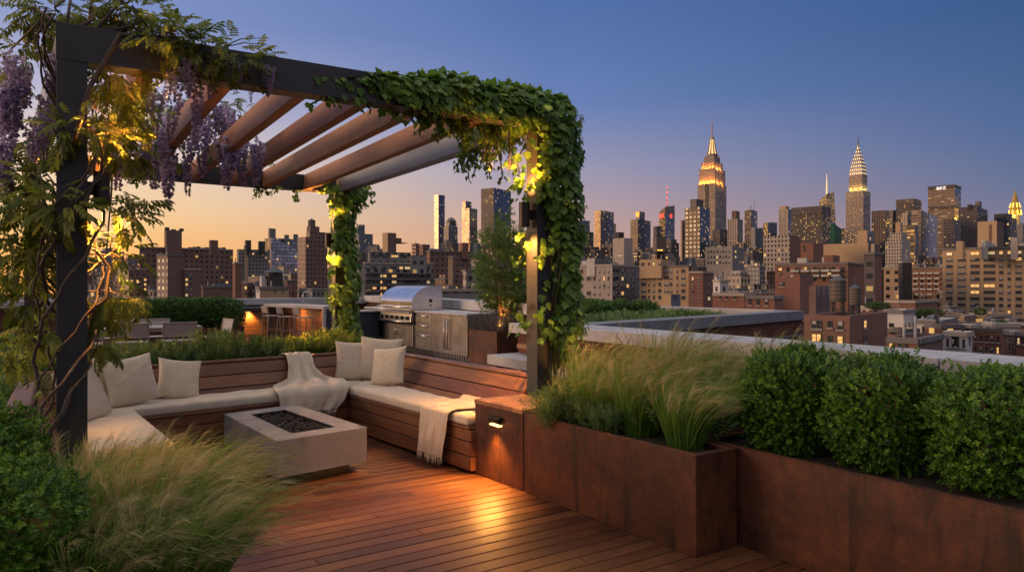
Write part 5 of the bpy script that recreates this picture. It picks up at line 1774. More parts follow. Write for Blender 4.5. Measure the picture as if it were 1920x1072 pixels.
class Box3:
    """a box standing in the city; nearest vertical edge at pixel xs and depth d"""
    def __init__(s, x0, xs, x1, d, th=None, side=None):
        t0, ts, t1 = tpx(x0), tpx(xs), tpx(x1)
        if th is not None and th < R_(12): th = None
        if th is None:
            if xs >= x1: th = math.atan(ts) - R_(2)
            elif xs <= x0: th = math.atan(ts) + PI / 2 + R_(1)
            else:
                lo, hi = math.atan(t1), PI / 2 + math.atan(t0)
                rf = (x1 - xs) / (x1 - x0)
                th = min(hi - R_(9), max(lo + R_(9), lo + (hi - lo) * (.12 + .76 * rf)))
        s.th = th
        c, n = math.cos(th), math.sin(th)
        cx = ts * d
        a = (cx - t0 * d) / max(1e-4, (c + t0 * n)) if xs > x0 else None
        b = (t1 * d - cx) / (n - t1 * c) if x1 > xs else None
        if a is None: a = side or b * .6
        if b is None: b = side or a * .6
        if b > 3.2 * a and (x1 - xs) < (xs - x0): b = 3.2 * a
        s.a, s.b, s.d = a, b, d
        C = Vector((cx, d)); L = Vector((-c, n)); Rr = Vector((n, c))
        s.q = [C, C + Rr * b, C + Rr * b + L * a, C + L * a]         # ccw seen from above (camera frame)
        s.w = [c2w(p.x, p.y) for p in s.q]

    def zpx(s, py, d=None): return EYE - (py - HY) / FPX * (d or s.d)

    def walls(s, mb, z0, z1, miL=0, miR=0, roof=None, uo=None):
        uo = uo if uo is not None else random.randint(0, 50)
        w = s.w
        def f(p, q, mi, u0):
            L = (q - p).length
            mb.face([(p.x, p.y, z0), (q.x, q.y, z0), (q.x, q.y, z1), (p.x, p.y, z1)], [(u0, z0), (u0 + L, z0), (u0 + L, z1), (u0, z1)], mi)
        # centre the bays on each visible face
        f(w[3], w[0], miL, 0.0); f(w[0], w[1], miR, 0.0); f(w[1], w[2], miL, 7.0); f(w[2], w[3], miR, 7.0)
        if roof is not None:
            mb.face([(p.x, p.y, z1) for p in w], None, roof)

    def plane_pt(s, face, px, py):
        """point on the left ('L') or right ('R') face seen at px,py"""
        p0, dirv = (s.q[0], (s.q[3] - s.q[0]).normalized()) if face == 'L' else (s.q[0], (s.q[1] - s.q[0]).normalized())
        t_ = tpx(px)
        # (p0 + k dir).x = t (p0+k dir).y
        k = (t_ * p0.y - p0.x) / (dirv.x - t_ * dirv.y)
        p = p0 + dirv * k
        return k, p, EYE - (py - HY) / FPX * p.y

    def frame(s, face):
        n = -(s.q[1] - s.q[0]).normalized() if face == 'L' else -(s.q[3] - s.q[0]).normalized()
        d = (s.q[0] - s.q[3]).normalized() if face == 'L' else (s.q[1] - s.q[0]).normalized()
        return c2w(d.x, d.y), c2w(n.x, n.y)


RV = random.Random(77)
COVER = []      # (x0,x1,ytop,d)
NAMES = []


def bld(label, x0, xs, x1, yt, d, mL, mR=None, tiers=(), name='city_building', cat_='building', group=None, th=None, rim=None, short=None, roofm='roof', side=None, reg=True):
    mR = mR or mL
    r = thing(name, label, cat_, group=group)
    B = Box3(x0, xs, x1, d, th, side)
    zt = B.zpx(yt)
    if rim is None: rim = .9 if yt > 520 else 0
    mats = [FM[mL], FM[mR], FM[roofm]]
    mb = MB(); B.walls(mb, GZ, zt, 0, 1)
    if rim:
        q = [tuple(p.xy) for p in B.w]; iq = inset(q, .35)
        for i in range(4):
            a, b_, c_, e_ = q[i], q[(i + 1) % 4], iq[(i + 1) % 4], iq[i]
            mb.face([(*a, zt), (*b_, zt), (*c_, zt), (*e_, zt)], None, 1)
            mb.face([(*e_, zt), (*c_, zt), (*c_, zt - rim), (*e_, zt - rim)], None, 1)
    mb.build('wall', mats, r)
    mb = MB(); zr = zt - rim + (.002 if rim else -.02)
    q = [tuple(p.xy) for p in B.w]
    if rim: q = inset(q, .352)
    mb.face([(*p, zr) for p in q]); mb.build('roof', FM[roofm], r)
    if reg: COVER.append((x0, x1, yt, d))
    if 455 < yt and d < 520 and 'stair house' not in label and 'bulkhead box' not in label and 'tanks' not in label:
        q4 = [Vector((p.x, p.y)) for p in B.w]
        for k in range(RV.randint(2, 4)):
            u_, v_ = RV.uniform(.08, .9), RV.uniform(.08, .55)
            c_ = q4[0].lerp(q4[3], u_).lerp(q4[1].lerp(q4[2], u_), v_)
            kk = min(1.0, min(B.a, B.b) / 16); sx_, sy_, sz_ = RV.uniform(.4, 1.5) * kk, RV.uniform(.4, 1.3) * kk, RV.uniform(.5, 1.7) * kk
            e_ = (q4[3] - q4[0]).normalized(); g_ = Vector((-e_.y, e_.x))
            f4 = [c_ - e_ * sx_ - g_ * sy_, c_ + e_ * sx_ - g_ * sy_, c_ + e_ * sx_ + g_ * sy_, c_ - e_ * sx_ + g_ * sy_]
            if (f4[1] - f4[0]).cross(f4[3] - f4[0]) < 0: f4.reverse()
            mv = MB(); mv.prism([tuple(p) for p in f4], zr - .05, zr + sz_)
            if RV.random() < .35: mv.lathe([(.12, 0), (.12, RV.uniform(1, 2.4))], (c_.x, c_.y, zr + sz_ - .02), 8)
            mv.build('roof_vent', [FM['mech'], FM['mech_dark'], FM['roof_pale'], FM['wshade']][RV.randint(0, 3)], r)
        if zr - GZ > 4:
            mv = MB()
            for face in 'LR':
                d__, n__ = B.frame(face); o0 = B.w[3] if face == 'L' else B.w[0]; LL = B.a if face == 'L' else B.b
                z__ = zt - .25
                mv.bar(Vector((o0.x, o0.y, z__)) + n__ * .09, Vector((o0.x, o0.y, z__)) + d__ * LL + n__ * .09, .18, .45)
            mv.build('cornice', FM['mech'] if RV.random() < .5 else FM['sill'], r)
    if short: NAMES.append((short, (x0 + x1) / 2))
    r['_b'] = 0
    boxes = [B]
    zp = zr
    for i, tr in enumerate(tiers):
        tx0, txs, tx1, ty = tr[:4]; m = tr[4] if len(tr) > 4 else mL; m2 = tr[5] if len(tr) > 5 else m
        nm = tr[6] if len(tr) > 6 else ('upper_storey' if m in (mL, mR) else 'roof_house')
        dd = d * (1 + .0035 * (i + 1)) + (2.0 if d < 400 else 0)
        T_ = Box3(tx0, txs, tx1, dd, B.th if (txs > tx0 and tx1 > txs) else None)
        if T_.b > B.b: T_ = Box3(tx0, txs, tx1, dd, B.th) if False else T_
        zt_ = T_.zpx(ty)
        mb = MB(); T_.walls(mb, zr - 3, zt_, 0, 1, 2); mb.build(nm, [FM[m], FM[m2], FM[roofm]], r)
        if reg: COVER.append((tx0, tx1, ty, d))
        boxes.append(T_)
    del r['_b']
    c = B.w[0]
    r['_loc'] = (c.x, c.y, GZ)
    return r, boxes


def done(r):
    loc = tuple(r['_loc']); del r['_loc']
    return finish(r, loc)


WCACHE = {}
def win_mesh(w, h, kind, panes=2, sill=True):
    key = (round(w, 1), round(h, 1), kind, panes, sill)
    if key in WCACHE: return WCACHE[key]
    w, h = key[0], key[1]
    mb = MB(); fr = min(.09, w * .08); dpt = .08
    mb.box(-w / 2, w / 2, -dpt, -.002, -h / 2, -h / 2 + fr, 0); mb.box(-w / 2, w / 2, -dpt, -.002, h / 2 - fr, h / 2, 0)
    n = panes
    for i in range(n + 1):
        x = -w / 2 + fr / 2 + (w - fr) * i / n; mb.box(x - fr / 2, x + fr / 2, -dpt, -.002, -h / 2 + fr + .001, h / 2 - fr - .001, 0)
    rg = random.Random(hash(key) % 9999)
    for i in range(n):
        a = -w / 2 + fr + (w - fr) * i / n + .001; b = -w / 2 + (w - fr) * (i + 1) / n - .001
        z0, z1 = -h / 2 + fr + .001, h / 2 - fr - .001
        zm = (z0 + z1) / 2 + .02
        mb.box(a, b, -.05, -.003, z0, zm - .03, 1); mb.box(a, b, -.06, -.003, zm + .0, z1, 1 if (kind != 'shade' or i % 2) else 2)
        mb.box(a, b, -.07, -.003, zm - .029, zm - .001, 0)
        if kind == 'shade' and rg.random() < .4: mb.box(a, b, -.055, -.0505, z0 + .3, zm - .03, 2)
    if sill: mb.box(-w / 2 - .08, w / 2 + .08, -.14, -.001, -h / 2 - .14, -h / 2 - .002, 3)
    g = {'dark': 'win', 'shade': 'win', 'lit': 'wlit', 'lit2': 'wlit2'}[kind]
    me = mb.mesh('window', [FM['wframe'], FM[g], FM['wshade'], FM['sill']])
    WCACHE[key] = me
    return me


def windows(r, B, face, cols, rows, lit=.1, panes=2, skip=0.0, sill=True, grid_px=True):
    """cols: (px centre, px width), rows: (py centre, px height) measured on the photo at the face's nearest edge"""
    d, n = B.frame(face)
    rz = math.atan2(d.y, d.x)
    hh = None
    for (py, ph) in rows:
        zc = B.zpx(py); h = ph / FPX * B.d
        for (px, pw) in cols:
            if random.random() < skip: continue
            k, p, _ = B.plane_pt(face, px, HY)
            k1 = B.plane_pt(face, px - pw / 2, HY)[0]; k2 = B.plane_pt(face, px + pw / 2, HY)[0]
            w = abs(k2 - k1)
            q = random.random()
            if isinstance(lit, dict): kind = lit.get((px, py), 'dark')
            else: kind = 'lit' if q < lit * .65 else 'lit2' if q < lit else 'shade' if q < .6 else 'dark'
            pn = panes if not callable(panes) else panes(w)
            o = bpy.data.objects.new('window', win_mesh(w, h, kind, pn, sill)); COL.objects.link(o); o.parent = r
            p3 = c2w(p.x, p.y, zc) + n * .0
            o.location = p3; o.rotation_euler = (0, 0, rz)
            # local -Y must face along the outward normal
    return r


def fin(r):
    """origin to the foot; windows are placed by location so they move too"""
    loc = Vector(tuple(r['_loc'])); del r['_loc']
    for c in r.children:
        if c.name.startswith('window') or c.name.startswith('balcony'):
            c.location = c.location - loc
        else:
            c.data.transform(Matrix.Translation(-loc))
            for g_ in c.children: g_.data.transform(Matrix.Translation(-loc))
    r.location = loc
    return r


def pn(w): return max(1, min(5, int(round(w / 1.1))))


# ------------------------------------------------------------------ left skyline
r, b = bld('slate blue stepped tower left of the big brown apartment block', 181, 190, 233, 470, 700, 'slate', tiers=[(178, 184, 192, 484), (192, 199, 224, 465)], short='stepped slate tower'); done(r)
r, b = bld('small pale blue box building between slate tower and brown block', 236, 240, 259, 481, 650, 'slate'); done(r)
r, b = bld('pale slim block at the left edge of the skyline', 160, 166, 176, 484, 600, 'slate'); done(r)
r, b = bld('wide brown apartment slab with a tall turreted roof house', 261, 262, 437, 462, 280, 'brown', tiers=[(308, 312, 341, 431, 'brown_blank', 'brown_blank', 'roof_house'), (392, 395, 409, 450, 'brown_blank', 'brown_blank', 'roof_house')], short='brown apartment slab', th=R_(-18))
mb = MB()
for px, dy in ((311, 5), (323, 2), (338, 4)):
    k, p, z = b[1].plane_pt('R', px, 431 - dy); mb.box(*(lambda q: (q.x - .8, q.x + .8, q.y - .8, q.y + .8))(c2w(p.x, p.y + 1)), b[1].zpx(432), b[1].zpx(431 - dy))
for q in range(9):
    px = 350 + q * 8; k, p, z = b[0].plane_pt('R', px, 462); w = c2w(p.x, p.y + 3); mb.box(w.x - .7, w.x + .7, w.y - .7, w.y + .7, b[0].zpx(463), b[0].zpx(460 - (q % 3)))
mb.build('chimney_pots', FM['mech_dark'], r)
done(r)
r, b = bld('brown apartment wing with a pale corner shaft, in front of the slab', 230, 241, 277, 503, 230, 'pink', 'brown', short='brown wing'); 
windows(r, b[0], 'R', [(262, 5), (272, 5)], [(y, 5) for y in (515, 524, 533, 542, 552)], .35, 1); fin(r)
r, b = bld('blank brown brick shaft rising in the middle of the brown block', 294, 314, 344, 476, 222, 'pink', 'brown_blank', short='brown shaft', th=R_(4)); done(r)
r, b = bld('low brown wing with a lit window column, right of the blank shaft', 344, 346, 378, 503, 226, 'brown_blank', 'brown_blank', th=R_(-14))
windows(r, b[0], 'R', [(350, 5), (358, 4)], [(y, 5) for y in (515, 524, 533, 543, 553)], .4, 1); fin(r)
r, b = bld('brown low wing with pale blue roof plant, in front of the slab', 378, 380, 436, 536, 205, 'brown_blank', 'brown_blank', tiers=[(398, 400, 433, 531, 'slate', 'slate', 'roof_house')], th=R_(-14)); done(r)
r, b = bld('narrow red brick chimney tower beside the brown slab', 436, 441, 453, 491, 200, 'brick_blank', short='red chimney tower'); done(r)
r, b = bld('grey apartment tower with two dark bulkheads and a pale pilaster', 444, 447, 506, 467, 420, 'grey', tiers=[(459, 462, 471, 450, 'mech_dark', 'mech_dark', 'roof_house'), (484, 486, 497, 452, 'mech_dark', 'mech_dark', 'roof_house')], short='grey bulkhead tower', th=R_(-12))
B = b[0]; mb = MB(); d_, n_ = B.frame('R'); k, p, z = B.plane_pt('R', 461, 500); w = c2w(p.x, p.y)
mb.hexa([w - d_ * 1.0 + Vector((0, 0, GZ)), w + d_ * 1.0 + Vector((0, 0, GZ)), w + d_ * 1.0 - n_ * -.6 + Vector((0, 0, GZ)), w - d_ * 1.0 + n_ * .6 + Vector((0, 0, GZ))] + [w - d_ * 1.0 + Vector((0, 0, B.zpx(460))), w + d_ * 1.0 + Vector((0, 0, B.zpx(460))), w + d_ * 1.0 + n_ * .6 + Vector((0, 0, B.zpx(460))), w - d_ * 1.0 + n_ * .6 + Vector((0, 0, B.zpx(460)))])
mb.build('pilaster', FM['tan_blank'], r); done(r)
r, b = bld('bluish glass apartment tower with three dark roof boxes', 496, 508, 558, 446, 560, 'tan', 'glass', tiers=[(503, 506, 517, 428, 'mech', 'mech', 'roof_house'), (533, 535, 542, 440, 'mech', 'mech', 'roof_house'), (550, 551, 559, 439, 'mech', 'mech', 'roof_house')], short='bluish glass tower', th=R_(-2)); done(r)
r, b = bld('warm brick tower topped by a wooden water tank on a roof house', 558, 573, 614, 444, 330, 'pink', 'brown', tiers=[(574, 581, 612, 434, 'pink', 'brown', 'upper_storey'), (575, 582, 599, 424, 'brown_blank', 'brown_blank', 'roof_house')], short='water tank tower', th=R_(-2))
k, p, z = b[2].plane_pt('L', 581, 424); w = c2w(p.x, p.y + 3)
mb = MB(); z0 = b[2].zpx(424) - .3; mb.lathe([(1.75, 0), (1.75, 3.2)], (w.x, w.y, z0), 16); mb.build('water_tank', FM['tank'], r); mb = MB(); mb.lathe([(1.9, 0), (.15, 1.0), (.1, 1.5)], (w.x, w.y, z0 + 3.2), 16); mb.build('tank_lid', FM['tankroof'], r); done(r)
r, b = bld('small beige walled building low in front of the grey tower', 480, 487, 542, 537, 120, 'white', 'tan_blank', tiers=[(487, 490, 500, 517, 'white'), (508, 513, 535, 530, 'white', 'grey')], short='beige low building', th=R_(-6)); 
windows(r, b[0], 'R', [(516, 3), (530, 3)], [(545, 4)], .5, 1); fin(r)
# gabled tank house
r = thing('roof_tank_house', 'dark gabled tank house on the low beige building', 'tank house')
p = c2w(tpx(503) * 121, 124); z = EYE - (520 - HY) / FPX * 122
mb = MB(); mb.box(p.x - 1.2, p.x + 1.2, p.y - 1.2, p.y + 1.2, z - 2, z + .9); mb.build('wall', FM['mech_dark'], r); mb = MB(); mb.lathe([(1.9, 0), (.05, 1.1)], (p.x, p.y, z + .9), 4); mb.build('roof', FM['tankroof'], r); finish(r, (p.x, p.y, z - 2))
r, b = bld('bluish ziggurat tower peeking right of the rear ivy post', 668, 675, 711, 457, 900, 'slate', tiers=[(668, 673, 699, 438), (668, 671, 684, 421)], short='bluish ziggurat'); done(r)
# ------------------------------------------------------------------ centre left
r, b = bld('wide grey terrace apartment block behind the grill with lit windows', 682, 684, 812, 491, 180, 'grey', tiers=[(690, 693, 770, 472, 'grey'), (770, 771, 800, 478, 'grey'), (697, 699, 714, 469, 'tan_blank', 'tan_blank', 'roof_house')], short='grey terrace block', th=R_(-9))
for y in (511.5, 523, 534.5, 546):
    k, p, _ = b[0].plane_pt('R', 747, 500); d_, n_ = b[0].frame('R'); zc = b[0].zpx(y); L = b[0].b
    o = c2w(b[0].q[0].x, b[0].q[0].y)
    mb = MB(); mb.bar(o + d_ * .2 + n_ * .5 + Vector((0, 0, zc)), o + d_ * (L * .98) + n_ * .5 + Vector((0, 0, zc)), 1.0, .35); mb.build('balcony_slab', FM['mech'], r)
cols = [(690, 8), (702, 9), (715, 4), (721.5, 7), (733, 3), (739, 10), (752, 8), (764, 11), (778, 10), (792, 7), (803, 6)]
for y in (501.5, 513 + 4, 528.5, 540, 552): windows(r, b[0], 'R', cols, [(y, 6)], .30, pn, .06, False)
windows(r, b[1], 'R', [(705, 14), (722, 12), (740, 14), (757, 12)], [(479.5, 6)], .25, 4, 0, False)
for c in [c for c in r.children if c.name.startswith('balcony')]: pass
loc = Vector(tuple(r['_loc'])); del r['_loc']
for c in r.children:
    if c.name.startswith('window'): c.location -= loc
    else: c.data.transform(Matrix.Translation(-loc))
r.location = loc
r, b = bld('pale pinkish blank wing beside the grey terrace block', 666, 672, 684, 497, 172, 'stone_blank'); done(r)
r, b = bld('blank tan and brown stair tower stepping down on the skyline', 717, 727, 743, 436, 230, 'tan_blank', 'brown_blank', tiers=[(730, 743, 753, 446, 'brown_blank'), (740, 752, 763, 456, 'brown_blank')], short='stepped blank tower', th=R_(6)); done(r)
r, b = bld('dark red stub tower right of the stepped blank tower', 772, 779, 786, 456, 420, 'brick'); done(r)
r, b = bld('dark brown block with an orange lit side left of the slim tower', 786, 793, 806, 458, 400, 'brick', 'brown', short='orange sided block'); done(r)
r, b = bld('long dark red brown apartment mass below the slim gold towers', 800, 806, 882, 470, 270, 'brick', 'brown', tiers=[(803, 806, 831, 466, 'slate', 'slate', 'roof_house'), (861, 867, 879, 455, 'brick_blank', 'brick_blank', 'roof_house')], short='dark red apartment mass', th=R_(-4)); done(r)
r, b = bld('tall tan chimney shaft in front of the dark red apartments', 840, 849, 852, 480, 235, 'tan_blank', 'brown_blank', th=R_(10)); done(r)
r, b = bld('dark grey block behind the small tree', 868, 874, 985, 505, 150, 'stone', 'grey', tiers=[(884, 892, 960, 492, 'grey')], short='dark grey block'); done(r)
r, b = bld('low roof with vents between the grill hood and the small tree', 815, 822, 905, 541, 110, 'stone', 'grey', tiers=[(835, 841, 855, 535, 'mech', 'mech', 'roof_house'), (884, 888, 896, 531, 'stone', 'stone', 'roof_house')]); done(r)
r, b = bld('slimmest tall tower with a bright gold left edge', 814, 822, 834, 365, 1500, 'glass_afterglow', 'glass_dark', short='slim gold tower', th=R_(40)); done(r)
r, b = bld('stone tower with a rounded dome top beside the slim gold tower', 832, 841, 858, 424, 1200, 'stripe', 'slate', tiers=[(836, 843, 856, 416, 'stone', 'slate')], short='domed stone tower')
w = b[1].w[0] + (b[1].w[2] - b[1].w[0]) * .5; mb = MB(); mb.lathe([(8.5, 0), (8, 3), (6, 6), (3, 8), (.3, 9)], (w.x, w.y, b[1].zpx(416) - .2), 16); mb.build('dome', FM['mech'], r, smooth=True); done(r)
r, b = bld('stepped glass tower with a gold left face behind the tree', 866, 880, 895, 390, 1300, 'glass_afterglow', 'glass_dark', tiers=[(867, 873, 884, 377, 'glass_afterglow', 'glass_dark')], short='stepped gold glass tower', th=R_(36)); done(r)
r, b = bld('broad dark glass tower with a ribbed brown left face', 902, 926, 958, 352, 1100, 'ribs', 'glass_dark', short='broad ribbed tower', th=R_(34)); done(r)
# ------------------------------------------------------------------ centre right
r, b = bld('purple grey tower just right of the ivy post with a red shoulder', 1070, 1085, 1113, 434, 900, 'brick', 'dark', tiers=[(1076, 1084, 1106, 413, 'dark', 'slate')], short='purple shoulder tower'); done(r)
r, b = bld('square blue glass tower with a gold left face', 1114, 1126, 1151, 394, 1300, 'glass_afterglow', 'glass_dark', short='square gold and blue tower', th=R_(38)); done(r)
r, b = bld('tan stub behind the square gold and blue tower', 1146, 1150, 1155, 419, 1500, 'tan_blank'); done(r)
r, b = bld('blank pinkish stone block with plant on its roof', 1149, 1170, 1186, 446, 350, 'stone_blank', 'stone_blank', tiers=[(1153, 1160, 1170, 435, 'mech_dark', 'mech_dark', 'roof_house')], short='blank pink stone block')
windows(r, b[0], 'L', [(1161, 3), (1166, 2)], [(478, 6)], 0, 1); fin(r)
r, b = bld('crowned tower with an orange lit top and blue flanks', 1182, 1196, 1220, 411, 1400, 'tan', 'glass_dark', tiers=[(1192, 1199, 1209, 396, 'glass', 'glass_dark')], short='orange crowned tower', th=R_(38))
k, p, z = b[1].plane_pt('L', 1195.5, 402); d_, n_ = b[1].frame('L'); w = c2w(p.x, p.y, z); mb = MB()
mb.slab(w - d_ * 3.6 + n_ * .3 + Vector((0, 0, -5)), w + d_ * 3.6 + n_ * .3 + Vector((0, 0, -5)), w + d_ * 3.6 + n_ * .3 + Vector((0, 0, 5)), w - d_ * 3.6 + n_ * .3 + Vector((0, 0, 5)), .4); mb.build('crown_light', FM['orangelight'], r); done(r)
r, b = bld('glass tower with red lamps, slanted glass crown and striped mast', 1236, 1247, 1265, 402, 1500, 'lit_floor', 'glass_dark', short='red lamp tower', th=R_(36))
B = b[0]; z1 = B.zpx(402); w = [Vector((p.x, p.y, z1)) for p in B.w]
mb = MB(); hh = [B.zpx(388) - z1, B.zpx(381) - z1, B.zpx(384) - z1, B.zpx(397) - z1]
w2 = [p + Vector((0, 0, h)) for p, h in zip(w, hh)]
for i in range(4): mb.face([w[i], w[(i + 1) % 4], w2[(i + 1) % 4], w2[i]])
mb.face(w2); mb.build('crown', FM['glass_afterglow'], r)
mb = MB()
for face, px in (('L', 1240.5), ('R', 1258)):
    k, p, z = B.plane_pt(face, px, 405); d_, n_ = B.frame(face); q = c2w(p.x, p.y, z); L = 4.6
    mb.slab(q - d_ * L + n_ * .4 - Vector((0, 0, 4)), q + d_ * L + n_ * .4 - Vector((0, 0, 4)), q + d_ * L + n_ * .4 + Vector((0, 0, 4)), q - d_ * L + n_ * .4 + Vector((0, 0, 4)), .4)
mb.build('red_lamp', FM['redlight'], r)
c = B.w[0] + (B.w[2] - B.w[0]) * .5; mb = MB(); ms = MB()
for k in range(11):
    za, zb = B.zpx(400) + k * 5.6, B.zpx(400) + (k + 1) * 5.6; rr = 1.5 - k * .1
    (mb if k % 2 else ms).lathe([(rr, 0), (rr, zb - za)], (c.x, c.y, za), 8)
mb.build('mast_white', FM['wshade'], r); ms.build('mast_red', FM['redlight'], r); done(r)
r, b = bld('dark stepped tower in front of the red lamp tower', 1225, 1231, 1241, 424, 900, 'dark'); done(r)
r = thing('roof_tank', 'big dark brown roof tank house with lamps along its foot', 'tank house'); B = Box3(1224, 1231, 1249, 300); mb = MB(); B.walls(mb, B.zpx(472), B.zpx(444), 0, 0, 0); mb.build('wall', FM['tank'], r); mb = MB(); B2 = Box3(1226, 1232, 1248, 301); B2.walls(mb, B.zpx(476), B.zpx(465), 0, 0); mb.build('support', FM['mech_dark'], r)
mb = MB()
for px in (1234, 1238, 1241): 
    k, p, z = B.plane_pt('R', px, 469); q = c2w(p.x, p.y, z); d_, n_ = B.frame('R'); mb.bar(q + n_ * .1 - d_ * .35, q + n_ * .1 + d_ * .35, .2, .45)
mb.build('lamp', FM['goldlight'], r); finish(r, tuple(B.w[0] + Vector((0, 0, B.zpx(476))))); COVER.append((1224, 1249, 444, 300))
r, b = bld('brown stump building carrying the dark tank house', 1222, 1231, 1252, 476, 303, 'tan', 'brown'); done(r)
r, b = bld('thin tan tower standing alone left of the gold grid tower', 1276, 1279, 1284, 413, 1600, 'tan', 'glass_dark'); done(r)
r, b = bld('gold grid tower with a dark crown in front of the tallest tower', 1284, 1312, 1331, 388, 800, 'grid_gold', 'glass_dark', tiers=[(1294, 1306, 1319, 373, 'dark')], short='gold grid tower', th=R_(44)); done(r)
r, b = bld('low dark wing at the foot of the tallest tower', 1336, 1350, 1364, 430, 1300, 'dark', 'dark'); done(r)

# tallest tower with floodlit setbacks and mast
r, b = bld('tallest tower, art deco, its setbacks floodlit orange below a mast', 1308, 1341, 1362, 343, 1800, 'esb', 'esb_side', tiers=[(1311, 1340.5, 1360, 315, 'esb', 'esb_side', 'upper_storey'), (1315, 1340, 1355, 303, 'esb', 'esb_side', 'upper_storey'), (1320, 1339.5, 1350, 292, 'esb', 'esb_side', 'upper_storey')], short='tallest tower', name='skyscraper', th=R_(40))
for i, bb in enumerate(b[:1]):
    d_, n_ = bb.frame('L'); k, p, z = bb.plane_pt('L', 1325, 343); q = c2w(p.x, p.y)
    mb = MB(); mb.slab(q - d_ * 3.5 + n_ * 1.2 + Vector((0, 0, GZ)), q + d_ * 3.5 + n_ * 1.2 + Vector((0, 0, GZ)), q + d_ * 3.5 + n_ * 1.2 + Vector((0, 0, bb.zpx(343))), q - d_ * 3.5 + n_ * 1.2 + Vector((0, 0, bb.zpx(343))), 1.0)
    mb.build('recess_shade_band', FM['dark'], r)  # dark slab on the flat wall paints the shade of a recess
c = b[3].w[0] + (b[3].w[2] - b[3].w[0]) * .5
def zp(py, d=1815): return EYE - (py - HY) / FPX * d
S_ = 1815 / FPX
mb = MB(); mb.lathe([(12.5 * S_, 0), (12.5 * S_, 4), (10 * S_, 4.1), (10 * S_, 8)], (c.x, c.y, zp(292) - .5), 12); mb.build('mast_base', FM['esb_side'], r)
mb = MB(); mb.lathe([(8.6 * S_, zp(286)), (6.2 * S_, zp(276)), (4.6 * S_, zp(266)), (3.6 * S_, zp(258))], (c.x, c.y, 0), 8); mb.build('mast', FM['mastlight'], r)
mb = MB()
for k in range(8):
    a = PI / 8 + k * PI / 4
    mb.tube([(c.x + 8.9 * S_ * math.cos(a), c.y + 8.9 * S_ * math.sin(a), zp(286.5)), (c.x + 6.4 * S_ * math.cos(a), c.y + 6.4 * S_ * math.sin(a), zp(276)), (c.x + 3.9 * S_ * math.cos(a), c.y + 3.9 * S_ * math.sin(a), zp(257))], [2.2, 1.6, 1.0], 5)
mb.build('mast_fin', FM['chrome'], r)
mb = MB(); mb.lathe([(4.0 * S_, zp(257.5)), (4.0 * S_, zp(255)), (2.6 * S_, zp(251)), (1.3 * S_, zp(249))], (c.x, c.y, 0), 12); mb.build('mast_cap', FM['chrome'], r)
mb = MB(); mb.lathe([(1.2 * S_, zp(250)), (.95 * S_, zp(235)), (.55 * S_, zp(228)), (.3 * S_, zp(215))], (c.x, c.y, 0), 8)
for y in (247, 243, 239, 235, 231): mb.lathe([(1.6 * S_, zp(y)), (1.6 * S_, zp(y - .9))], (c.x, c.y, 0), 8)
mb.build('antenna', plain('antenna_paint', (.55, .32, .28), .5), r)
for bi, (hgt, py, e) in {0: (5, 341.8, 3.0e4), 1: (4, 314, 2.4e4)}.items():
    bb = b[bi + 1]
    for face, fr in (('L', (.12, .35, .6, .85)), ('R', (.2, .6))):
        d_, n_ = bb.frame(face); w0 = bb.w[3] if face == 'L' else bb.w[0]; Lf = bb.a if face == 'L' else bb.b
        for f in fr:
            q = w0 + d_ * (Lf * f) + n_ * 4.5; CITY_LIGHTS.append((Vector((q.x, q.y, bb.zpx(py, 1800))), e, (1, .29, .03)))
done(r)

r, b = bld('beige vertical striped tower with a brown roof box', 1364, 1383, 1393, 410, 900, 'stripe', 'grey', tiers=[(1372, 1380, 1387, 395, 'brown_blank', 'brown_blank', 'roof_house')], short='striped beige tower', th=R_(36)); done(r)
r, b = bld('grey glass tower with a gold left face and thin roof aerials', 1396, 1408, 1420, 393, 1500, 'hstripe', 'glass_dark', short='gold and grey aerial tower', th=R_(38))
mb = MB(); c = b[0].w[0] + (b[0].w[2] - b[0].w[0]) * .4
mb.tube([(c.x, c.y, b[0].zpx(394)), (c.x, c.y, b[0].zpx(384))], .7, 6); c2 = c + c2w(7, 5); mb.tube([c2 + Vector((0, 0, b[0].zpx(394))), c2 + c2w(3, 0) + Vector((0, 0, b[0].zpx(374)))], .4, 6); mb.build('antenna', FM['mech_dark'], r); done(r)
r, b = bld('low grey block between the aerial tower and the glass box', 1408, 1416, 1436, 427, 1000, 'grey', 'slate'); done(r)
r, b = bld('glass box building with one lit floor corner', 1431, 1440, 1457, 417, 950, 'lit_floor', 'glass_dark', short='lit glass box'); done(r)
r, b = bld('slim pink stone tower with a gold lit top beside a blue slab', 1460, 1478, 1488, 392, 1300, 'stripe', 'glass_dark', tiers=[(1462, 1473, 1480, 386, 'tan_blank', 'tan_blank', 'upper_storey')], short='slim pink stone tower', th=R_(44)); done(r)
r, b = bld('wide dark office slab with a tight grid of lit windows', 1484, 1541, 1557, 386, 1000, 'dark_grid', 'dark_grid', short='wide dark grid slab', th=R_(44))
mb = MB(); bb = Box3(1483.5, 1541, 1557.5, 998, R_(44)); bb.walls(mb, bb.zpx(400), bb.zpx(385.5), 0, 0, 0); mb.build('top_band', FM['dark'], r); done(r)
r, b = bld('slanted gold glass tower with a spire behind the dark slab', 1533, 1552, 1567, 415, 1600, 'lit_floor', 'glass', short='slanted gold tower', th=R_(44))
B = b[0]; z1 = B.zpx(415); w = [Vector((p.x, p.y, z1)) for p in B.w]; cc = (w[0] + w[2]) / 2
hh = [B.zpx(362) - z1, B.zpx(357) - z1, B.zpx(360) - z1, B.zpx(374) - z1]
w2 = [cc + (p - cc) * .80 + Vector((0, 0, h)) for p, h in zip(w, hh)]
mb = MB()
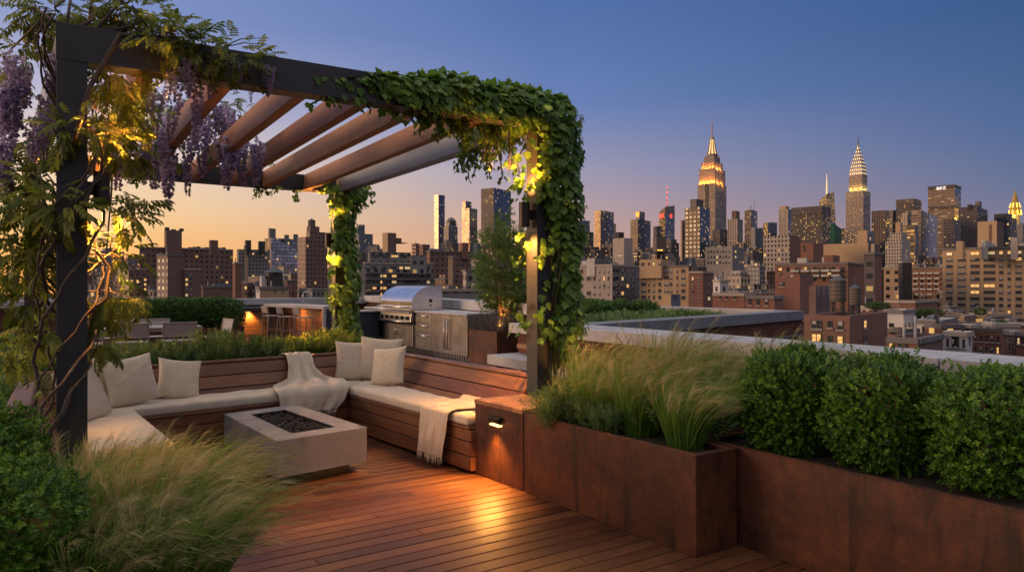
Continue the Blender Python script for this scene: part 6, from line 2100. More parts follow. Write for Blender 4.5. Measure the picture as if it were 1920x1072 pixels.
for i in range(4):
    L = (w[(i + 1) % 4] - w[i]).length
    mb.face([w[i], w[(i + 1) % 4], w2[(i + 1) % 4], w2[i]], [(0, 0), (L, 0), (L * .9, hh[(i + 1) % 4]), (L * .1, hh[i])])
mb.face(w2); mb.build('crown', FM['lit_floor'], r)
mb = MB(); mb.lathe([(1.6, B.zpx(366)), (1.1, B.zpx(345)), (.3, B.zpx(322))], (cc.x, cc.y, 0), 8); mb.build('spire', FM['mastlight'], r); done(r)

# art deco tower with arched crown
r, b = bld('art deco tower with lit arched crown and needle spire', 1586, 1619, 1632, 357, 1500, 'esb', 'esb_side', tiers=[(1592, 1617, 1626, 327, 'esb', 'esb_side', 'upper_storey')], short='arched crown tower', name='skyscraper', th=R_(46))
T_ = b[1]; cc = (T_.w[0] + T_.w[2]) * .5; cc = Vector((cc.x, cc.y, 0))
ee = [(p - cc) for p in T_.w]
prof = [(327, 1.0), (320, .96), (313, .88), (306, .79), (299, .67), (292, .53), (285, .38), (278, .25), (271, .14), (265, .07), (260, .035)]
mb = MB()
def ringp(y, k): return [cc + e * k + Vector((0, 0, EYE - (y - HY) / FPX * 1506)) for e in ee]
rings = [ringp(y, k) for y, k in prof]
for a_, b_ in zip(rings, rings[1:]):
    for i in range(4): mb.face([a_[i], a_[(i + 1) % 4], b_[(i + 1) % 4], b_[i]])
mb.build('crown', FM['chrome'], r)
for row, (n_t) in enumerate((6, 6, 5, 5, 4, 3, 2, 1)):
    a_, b_ = rings[row], rings[row + 1]
    for i in (3, 0):
        A, Bq, Cq, Dq = a_[i], a_[(i + 1) % 4], b_[(i + 1) % 4], b_[i]
        nn = (Bq - A).cross(Dq - A).normalized() * .25
        for k in range(n_t):
            f0, f1 = (k + .27) / n_t, (k + .73) / n_t; fm = (f0 + f1) / 2
            arch = .25 * abs(fm - .5)
            p0 = A.lerp(Bq, f0).lerp(Dq.lerp(Cq, f0), .25 - arch * .2); p1 = A.lerp(Bq, f1).lerp(Dq.lerp(Cq, f1), .25 - arch * .2); p2 = A.lerp(Bq, fm).lerp(Dq.lerp(Cq, fm), .80 - arch)
            mb = MB(); mb.face([p0 + nn, p1 + nn, p2 + nn]); mb.build('crown_window', FM['crownlight'], r)
zt = lambda y: EYE - (y - HY) / FPX * 1506
mb = MB(); mb.lathe([(1.9, zt(268)), (.9, zt(258)), (.25, zt(244))], (cc.x, cc.y, 0), 8); mb.build('spire', FM['chrome'], r)
for face, fr in (('L', (.12, .5, .88)), ('R', (.3, .8))):
    d_, n_ = T_.frame(face); w0 = T_.w[3] if face == 'L' else T_.w[0]; Lf = T_.a if face == 'L' else T_.b
    for f in fr:
        q = w0 + d_ * (Lf * f) + n_ * 4; CITY_LIGHTS.append((Vector((q.x, q.y, T_.zpx(354))), 5e3, (1, .66, .14)))
done(r)
r, b = bld('dark building wrapped in green netting below the arched crown tower', 1557, 1564, 1621, 419, 700, 'green', 'green', short='green netted building', th=R_(30)); done(r)
r, b = bld('glass floors lit yellow in front of the green netting', 1578, 1583, 1619, 428, 660, 'lit_floor', 'lit_floor', th=R_(32)); done(r)
r, b = bld('dark tower with a lit top floor right of the arched crown tower', 1634, 1660, 1667, 394, 1100, 'ribs', 'dark', short='dark lit topped tower', th=R_(42)); done(r)
r, b = bld('dark block squeezed behind the lit topped tower', 1660, 1674, 1682, 394, 1250, 'dark_grid', 'dark'); done(r)
r, b = bld('brown grid tower with a plain ribbed top', 1680, 1714, 1728, 380, 1200, 'dark_grid', 'dark_grid', tiers=[(1680, 1714, 1728, 372, 'ribs', 'ribs', 'upper_storey')], short='brown grid tower', th=R_(46)); done(r)
r, b = bld('big slab tower with white letters near its top', 1740, 1790, 1802, 346, 1300, 'hstripe', 'glass_dark', short='lettered slab tower', th=R_(46))
B = b[0]; mb = MB(); bb = Box3(1739.5, 1790, 1802.5, 1297, R_(46)); bb.walls(mb, bb.zpx(350), bb.zpx(345.5), 0, 0, 0); mb.build('top_band', FM['dark'], r); mb = MB(); bb2 = Box3(1739.8, 1790, 1802.2, 1298, R_(46)); bb2.walls(mb, bb2.zpx(389), bb2.zpx(385), 0, 0); mb.build('dark_band', FM['dark'], r)
fc = bpy.data.curves.new('lettering', 'FONT'); fc.body = 'BEZ'; fc.size = 7.0; fc.extrude = .3; fc.align_x = 'CENTER'; fc.align_y = 'CENTER'; fc.materials.append(FM['whitesign'])
fo = bpy.data.objects.new('lettering', fc); COL.objects.link(fo); k, p, z = B.plane_pt('L', 1766, 353.5); d_, n_ = B.frame('L'); q = c2w(p.x, p.y, z) + n_ * 4.0
fo.matrix_world = Matrix(((d_.x, 0, n_.x, q.x), (d_.y, 0, n_.y, q.y), (0, 1, 0, q.z), (0, 0, 0, 1)))
fo.scale = (1.35, 1, 1)
dg = bpy.context.evaluated_depsgraph_get(); bpy.context.view_layer.update()
me = bpy.data.meshes.new_from_object(fo.evaluated_get(dg)); mw = fo.matrix_world.copy(); bpy.data.objects.remove(fo); me.transform(mw); lo = link('lettering', me, r)
done(r)
r, b = bld('round ribbed low tower between brown grid and ziggurat', 1691, 1701, 1711, 398, 800, 'stripe', 'grey', short='ribbed low tower'); done(r)
r, b = bld('dark blue glass block with a gold striped left side', 1709, 1727, 1757, 394, 700, 'hstripe', 'glass_dark', short='dark blue glass block', th=R_(40)); done(r)
r, b = bld('pink stone ziggurat building with many lit windows', 1660, 1690, 1707, 452, 500, 'stone', 'stone', tiers=[(1664, 1690, 1704, 445, 'stone'), (1669, 1690, 1701, 436, 'stone'), (1679, 1688, 1693, 417, 'tan_blank')], short='pink stone ziggurat', th=R_(44)); done(r)
r, b = bld('yellow lit slab behind the ziggurat', 1692, 1716, 1723, 422, 600, 'lit_floor', 'slate', th=R_(42)); done(r)
r, b = bld('dark louvred block left of the dark brown tower', 1769, 1789, 1801, 411, 620, 'dark', 'dark', short='dark louvred block', th=R_(44)); done(r)
r, b = bld('broad dark brown tower with two roof boxes', 1797, 1832, 1859, 387, 760, 'dark', 'dark', tiers=[(1814, 1820, 1829, 383, 'mech_dark', 'mech_dark', 'roof_house'), (1828, 1836, 1843, 377, 'mech', 'mech', 'roof_house')], short='broad dark brown tower', th=R_(44)); done(r)
r, b = bld('plain tan block with a brown slot above the tan apartments', 1833, 1869, 1882, 414, 330, 'tan_blank', 'brown_blank', short='plain tan block', th=R_(46)); 
k, p, z = b[0].plane_pt('L', 1857, 440); d_, n_ = b[0].frame('L'); q = c2w(p.x, p.y); mb = MB(); mb.slab(q - d_ * .6 + n_ * .05 + Vector((0, 0, b[0].zpx(455))), q + d_ * .6 + n_ * .05 + Vector((0, 0, b[0].zpx(455))), q + d_ * .6 + n_ * .05 + Vector((0, 0, b[0].zpx(420))), q - d_ * .6 + n_ * .05 + Vector((0, 0, b[0].zpx(420))), .02); mb.build('brown_slot', FM['brown_blank'], r); done(r)  # flat brown strip on the face in place of a recess
r, b = bld('dark blue block with a lit strip beside the gold spire', 1864, 1897, 1906, 408, 800, 'glass_dark', 'dark', tiers=[(1864, 1890, 1898, 400, 'dark')], short='dark blue lit strip block', th=R_(46)); done(r)
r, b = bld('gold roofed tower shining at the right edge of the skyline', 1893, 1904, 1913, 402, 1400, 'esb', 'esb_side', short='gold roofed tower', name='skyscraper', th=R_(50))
B = b[0]; cc = (B.w[0] + B.w[2]) * .5; zt = lambda y: EYE - (y - HY) / FPX * 1400; s_ = 1400 / FPX
mb = MB(); mb.lathe([(10 * s_, zt(403)), (10 * s_, zt(396)), (9 * s_, zt(390)), (8.2 * s_, zt(384)), (6.0 * s_, zt(378)), (4.6 * s_, zt(372)), (4.2 * s_, zt(368)), (2.9 * s_, zt(364)), (1.4 * s_, zt(359)), (.3 * s_, zt(354))], (cc.x, cc.y, 0), 8); mb.build('gold_roof', FM['gold'], r)
mb = MB()
for k in range(8):
    a = k * PI / 4
    for (y0, y1, r0, r1) in ((402, 392, 10.3, 9.5), (388, 379, 8.9, 6.6)):
        mb.tube([(cc.x + r0 * s_ * math.cos(a), cc.y + r0 * s_ * math.sin(a), zt(y0)), (cc.x + r1 * s_ * math.cos(a), cc.y + r1 * s_ * math.sin(a), zt(y1))], [1.5, .9], 5)
mb.lathe([(3.4 * s_, zt(372)), (3.4 * s_, zt(367))], (cc.x, cc.y, 0), 8)
mb.build('roof_glow', FM['goldlight'], r)  # glowing ribs added to give the gold roof its floodlit look
for a in (3.4, 4.2, 5.0): CITY_LIGHTS.append((Vector((cc.x + 22 * math.cos(a), cc.y + 22 * math.sin(a), zt(404))), 2.4e4, (1, .55, .07)))
done(r)
r, b = bld('grey block cut by the right edge beside the gold roofed tower', 1908, 1918, 1960, 418, 900, 'grey', 'slate', th=R_(50)); done(r)

# ------------------------------------------------------------------ middle distance, right
r, b = bld('pink grey stone hotel with three rows of dark windows', 1322, 1373, 1396, 462, 300, 'stone_blank', 'grey', short='pink grey hotel', th=R_(34))
windows(r, b[0], 'L', [(1328 + i * 5.6, 3) for i in range(8)], [(y, 5) for y in (471, 481, 492)], .12, 1, 0, False)
windows(r, b[0], 'R', [(1379, 3), (1385, 3), (1391, 2.5)], [(y, 5) for y in (471, 481, 492)], .2, 1, 0, False); fin(r)
r, b = bld('tan brick block whose upper storeys glow with windows beside a brick flank', 1431, 1481, 1502, 441, 360, 'stone', 'brick_blank', short='tan block with brick flank', th=R_(38)); done(r)
r, b = bld('red brick cube with one tall dark slot', 1501, 1525, 1544, 455, 240, 'brick_blank', 'brick_blank', short='red brick cube', th=R_(38))
windows(r, b[0], 'L', [(1508, 4)], [(465, 12)], 0, 1, 0, False); fin(r)
r, b = bld('wide blank beige wall building in the middle distance', 1543, 1628, 1650, 455, 250, 'tan_blank', 'brown_blank', tiers=[(1608, 1626, 1640, 432, 'tan_blank', 'slate', 'roof_house')], short='wide beige wall building', th=R_(40)); done(r)
r, b = bld('long brick apartment block with pale balconies', 1453, 1590, 1626, 491, 150, 'brick', 'brick_blank', tiers=[(1545, 1562, 1575, 478, 'brick_blank', 'brick_blank', 'roof_house')], short='balcony brick block', th=R_(38))
for y in (507, 516.5):
    mbx = MB()
    for px in (1493, 1512, 1531, 1550, 1569):
        k, p, z = b[0].plane_pt('L', px, y); d_, n_ = b[0].frame('L'); q = c2w(p.x, p.y, b[0].zpx(y)) + n_ * .7
        mb = MB(); mb.bar(q - d_ * .85, q + d_ * .85, 1.3, .5); o = mb.build('balcony', FM['wshade'], r)
windows(r, b[0], 'L', [(1463, 7), (1497, 6), (1516, 6), (1535, 6), (1555, 7), (1578, 8)], [(503, 6), (512.5, 5)], .45, 2, 0, False)
loc = Vector(tuple(r['_loc'])); del r['_loc']
for c in r.children:
    if c.name.startswith('window'): c.location -= loc
    else: c.data.transform(Matrix.Translation(-loc))
r.location = loc
r, b = bld('tall red brick tower beside the long balcony block', 1620, 1640, 1657, 472, 140, 'dark', 'brick_blank', tiers=[(1633, 1640, 1650, 457, 'tan_blank', 'brown_blank', 'roof_house')], short='tall red brick tower', th=R_(40)); done(r)
r, b = bld('narrow tan balcony apartment block with lit windows', 1657, 1684, 1690, 500, 190, 'tan', 'tan', short='narrow tan balcony block', th=R_(36)); done(r)
r, b = bld('near black slab beside the narrow tan block', 1685, 1692, 1710, 489, 170, 'mech_dark', 'mech_dark', short='near black slab'); done(r)
r, b = bld('red apartment block with rows of white balconies', 1709, 1766, 1775, 500, 215, 'brick', 'brick', short='white balcony block', th=R_(40))
for y in (512, 522, 532, 542, 552):
    k, p, z = b[0].plane_pt('L', 1735, y); d_, n_ = b[0].frame('L')
    for px in (1718, 1731, 1744, 1757):
        k, p, z = b[0].plane_pt('L', px, y); q = c2w(p.x, p.y, b[0].zpx(y)) + n_ * .6; mb = MB(); mb.bar(q - d_ * .75, q + d_ * .75, 1.1, .55); mb.build('balcony', FM['wshade'], r)
loc = Vector(tuple(r['_loc'])); done(r)
r, b = bld('large tan brick apartment house with lit upper windows', 1767, 1990, 2020, 459, 150, 'tan_blank', 'tan_blank', tiers=[(1793, 1805, 1816, 452, 'tan_blank', 'tan_blank', 'roof_house'), (1895, 1908, 1918, 445, 'stone_blank', 'stone_blank', 'roof_house'), (1840, 1848, 1868, 450, 'wshade', 'wshade', 'roof_house')], short='tan apartment house', th=R_(39))
cols = [(1780, 12), (1803, 15), (1828, 18), (1855, 22), (1877, 8), (1892, 6), (1910, 13)]
rows = [471 + 12.9 * i for i in range(11)]
LM = {}
for (i, k_) in ((2, 0), (3, 0), (4, 0), (5, 0), (6, 0), (2, 5), (3, 5), (2, 6), (6, 1), (0, 0), (5, 9)): LM[(cols[i][0], rows[k_])] = 'lit' if (i + k_) % 3 else 'lit2'
for c_ in cols:
    for y_ in rows:
        if (c_[0], y_) not in LM: LM[(c_[0], y_)] = random.choice(['dark', 'dark', 'shade', 'shade'])
windows(r, b[0], 'L', cols, [(y_, 6.6) for y_ in rows], LM, pn, 0, True); fin(r)
# ------------------------------------------------------------------ nearer brick blocks behind the roof garden
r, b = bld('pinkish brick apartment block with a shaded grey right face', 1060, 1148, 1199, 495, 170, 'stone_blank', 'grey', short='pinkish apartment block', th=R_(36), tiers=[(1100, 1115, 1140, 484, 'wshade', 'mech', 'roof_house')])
FMp = FM['pink']
windows(r, b[0], 'L', [(1083, 6), (1090.5, 5), (1104, 8), (1114.5, 5), (1124, 3), (1133, 3), (1141, 3)], [(508 + 14 * i, 7.5) for i in range(5)], .06, pn, .04)
windows(r, b[0], 'R', [(1157, 7), (1167, 5), (1176.5, 5), (1188, 9)], [(508 + 14 * i, 7.5) for i in range(5)], .12, pn, .0); fin(r)
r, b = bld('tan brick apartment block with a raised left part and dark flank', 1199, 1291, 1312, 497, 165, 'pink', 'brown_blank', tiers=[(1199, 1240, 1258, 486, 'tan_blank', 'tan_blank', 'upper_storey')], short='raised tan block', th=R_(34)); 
for c in r.children:
    if c.name.startswith('wall'): c.data.materials[0] = FM['tan_blank']
windows(r, b[0], 'L', [(1207, 9), (1217, 3), (1226, 4), (1237, 5), (1250, 9), (1258.5, 4), (1270, 3), (1281, 8)], [(508 + 12.5 * i, 7) for i in range(5)], .08, pn, .04)
windows(r, b[1], 'L', [(1205, 6), (1217, 3), (1226, 3), (1237, 5)], [(494.5, 6)], .1, 1, 0, False); fin(r)
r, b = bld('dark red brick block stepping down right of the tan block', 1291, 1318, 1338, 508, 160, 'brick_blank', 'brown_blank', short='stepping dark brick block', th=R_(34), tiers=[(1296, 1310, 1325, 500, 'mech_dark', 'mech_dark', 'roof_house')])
windows(r, b[0], 'L', [(1299, 3), (1310, 3)], [(522 + 13 * i, 6) for i in range(4)], .15, 1); windows(r, b[0], 'R', [(1329, 5)], [(532 + 14 * i, 7) for i in range(3)], .15, 2); fin(r)
r, b = bld('small stair house with a sloped top, tan and slate, on a near roof', 1243, 1258, 1276, 552, 60, 'tan_blank', 'slate', short='stair house', th=R_(36), rim=0); done(r)
r, b = bld('light blue painted building among the brick roofs', 1337, 1350, 1366, 524, 140, 'white', 'white', short='light blue building', tiers=[(1340, 1346, 1352, 519, 'white', 'white', 'roof_house')]); done(r)
r, b = bld('low brick row with a flat roof beyond the roof garden corner', 1336, 1396, 1415, 549, 105, 'brick_blank', 'brown', short='low brick row', th=R_(32)); 
windows(r, b[0], 'L', [(1350, 4), (1362, 4), (1378, 4)], [(558, 6)], .1, 1); fin(r)
r, b = bld('low red building with tall white framed windows', 1398, 1452, 1468, 554, 95, 'brick_blank', 'brick_blank', short='low red building', th=R_(34))
windows(r, b[0], 'L', [(1406, 6), (1421, 5), (1437, 6)], [(566, 12)], .0, 1); fin(r)
# brick tower complex with water tanks
r, b = bld('plain brick building left of the water tanks', 1454, 1500, 1522, 520, 105, 'brick_blank', 'brick_blank', short='plain brick building', th=R_(38), tiers=[(1487, 1500, 1525, 514, 'brick_blank', 'brown_blank', 'roof_house')])
windows(r, b[0], 'L', [(1466, 9)], [(533, 9)], .2, 2); fin(r)
r, b = bld('brown bulkhead box on the near brick roof beside the tanks', 1517, 1530, 1557, 536, 73, 'brown_blank', 'dark', short='brown bulkhead', th=R_(38), rim=0); done(r)
r, b = bld('near brick building with a flat roof carrying two water tanks', 1508, 1593, 1664, 592, 62, 'brick', 'brick', short='water tank building', th=R_(42), roofm='roof_blue', side=14)
for c in r.children:
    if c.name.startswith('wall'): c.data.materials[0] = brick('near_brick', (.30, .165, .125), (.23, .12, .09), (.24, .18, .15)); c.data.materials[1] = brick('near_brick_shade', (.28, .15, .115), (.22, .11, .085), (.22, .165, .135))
LM = {(1531, 610): 'shade', (1556, 609): 'dark', (1575.5, 610): 'shade', (1531, 636): 'lit', (1556, 638): 'dark', (1575.5, 639): 'lit'}
windows(r, b[0], 'L', [(1531, 20)], [(610, 17), (636, 17)], LM, 2); windows(r, b[0], 'L', [(1556, 8)], [(609, 12), (638, 14)], LM, 1); windows(r, b[0], 'L', [(1575.5, 11)], [(610, 18), (639, 18)], LM, 1)
windows(r, b[0], 'R', [(1621, 6)], [(611, 18), (640, 14)], .7, 1)
NB = b[0]
fin(r)
def water_tank(px, d, w, ytop, ybot, label, spire=False):
    r = thing('water_tank', label, 'water tank', group=None)
    s = d / FPX; c = c2w(tpx(px) * d, d); z = lambda y: EYE - (y - HY) * s
    R0 = w * s / 2
    zb = z(ybot); zt_ = z(ytop); zr = NB.zpx(592) - .9
    mb = MB(); n = 22
    for k in range(n):
        a0, a1 = 2 * PI * k / n + .012, 2 * PI * (k + 1) / n - .012
        p = [(c.x + q * math.cos(a), c.y + q * math.sin(a)) for q, a in ((R0, a0), (R0, a1), (R0 - .06, a1), (R0 - .06, a0))]
        mb.hexa([(*q, zb) for q in p[::-1]][::-1] + [(*q, zt_) for q in p])
    mb.build('barrel', FM['tank'], r)
    mb = MB()
    for k in range(5): mb.lathe([(R0 + .015, 0), (R0 + .03, .02), (R0 + .03, .05), (R0 + .015, .07)], (c.x, c.y, zb + .15 + (zt_ - zb - .4) * k / 4), 24)
    mb.build('hoop', FM['mech_dark'], r)
    mb = MB(); mb.lathe([(R0 * 1.08, 0), (R0 * .55, R0 * .38), (.06, R0 * .62)], (c.x, c.y, zt_ + .002), 20)
    if spire: mb.lathe([(.07, R0 * .6), (.03, R0 * .6 + .7)], (c.x, c.y, zt_), 8)
    mb.build('lid', FM['tankroof'], r)
    mb = MB()
    for k in range(4):
        a = PI / 4 + k * PI / 2 + .3; b0 = Vector((c.x + R0 * .8 * math.cos(a), c.y + R0 * .8 * math.sin(a), zr)); b1 = Vector((b0.x, b0.y, zb)); a2 = a + PI / 2; c0 = Vector((c.x + R0 * .8 * math.cos(a2), c.y + R0 * .8 * math.sin(a2), zr))
        mb.bar(b0, b1, .12, .12); mb.bar(b1 - Vector((0, 0, .1)), c0 + Vector((0, 0, .2)), .05, .05)
    mb.lathe([(R0 * 1.0, 0), (R0 * 1.0, .12)], (c.x, c.y, zb - .13), 20)
    mb.build('stand', FM['mech_dark'], r)
    finish(r, (c.x, c.y, zr))
water_tank(1571, 71, 29, 526, 563, 'wide wooden water tank with a dark cone lid')
water_tank(1603.5, 68, 20, 540, 570, 'narrow grey water tank with a finial, right of the wide one', True)
COVER += [(1556, 1586, 522, 71), (1593, 1614, 536, 68)]
# roofs and row houses to the right
r, b = bld('low brick building with a pale blue roof in front of the tan apartments', 1662, 1722, 1770, 634, 58, 'brick_blank', 'brown_blank', short='pale blue roof building', th=R_(44), roofm='roof_blue', side=13)
windows(r, b[0], 'L', [(1671, 7), (1687, 7), (1699, 5)], [(650, 8)], .35, 2); fin(r)
r, b = bld('cream stucco building with dark slot windows', 1655, 1694, 1716, 581, 88, 'white', 'white', short='cream stucco building', th=R_(42), roofm='roof_pale'); done(r)
r, b = bld('low white building with a sloping grey shed roof', 1716, 1760, 1792, 600, 82, 'white', 'white', short='white shed building', th=R_(44), roofm='roof_pale', tiers=[(1738, 1750, 1762, 592, 'slate', 'slate', 'roof_house')]); done(r)
r, b = bld('dark red brick block under the white balcony block', 1688, 1716, 1758, 563, 120, 'brick_blank', 'brick_blank', short='dark red low block', th=R_(42)); done(r)
r, b = bld('pale grey row house with tall dark windows', 1768, 1814, 1823, 622, 66, 'white', 'white', short='pale row house', th=R_(44), roofm='roof_pale')
windows(r, b[0], 'L', [(1777, 4), (1787, 4), (1796, 4), (1807, 4)], [(644, 16)], .0, 1); fin(r)
r, b = bld('dark red row house with a heavy cornice', 1822, 1880, 1888, 618, 68, 'brick_blank', 'brick_blank', short='dark red row house', th=R_(46), roofm='roof_pale')
windows(r, b[0], 'L', [(1829, 4), (1839, 4), (1850, 4), (1860, 4), (1871, 4)], [(636, 12), (657, 12)], .18, 1)
d_, n_ = b[0].frame('L'); o = b[0].w[3]; mb = MB(); z = b[0].zpx(620); mb.bar(o + n_ * .3 + Vector((0, 0, z)), b[0].w[0] + n_ * .3 + Vector((0, 0, z)), .6, .4); mb.build('cornice', FM['mech_dark'], r); fin(r)
r, b = bld('grey stone row house near the right edge', 1887, 1903, 1907, 620, 70, 'stone_blank', 'stone_blank', short='grey stone row house', th=R_(46), roofm='roof_pale'); windows(r, b[0], 'L', [(1893, 3), (1899, 3)], [(636, 10), (652, 9)], .1, 1); fin(r)
r, b = bld('deep red row house cut by the right edge', 1904, 1935, 1950, 622, 68, 'brick_blank', 'brick_blank', short='deep red row house', th=R_(47), roofm='roof_pale'); windows(r, b[0], 'L', [(1910, 4), (1919, 4)], [(640, 12)], .1, 1); fin(r)
r, b = bld('low roof deck with sheds below the tan apartments', 1770, 1840, 1880, 604, 90, 'stone', 'brown', th=R_(46), roofm='roof_pale', tiers=[(1800, 1808, 1830, 592, 'tan_blank', 'brown_blank', 'roof_house'), (1845, 1852, 1862, 596, 'mech', 'mech', 'roof_house')]); done(r)
r, b = bld('low roof with a hut at the right edge below the tan apartments', 1866, 1930, 1970, 604, 92, 'brown', 'brown', th=R_(47), tiers=[(1884, 1892, 1906, 597, 'stone_blank', 'stone_blank', 'roof_house')]); done(r)
# roof trees
def roof_tree(px, py, d, w, h, label):
    p = c2w(tpx(px) * d, d); z = EYE - (py - HY) / FPX * d
    s = w / FPX * d / 1.5; sh = h / FPX * d
    shrub('roof_tree', 'tree', label, (p.x, p.y, z), hm[0], (s / .8, s / .8, sh / .92), px, sh * .5, None, 3, sh * .5)
roof_tree(1645, 579, 84, 38, 12, 'green planting on the roof right of the water tanks')
roof_tree(1742, 594, 98, 44, 14, 'green roof bushes in front of the white balcony block')
roof_tree(1838, 590, 100, 22, 12, 'small roof tree in front of the tan apartments')
roof_tree(1878, 612, 80, 34, 10, 'roof bushes above the dark red row house')

# ------------------------------------------------------------------ smaller background buildings, filled in row by row
def covered_top(x0, x1, yt, d):
    vis = 0; n = 0
    for i in range(9):
        x = x0 + (x1 - x0) * (i + .5) / 9; n += 1
        m = min([y for (a, b_, y, dd) in COVER if a <= x <= b_ and dd < d] + [690])
        if x < 1080: m = min(m, 556)
        if m - yt > 4: vis += 1
    return vis / n
COLN = {'brown': 'brown', 'brick': 'red brick', 'tan': 'tan', 'pink': 'pinkish', 'stone': 'stone coloured', 'grey': 'grey', 'slate': 'slate blue', 'dark': 'dark', 'white': 'pale', 'dark_grid': 'window speckled dark'}
used = set()
def autolabel(x0, x1, yt, mat, feat):
    cx = (x0 + x1) / 2
    near = sorted(NAMES, key=lambda q: abs(q[1] - cx))[:6]
    size = 'narrow' if x1 - x0 < 20 else 'wide' if x1 - x0 > 42 else 'plain'
    for nm, nx in near:
        rel = 'just left of' if cx < nx - 12 else 'just right of' if cx > nx + 12 else 'close by'
        for extra in ('', ' low' if yt > 505 else ' taller'):
            lab = f"{size}{extra} {COLN[mat]} building {feat} {rel} the {nm}"
            if lab not in used and len(lab.split()) <= 16:
                used.add(lab); return lab
    return None
rg = random.Random(5)
nfill = 0
for d, step, ym, yv, x_lo, x_hi, mats in ((78, 60, 612, 8, 1660, 1900, ('brick', 'white', 'brown')), (100, 60, 590, 8, 1460, 1900, ('brick', 'brown', 'white', 'tan')), (135, 52, 566, 8, 1340, 1780, ('brick', 'brown', 'stone', 'white')), (185, 46, 544, 9, 1080, 1800, ('brick', 'brown', 'tan', 'grey', 'white')),
                                          (250, 42, 524, 10, 150, 1800, ('brick', 'brown', 'tan', 'stone', 'grey')), (340, 36, 508, 10, 150, 1800, ('brick', 'pink', 'tan', 'stone', 'grey', 'brown')),
                                          (470, 33, 493, 10, 150, 1900, ('stone', 'pink', 'grey', 'slate', 'brick', 'dark')), (640, 30, 478, 11, 150, 1920, ('stone', 'slate', 'grey', 'dark', 'pink', 'dark_grid')), (860, 26, 464, 12, 660, 1920, ('slate', 'stone', 'dark', 'grey', 'dark_grid'))):
    x = x_lo
    while x < x_hi:
        w = step * rg.uniform(.55, 1.35)
        yt = ym + rg.uniform(-yv, yv) + (10 if x < 700 else 0)
        x0, x1 = x, x + w
        x += w * rg.uniform(.9, 1.25)
        if covered_top(x0, x1, yt, d) < .25: continue
        mat = rg.choice(mats); q = rg.random()
        xs = x0 + w * rg.uniform(.3, .7)
        tiers, feat = [], 'with a flat roof'
        if q < .35: tiers = [(x0 + w * .2, x0 + w * .35, x0 + w * .55, yt - rg.uniform(4, 8), 'mech', 'mech', 'roof_house')]; feat = 'with a roof house'
        elif q < .6: tiers = [(x0 + w * .15, xs, x0 + w * .85, yt - rg.uniform(4, 7), mat, mat, 'upper_storey')]; feat = 'with a set back top'
        lab = autolabel(x0, x1, yt, mat, feat)
        if lab is None: continue
        r, b = bld(lab, x0, xs, x1, yt, d, mat, None, tiers, roofm=rg.choice(['roof', 'roof', 'roof_pale'])); done(r); nfill += 1
print('fillers', nfill, 'named', len(NAMES))
# =================================================================== SKY, LIGHTS, CAMERA
w = bpy.data.worlds.new("World"); S.world = w; w.use_nodes = True
t = w.node_tree
bg = t.nodes['Background']
tc = t.nodes.new('ShaderNodeTexCoord'); sep = t.nodes.new('ShaderNodeSeparateXYZ')
t.links.new(tc.outputs['Generated'], sep.inputs[0])
def wm(op, a, b=None, c=None, clamp=False):
    x = t.nodes.new('ShaderNodeMath'); x.operation = op; x.use_clamp = clamp
    for i, v in enumerate((a, b, c)):
        if v is None: continue
        if isinstance(v, (int, float)): x.inputs[i].default_value = v
        else: t.links.new(v, x.inputs[i])
    return x.outputs[0]
def wramp(f, stops):
    x = t.nodes.new('ShaderNodeValToRGB'); cr = x.color_ramp; cr.interpolation = 'EASE' if False else 'LINEAR'
    while len(cr.elements) < len(stops): cr.elements.new(.5)
    for e, (p, c) in zip(cr.elements, stops):
        e.position = p; e.color = (*c, 1)
    t.links.new(f, x.inputs[0]); return x.outputs[0]
def wmix(f, a, b, typ='MIX'):
    x = t.nodes.new('ShaderNodeMix'); x.data_type = 'RGBA'; x.blend_type = typ
    for s, v in ((x.inputs[0], f), (x.inputs[6], a), (x.inputs[7], b)):
        if isinstance(v, (int, float)): s.default_value = v
        elif isinstance(v, tuple): s.default_value = (*v, 1)
        else: t.links.new(v, s)
    return x.outputs[2]
z = sep.outputs['Z']
# direction of the afterglow (camera left)
GA = R_(-70)
gd = c2w(math.sin(GA), math.cos(GA))
hl = wm('SQRT', wm('MAXIMUM', wm('SUBTRACT', 1.0, wm('MULTIPLY', z, z)), 1e-4))
cosg = wm('DIVIDE', wm('ADD', wm('MULTIPLY', sep.outputs['X'], gd.x), wm('MULTIPLY', sep.outputs['Y'], gd.y)), hl)
zc = wm('MAXIMUM', z, 0.0)
ZEN = (.080, .140, .33)
L_ = wramp(zc, [(0, lin((238, 156, 84))), (.05, lin((248, 186, 114))), (.10, lin((244, 204, 156))), (.16, lin((232, 208, 190))), (.225, lin((182, 178, 203))), (.33, lin((122, 140, 193))), (.5, lin((105, 130, 190)))])
M_ = wramp(zc, [(0, lin((206, 150, 124))), (.06, lin((196, 154, 142))), (.10, lin((182, 153, 156))), (.16, lin((152, 147, 174))), (.25, lin((100, 124, 179))), (.37, lin((78, 108, 166))), (.5, lin((70, 100, 165)))])
R2 = wramp(zc, [(0, lin((150, 126, 138))), (.06, lin((122, 117, 144))), (.11, lin((98, 108, 146))), (.18, lin((73, 99, 148))), (.32, lin((48, 84, 137))), (.5, lin((48, 82, 140)))])
f1 = wm('MULTIPLY_ADD', cosg, 1 / .55, .28 / .55, True)       # right -> mid
f2 = wm('MULTIPLY_ADD', cosg, 1 / .48, -.30 / .48, True)     # mid -> left
sky = wmix(f2, wmix(f1, R2, M_), L_)
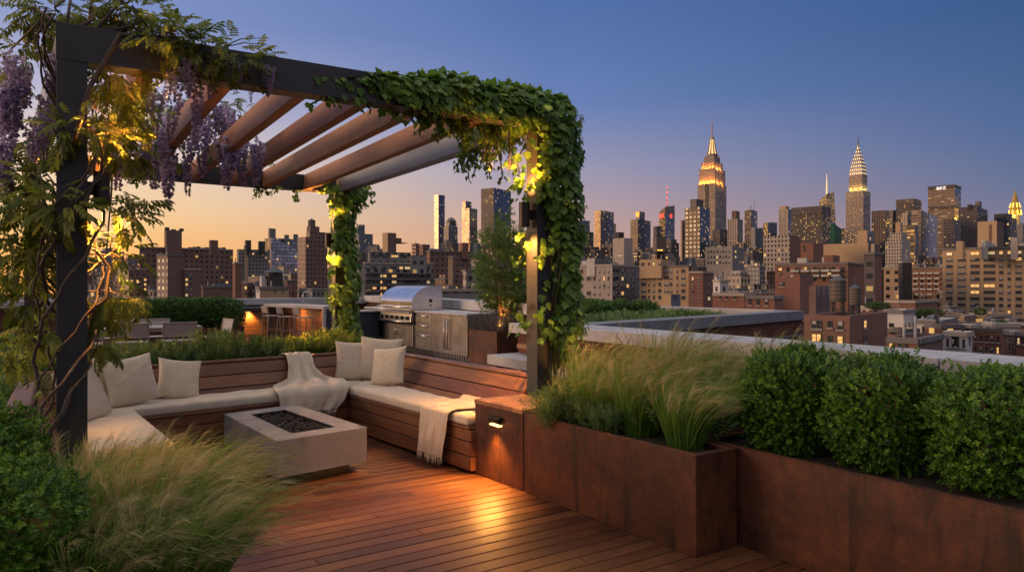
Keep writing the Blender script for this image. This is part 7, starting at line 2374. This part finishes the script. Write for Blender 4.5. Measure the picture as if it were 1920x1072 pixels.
# pale lilac arch of the opposite twilight, behind the viewer
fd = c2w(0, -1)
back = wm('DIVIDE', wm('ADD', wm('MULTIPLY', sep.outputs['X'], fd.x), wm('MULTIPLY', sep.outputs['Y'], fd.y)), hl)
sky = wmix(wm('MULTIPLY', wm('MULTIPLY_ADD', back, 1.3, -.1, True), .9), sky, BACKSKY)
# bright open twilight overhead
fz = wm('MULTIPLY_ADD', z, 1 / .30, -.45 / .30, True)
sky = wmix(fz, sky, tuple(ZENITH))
nis = t.nodes.new('ShaderNodeTexSky'); nis.sky_type = 'NISHITA'; nis.sun_disc = False
nis.sun_elevation = R_(2); nis.sun_rotation = math.atan2(gd.x, gd.y)
sky = wmix(.02, sky, nis.outputs[0], 'ADD')
# below the horizon: dull ground tone
fb = wm('MULTIPLY', z, -20.0, None, True)
sky = wmix(fb, sky, (.03, .028, .03))
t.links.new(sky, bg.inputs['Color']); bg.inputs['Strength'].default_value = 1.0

sd = bpy.data.lights.new('afterglow_sun', 'SUN'); sd.energy = SUN_E; sd.angle = R_(24); sd.color = (1.0, .62, .36)
so = bpy.data.objects.new('afterglow_sun', sd); COL.objects.link(so)
sdir = c2w(math.sin(R_(SUN_AZ)), math.cos(R_(SUN_AZ)), math.tan(R_(SUN_EL)))
so.rotation_euler = Vector(sdir).to_track_quat('Z', 'Y').to_euler(); so.location = (0, 0, 60)


def spot(name, loc, direction, e, ang, blend=.6, r=.03, col=WARM):
    d = bpy.data.lights.new(name, 'SPOT'); d.energy = e; d.spot_size = R_(ang); d.spot_blend = blend; d.shadow_soft_size = r; d.color = col
    o = bpy.data.objects.new(name, d); COL.objects.link(o); o.location = loc
    o.rotation_euler = (-Vector(direction)).to_track_quat('Z', 'Y').to_euler()
    return o
def point(name, loc, e, r=.05, col=WARM):
    d = bpy.data.lights.new(name, 'POINT'); d.energy = e; d.shadow_soft_size = r; d.color = col
    o = bpy.data.objects.new(name, d); COL.objects.link(o); o.location = loc
    return o
for (c, h, side), (eu, ed) in zip(LIGHTS, SCONCE_E):
    s = Vector(side)
    spot('lamp_down', c + Vector((0, 0, -h / 2 - .012)), Vector((0, -.22, -1)) + s * .22, ed, 125, .85)
    spot('lamp_up', c + Vector((0, 0, h / 2 + .012)), Vector((0, 0, 1)) + s * .08, eu, 110, .7)
spot('step_lamp', (SLX - .05, SLY, .498), (-.55, -.08, -1), STEP_E, 124, 1.0, .04)
spot('screen_lamp', SCREEN_L + Vector((.06, .02, .03)), (.05, .35, -1), 90, 105, .8)
point('lantern_lamp', LANTERN, 5)
# bar under-counter strip, tree uplight, bench-end step light
q = B0 + be * (BL * .5) + bn * .22
spot('bar_lamp', (q.x, q.y, .98), (bn.x * .55, bn.y * .55, -1), 70, 150, .7, .3)
q = B0 + be * (BL * .15) + bn * .22
spot('bar_lamp', (q.x, q.y, .98), (bn.x * .55, bn.y * .55, -1), 45, 150, .7, .2)
spot('tree_uplight', (8.05, 13.0, .84), (.35, .3, 1), 170, 100, .7)
spot('bench_end_lamp', (.42, 5.955, .36), (.05, -1.0, -.35), 45, 150, .7)
spot('ivy_uplight', (4.28, 5.22, .72), (-.12, .12, 1), 60, 110, .8)
point('bed_fill', (2.85, 10.0, 1.22), 7, .05)  # added fill light over the herbs, no fixture stands here
spot('bed_uplight', (-.9, 7.2, .5), (.1, .2, 1), 30, 130, .7)

if HAZE > 0:
    hb_ = MB(); hb_.box(-2000, 2600, -80, 2800, -29, 470)
    ho = hb_.build('haze', M['iron']); ho['kind'] = 'stuff'
    ho.data.materials.clear(); hm_ = bpy.data.materials.new('haze_air'); hm_.use_nodes = True; ht_ = hm_.node_tree
    for n_ in list(ht_.nodes):
        if n_.type == 'BSDF_PRINCIPLED': ht_.nodes.remove(n_)
    pv = ht_.nodes.new('ShaderNodeVolumePrincipled'); pv.inputs['Color'].default_value = (.78, .80, .90, 1); pv.inputs['Density'].default_value = HAZE; pv.inputs['Anisotropy'].default_value = .2
    ht_.links.new(pv.outputs[0], [n_ for n_ in ht_.nodes if n_.type == 'OUTPUT_MATERIAL'][0].inputs['Volume'])
    ho.data.materials.append(hm_)
    S.cycles.volume_bounces = 1
cam = bpy.data.cameras.new('camera'); co = bpy.data.objects.new('camera', cam); COL.objects.link(co)
co.location = (0, 0, EYE); co.rotation_euler = (R_(90), 0, -YAW)
cam.sensor_fit = 'HORIZONTAL'; cam.sensor_width = 36; cam.lens = 36 * FPX / 1920
cam.clip_start = .05; cam.clip_end = 12000
S.camera = co
S.render.engine = 'CYCLES'
S.cycles.use_denoising = True
S.cycles.max_bounces = 6; S.cycles.diffuse_bounces = 3; S.cycles.glossy_bounces = 3; S.cycles.transmission_bounces = 4; S.cycles.transparent_max_bounces = 8
S.cycles.sample_clamp_indirect = 6.0
S.cycles.caustics_reflective = False; S.cycles.caustics_refractive = False
S.view_settings.view_transform = 'Standard'; S.view_settings.look = 'None'; S.view_settings.exposure = 0; S.view_settings.gamma = 1
for (p, e, c) in CITY_LIGHTS: point('facade_flood', p, e, 1.5, c)
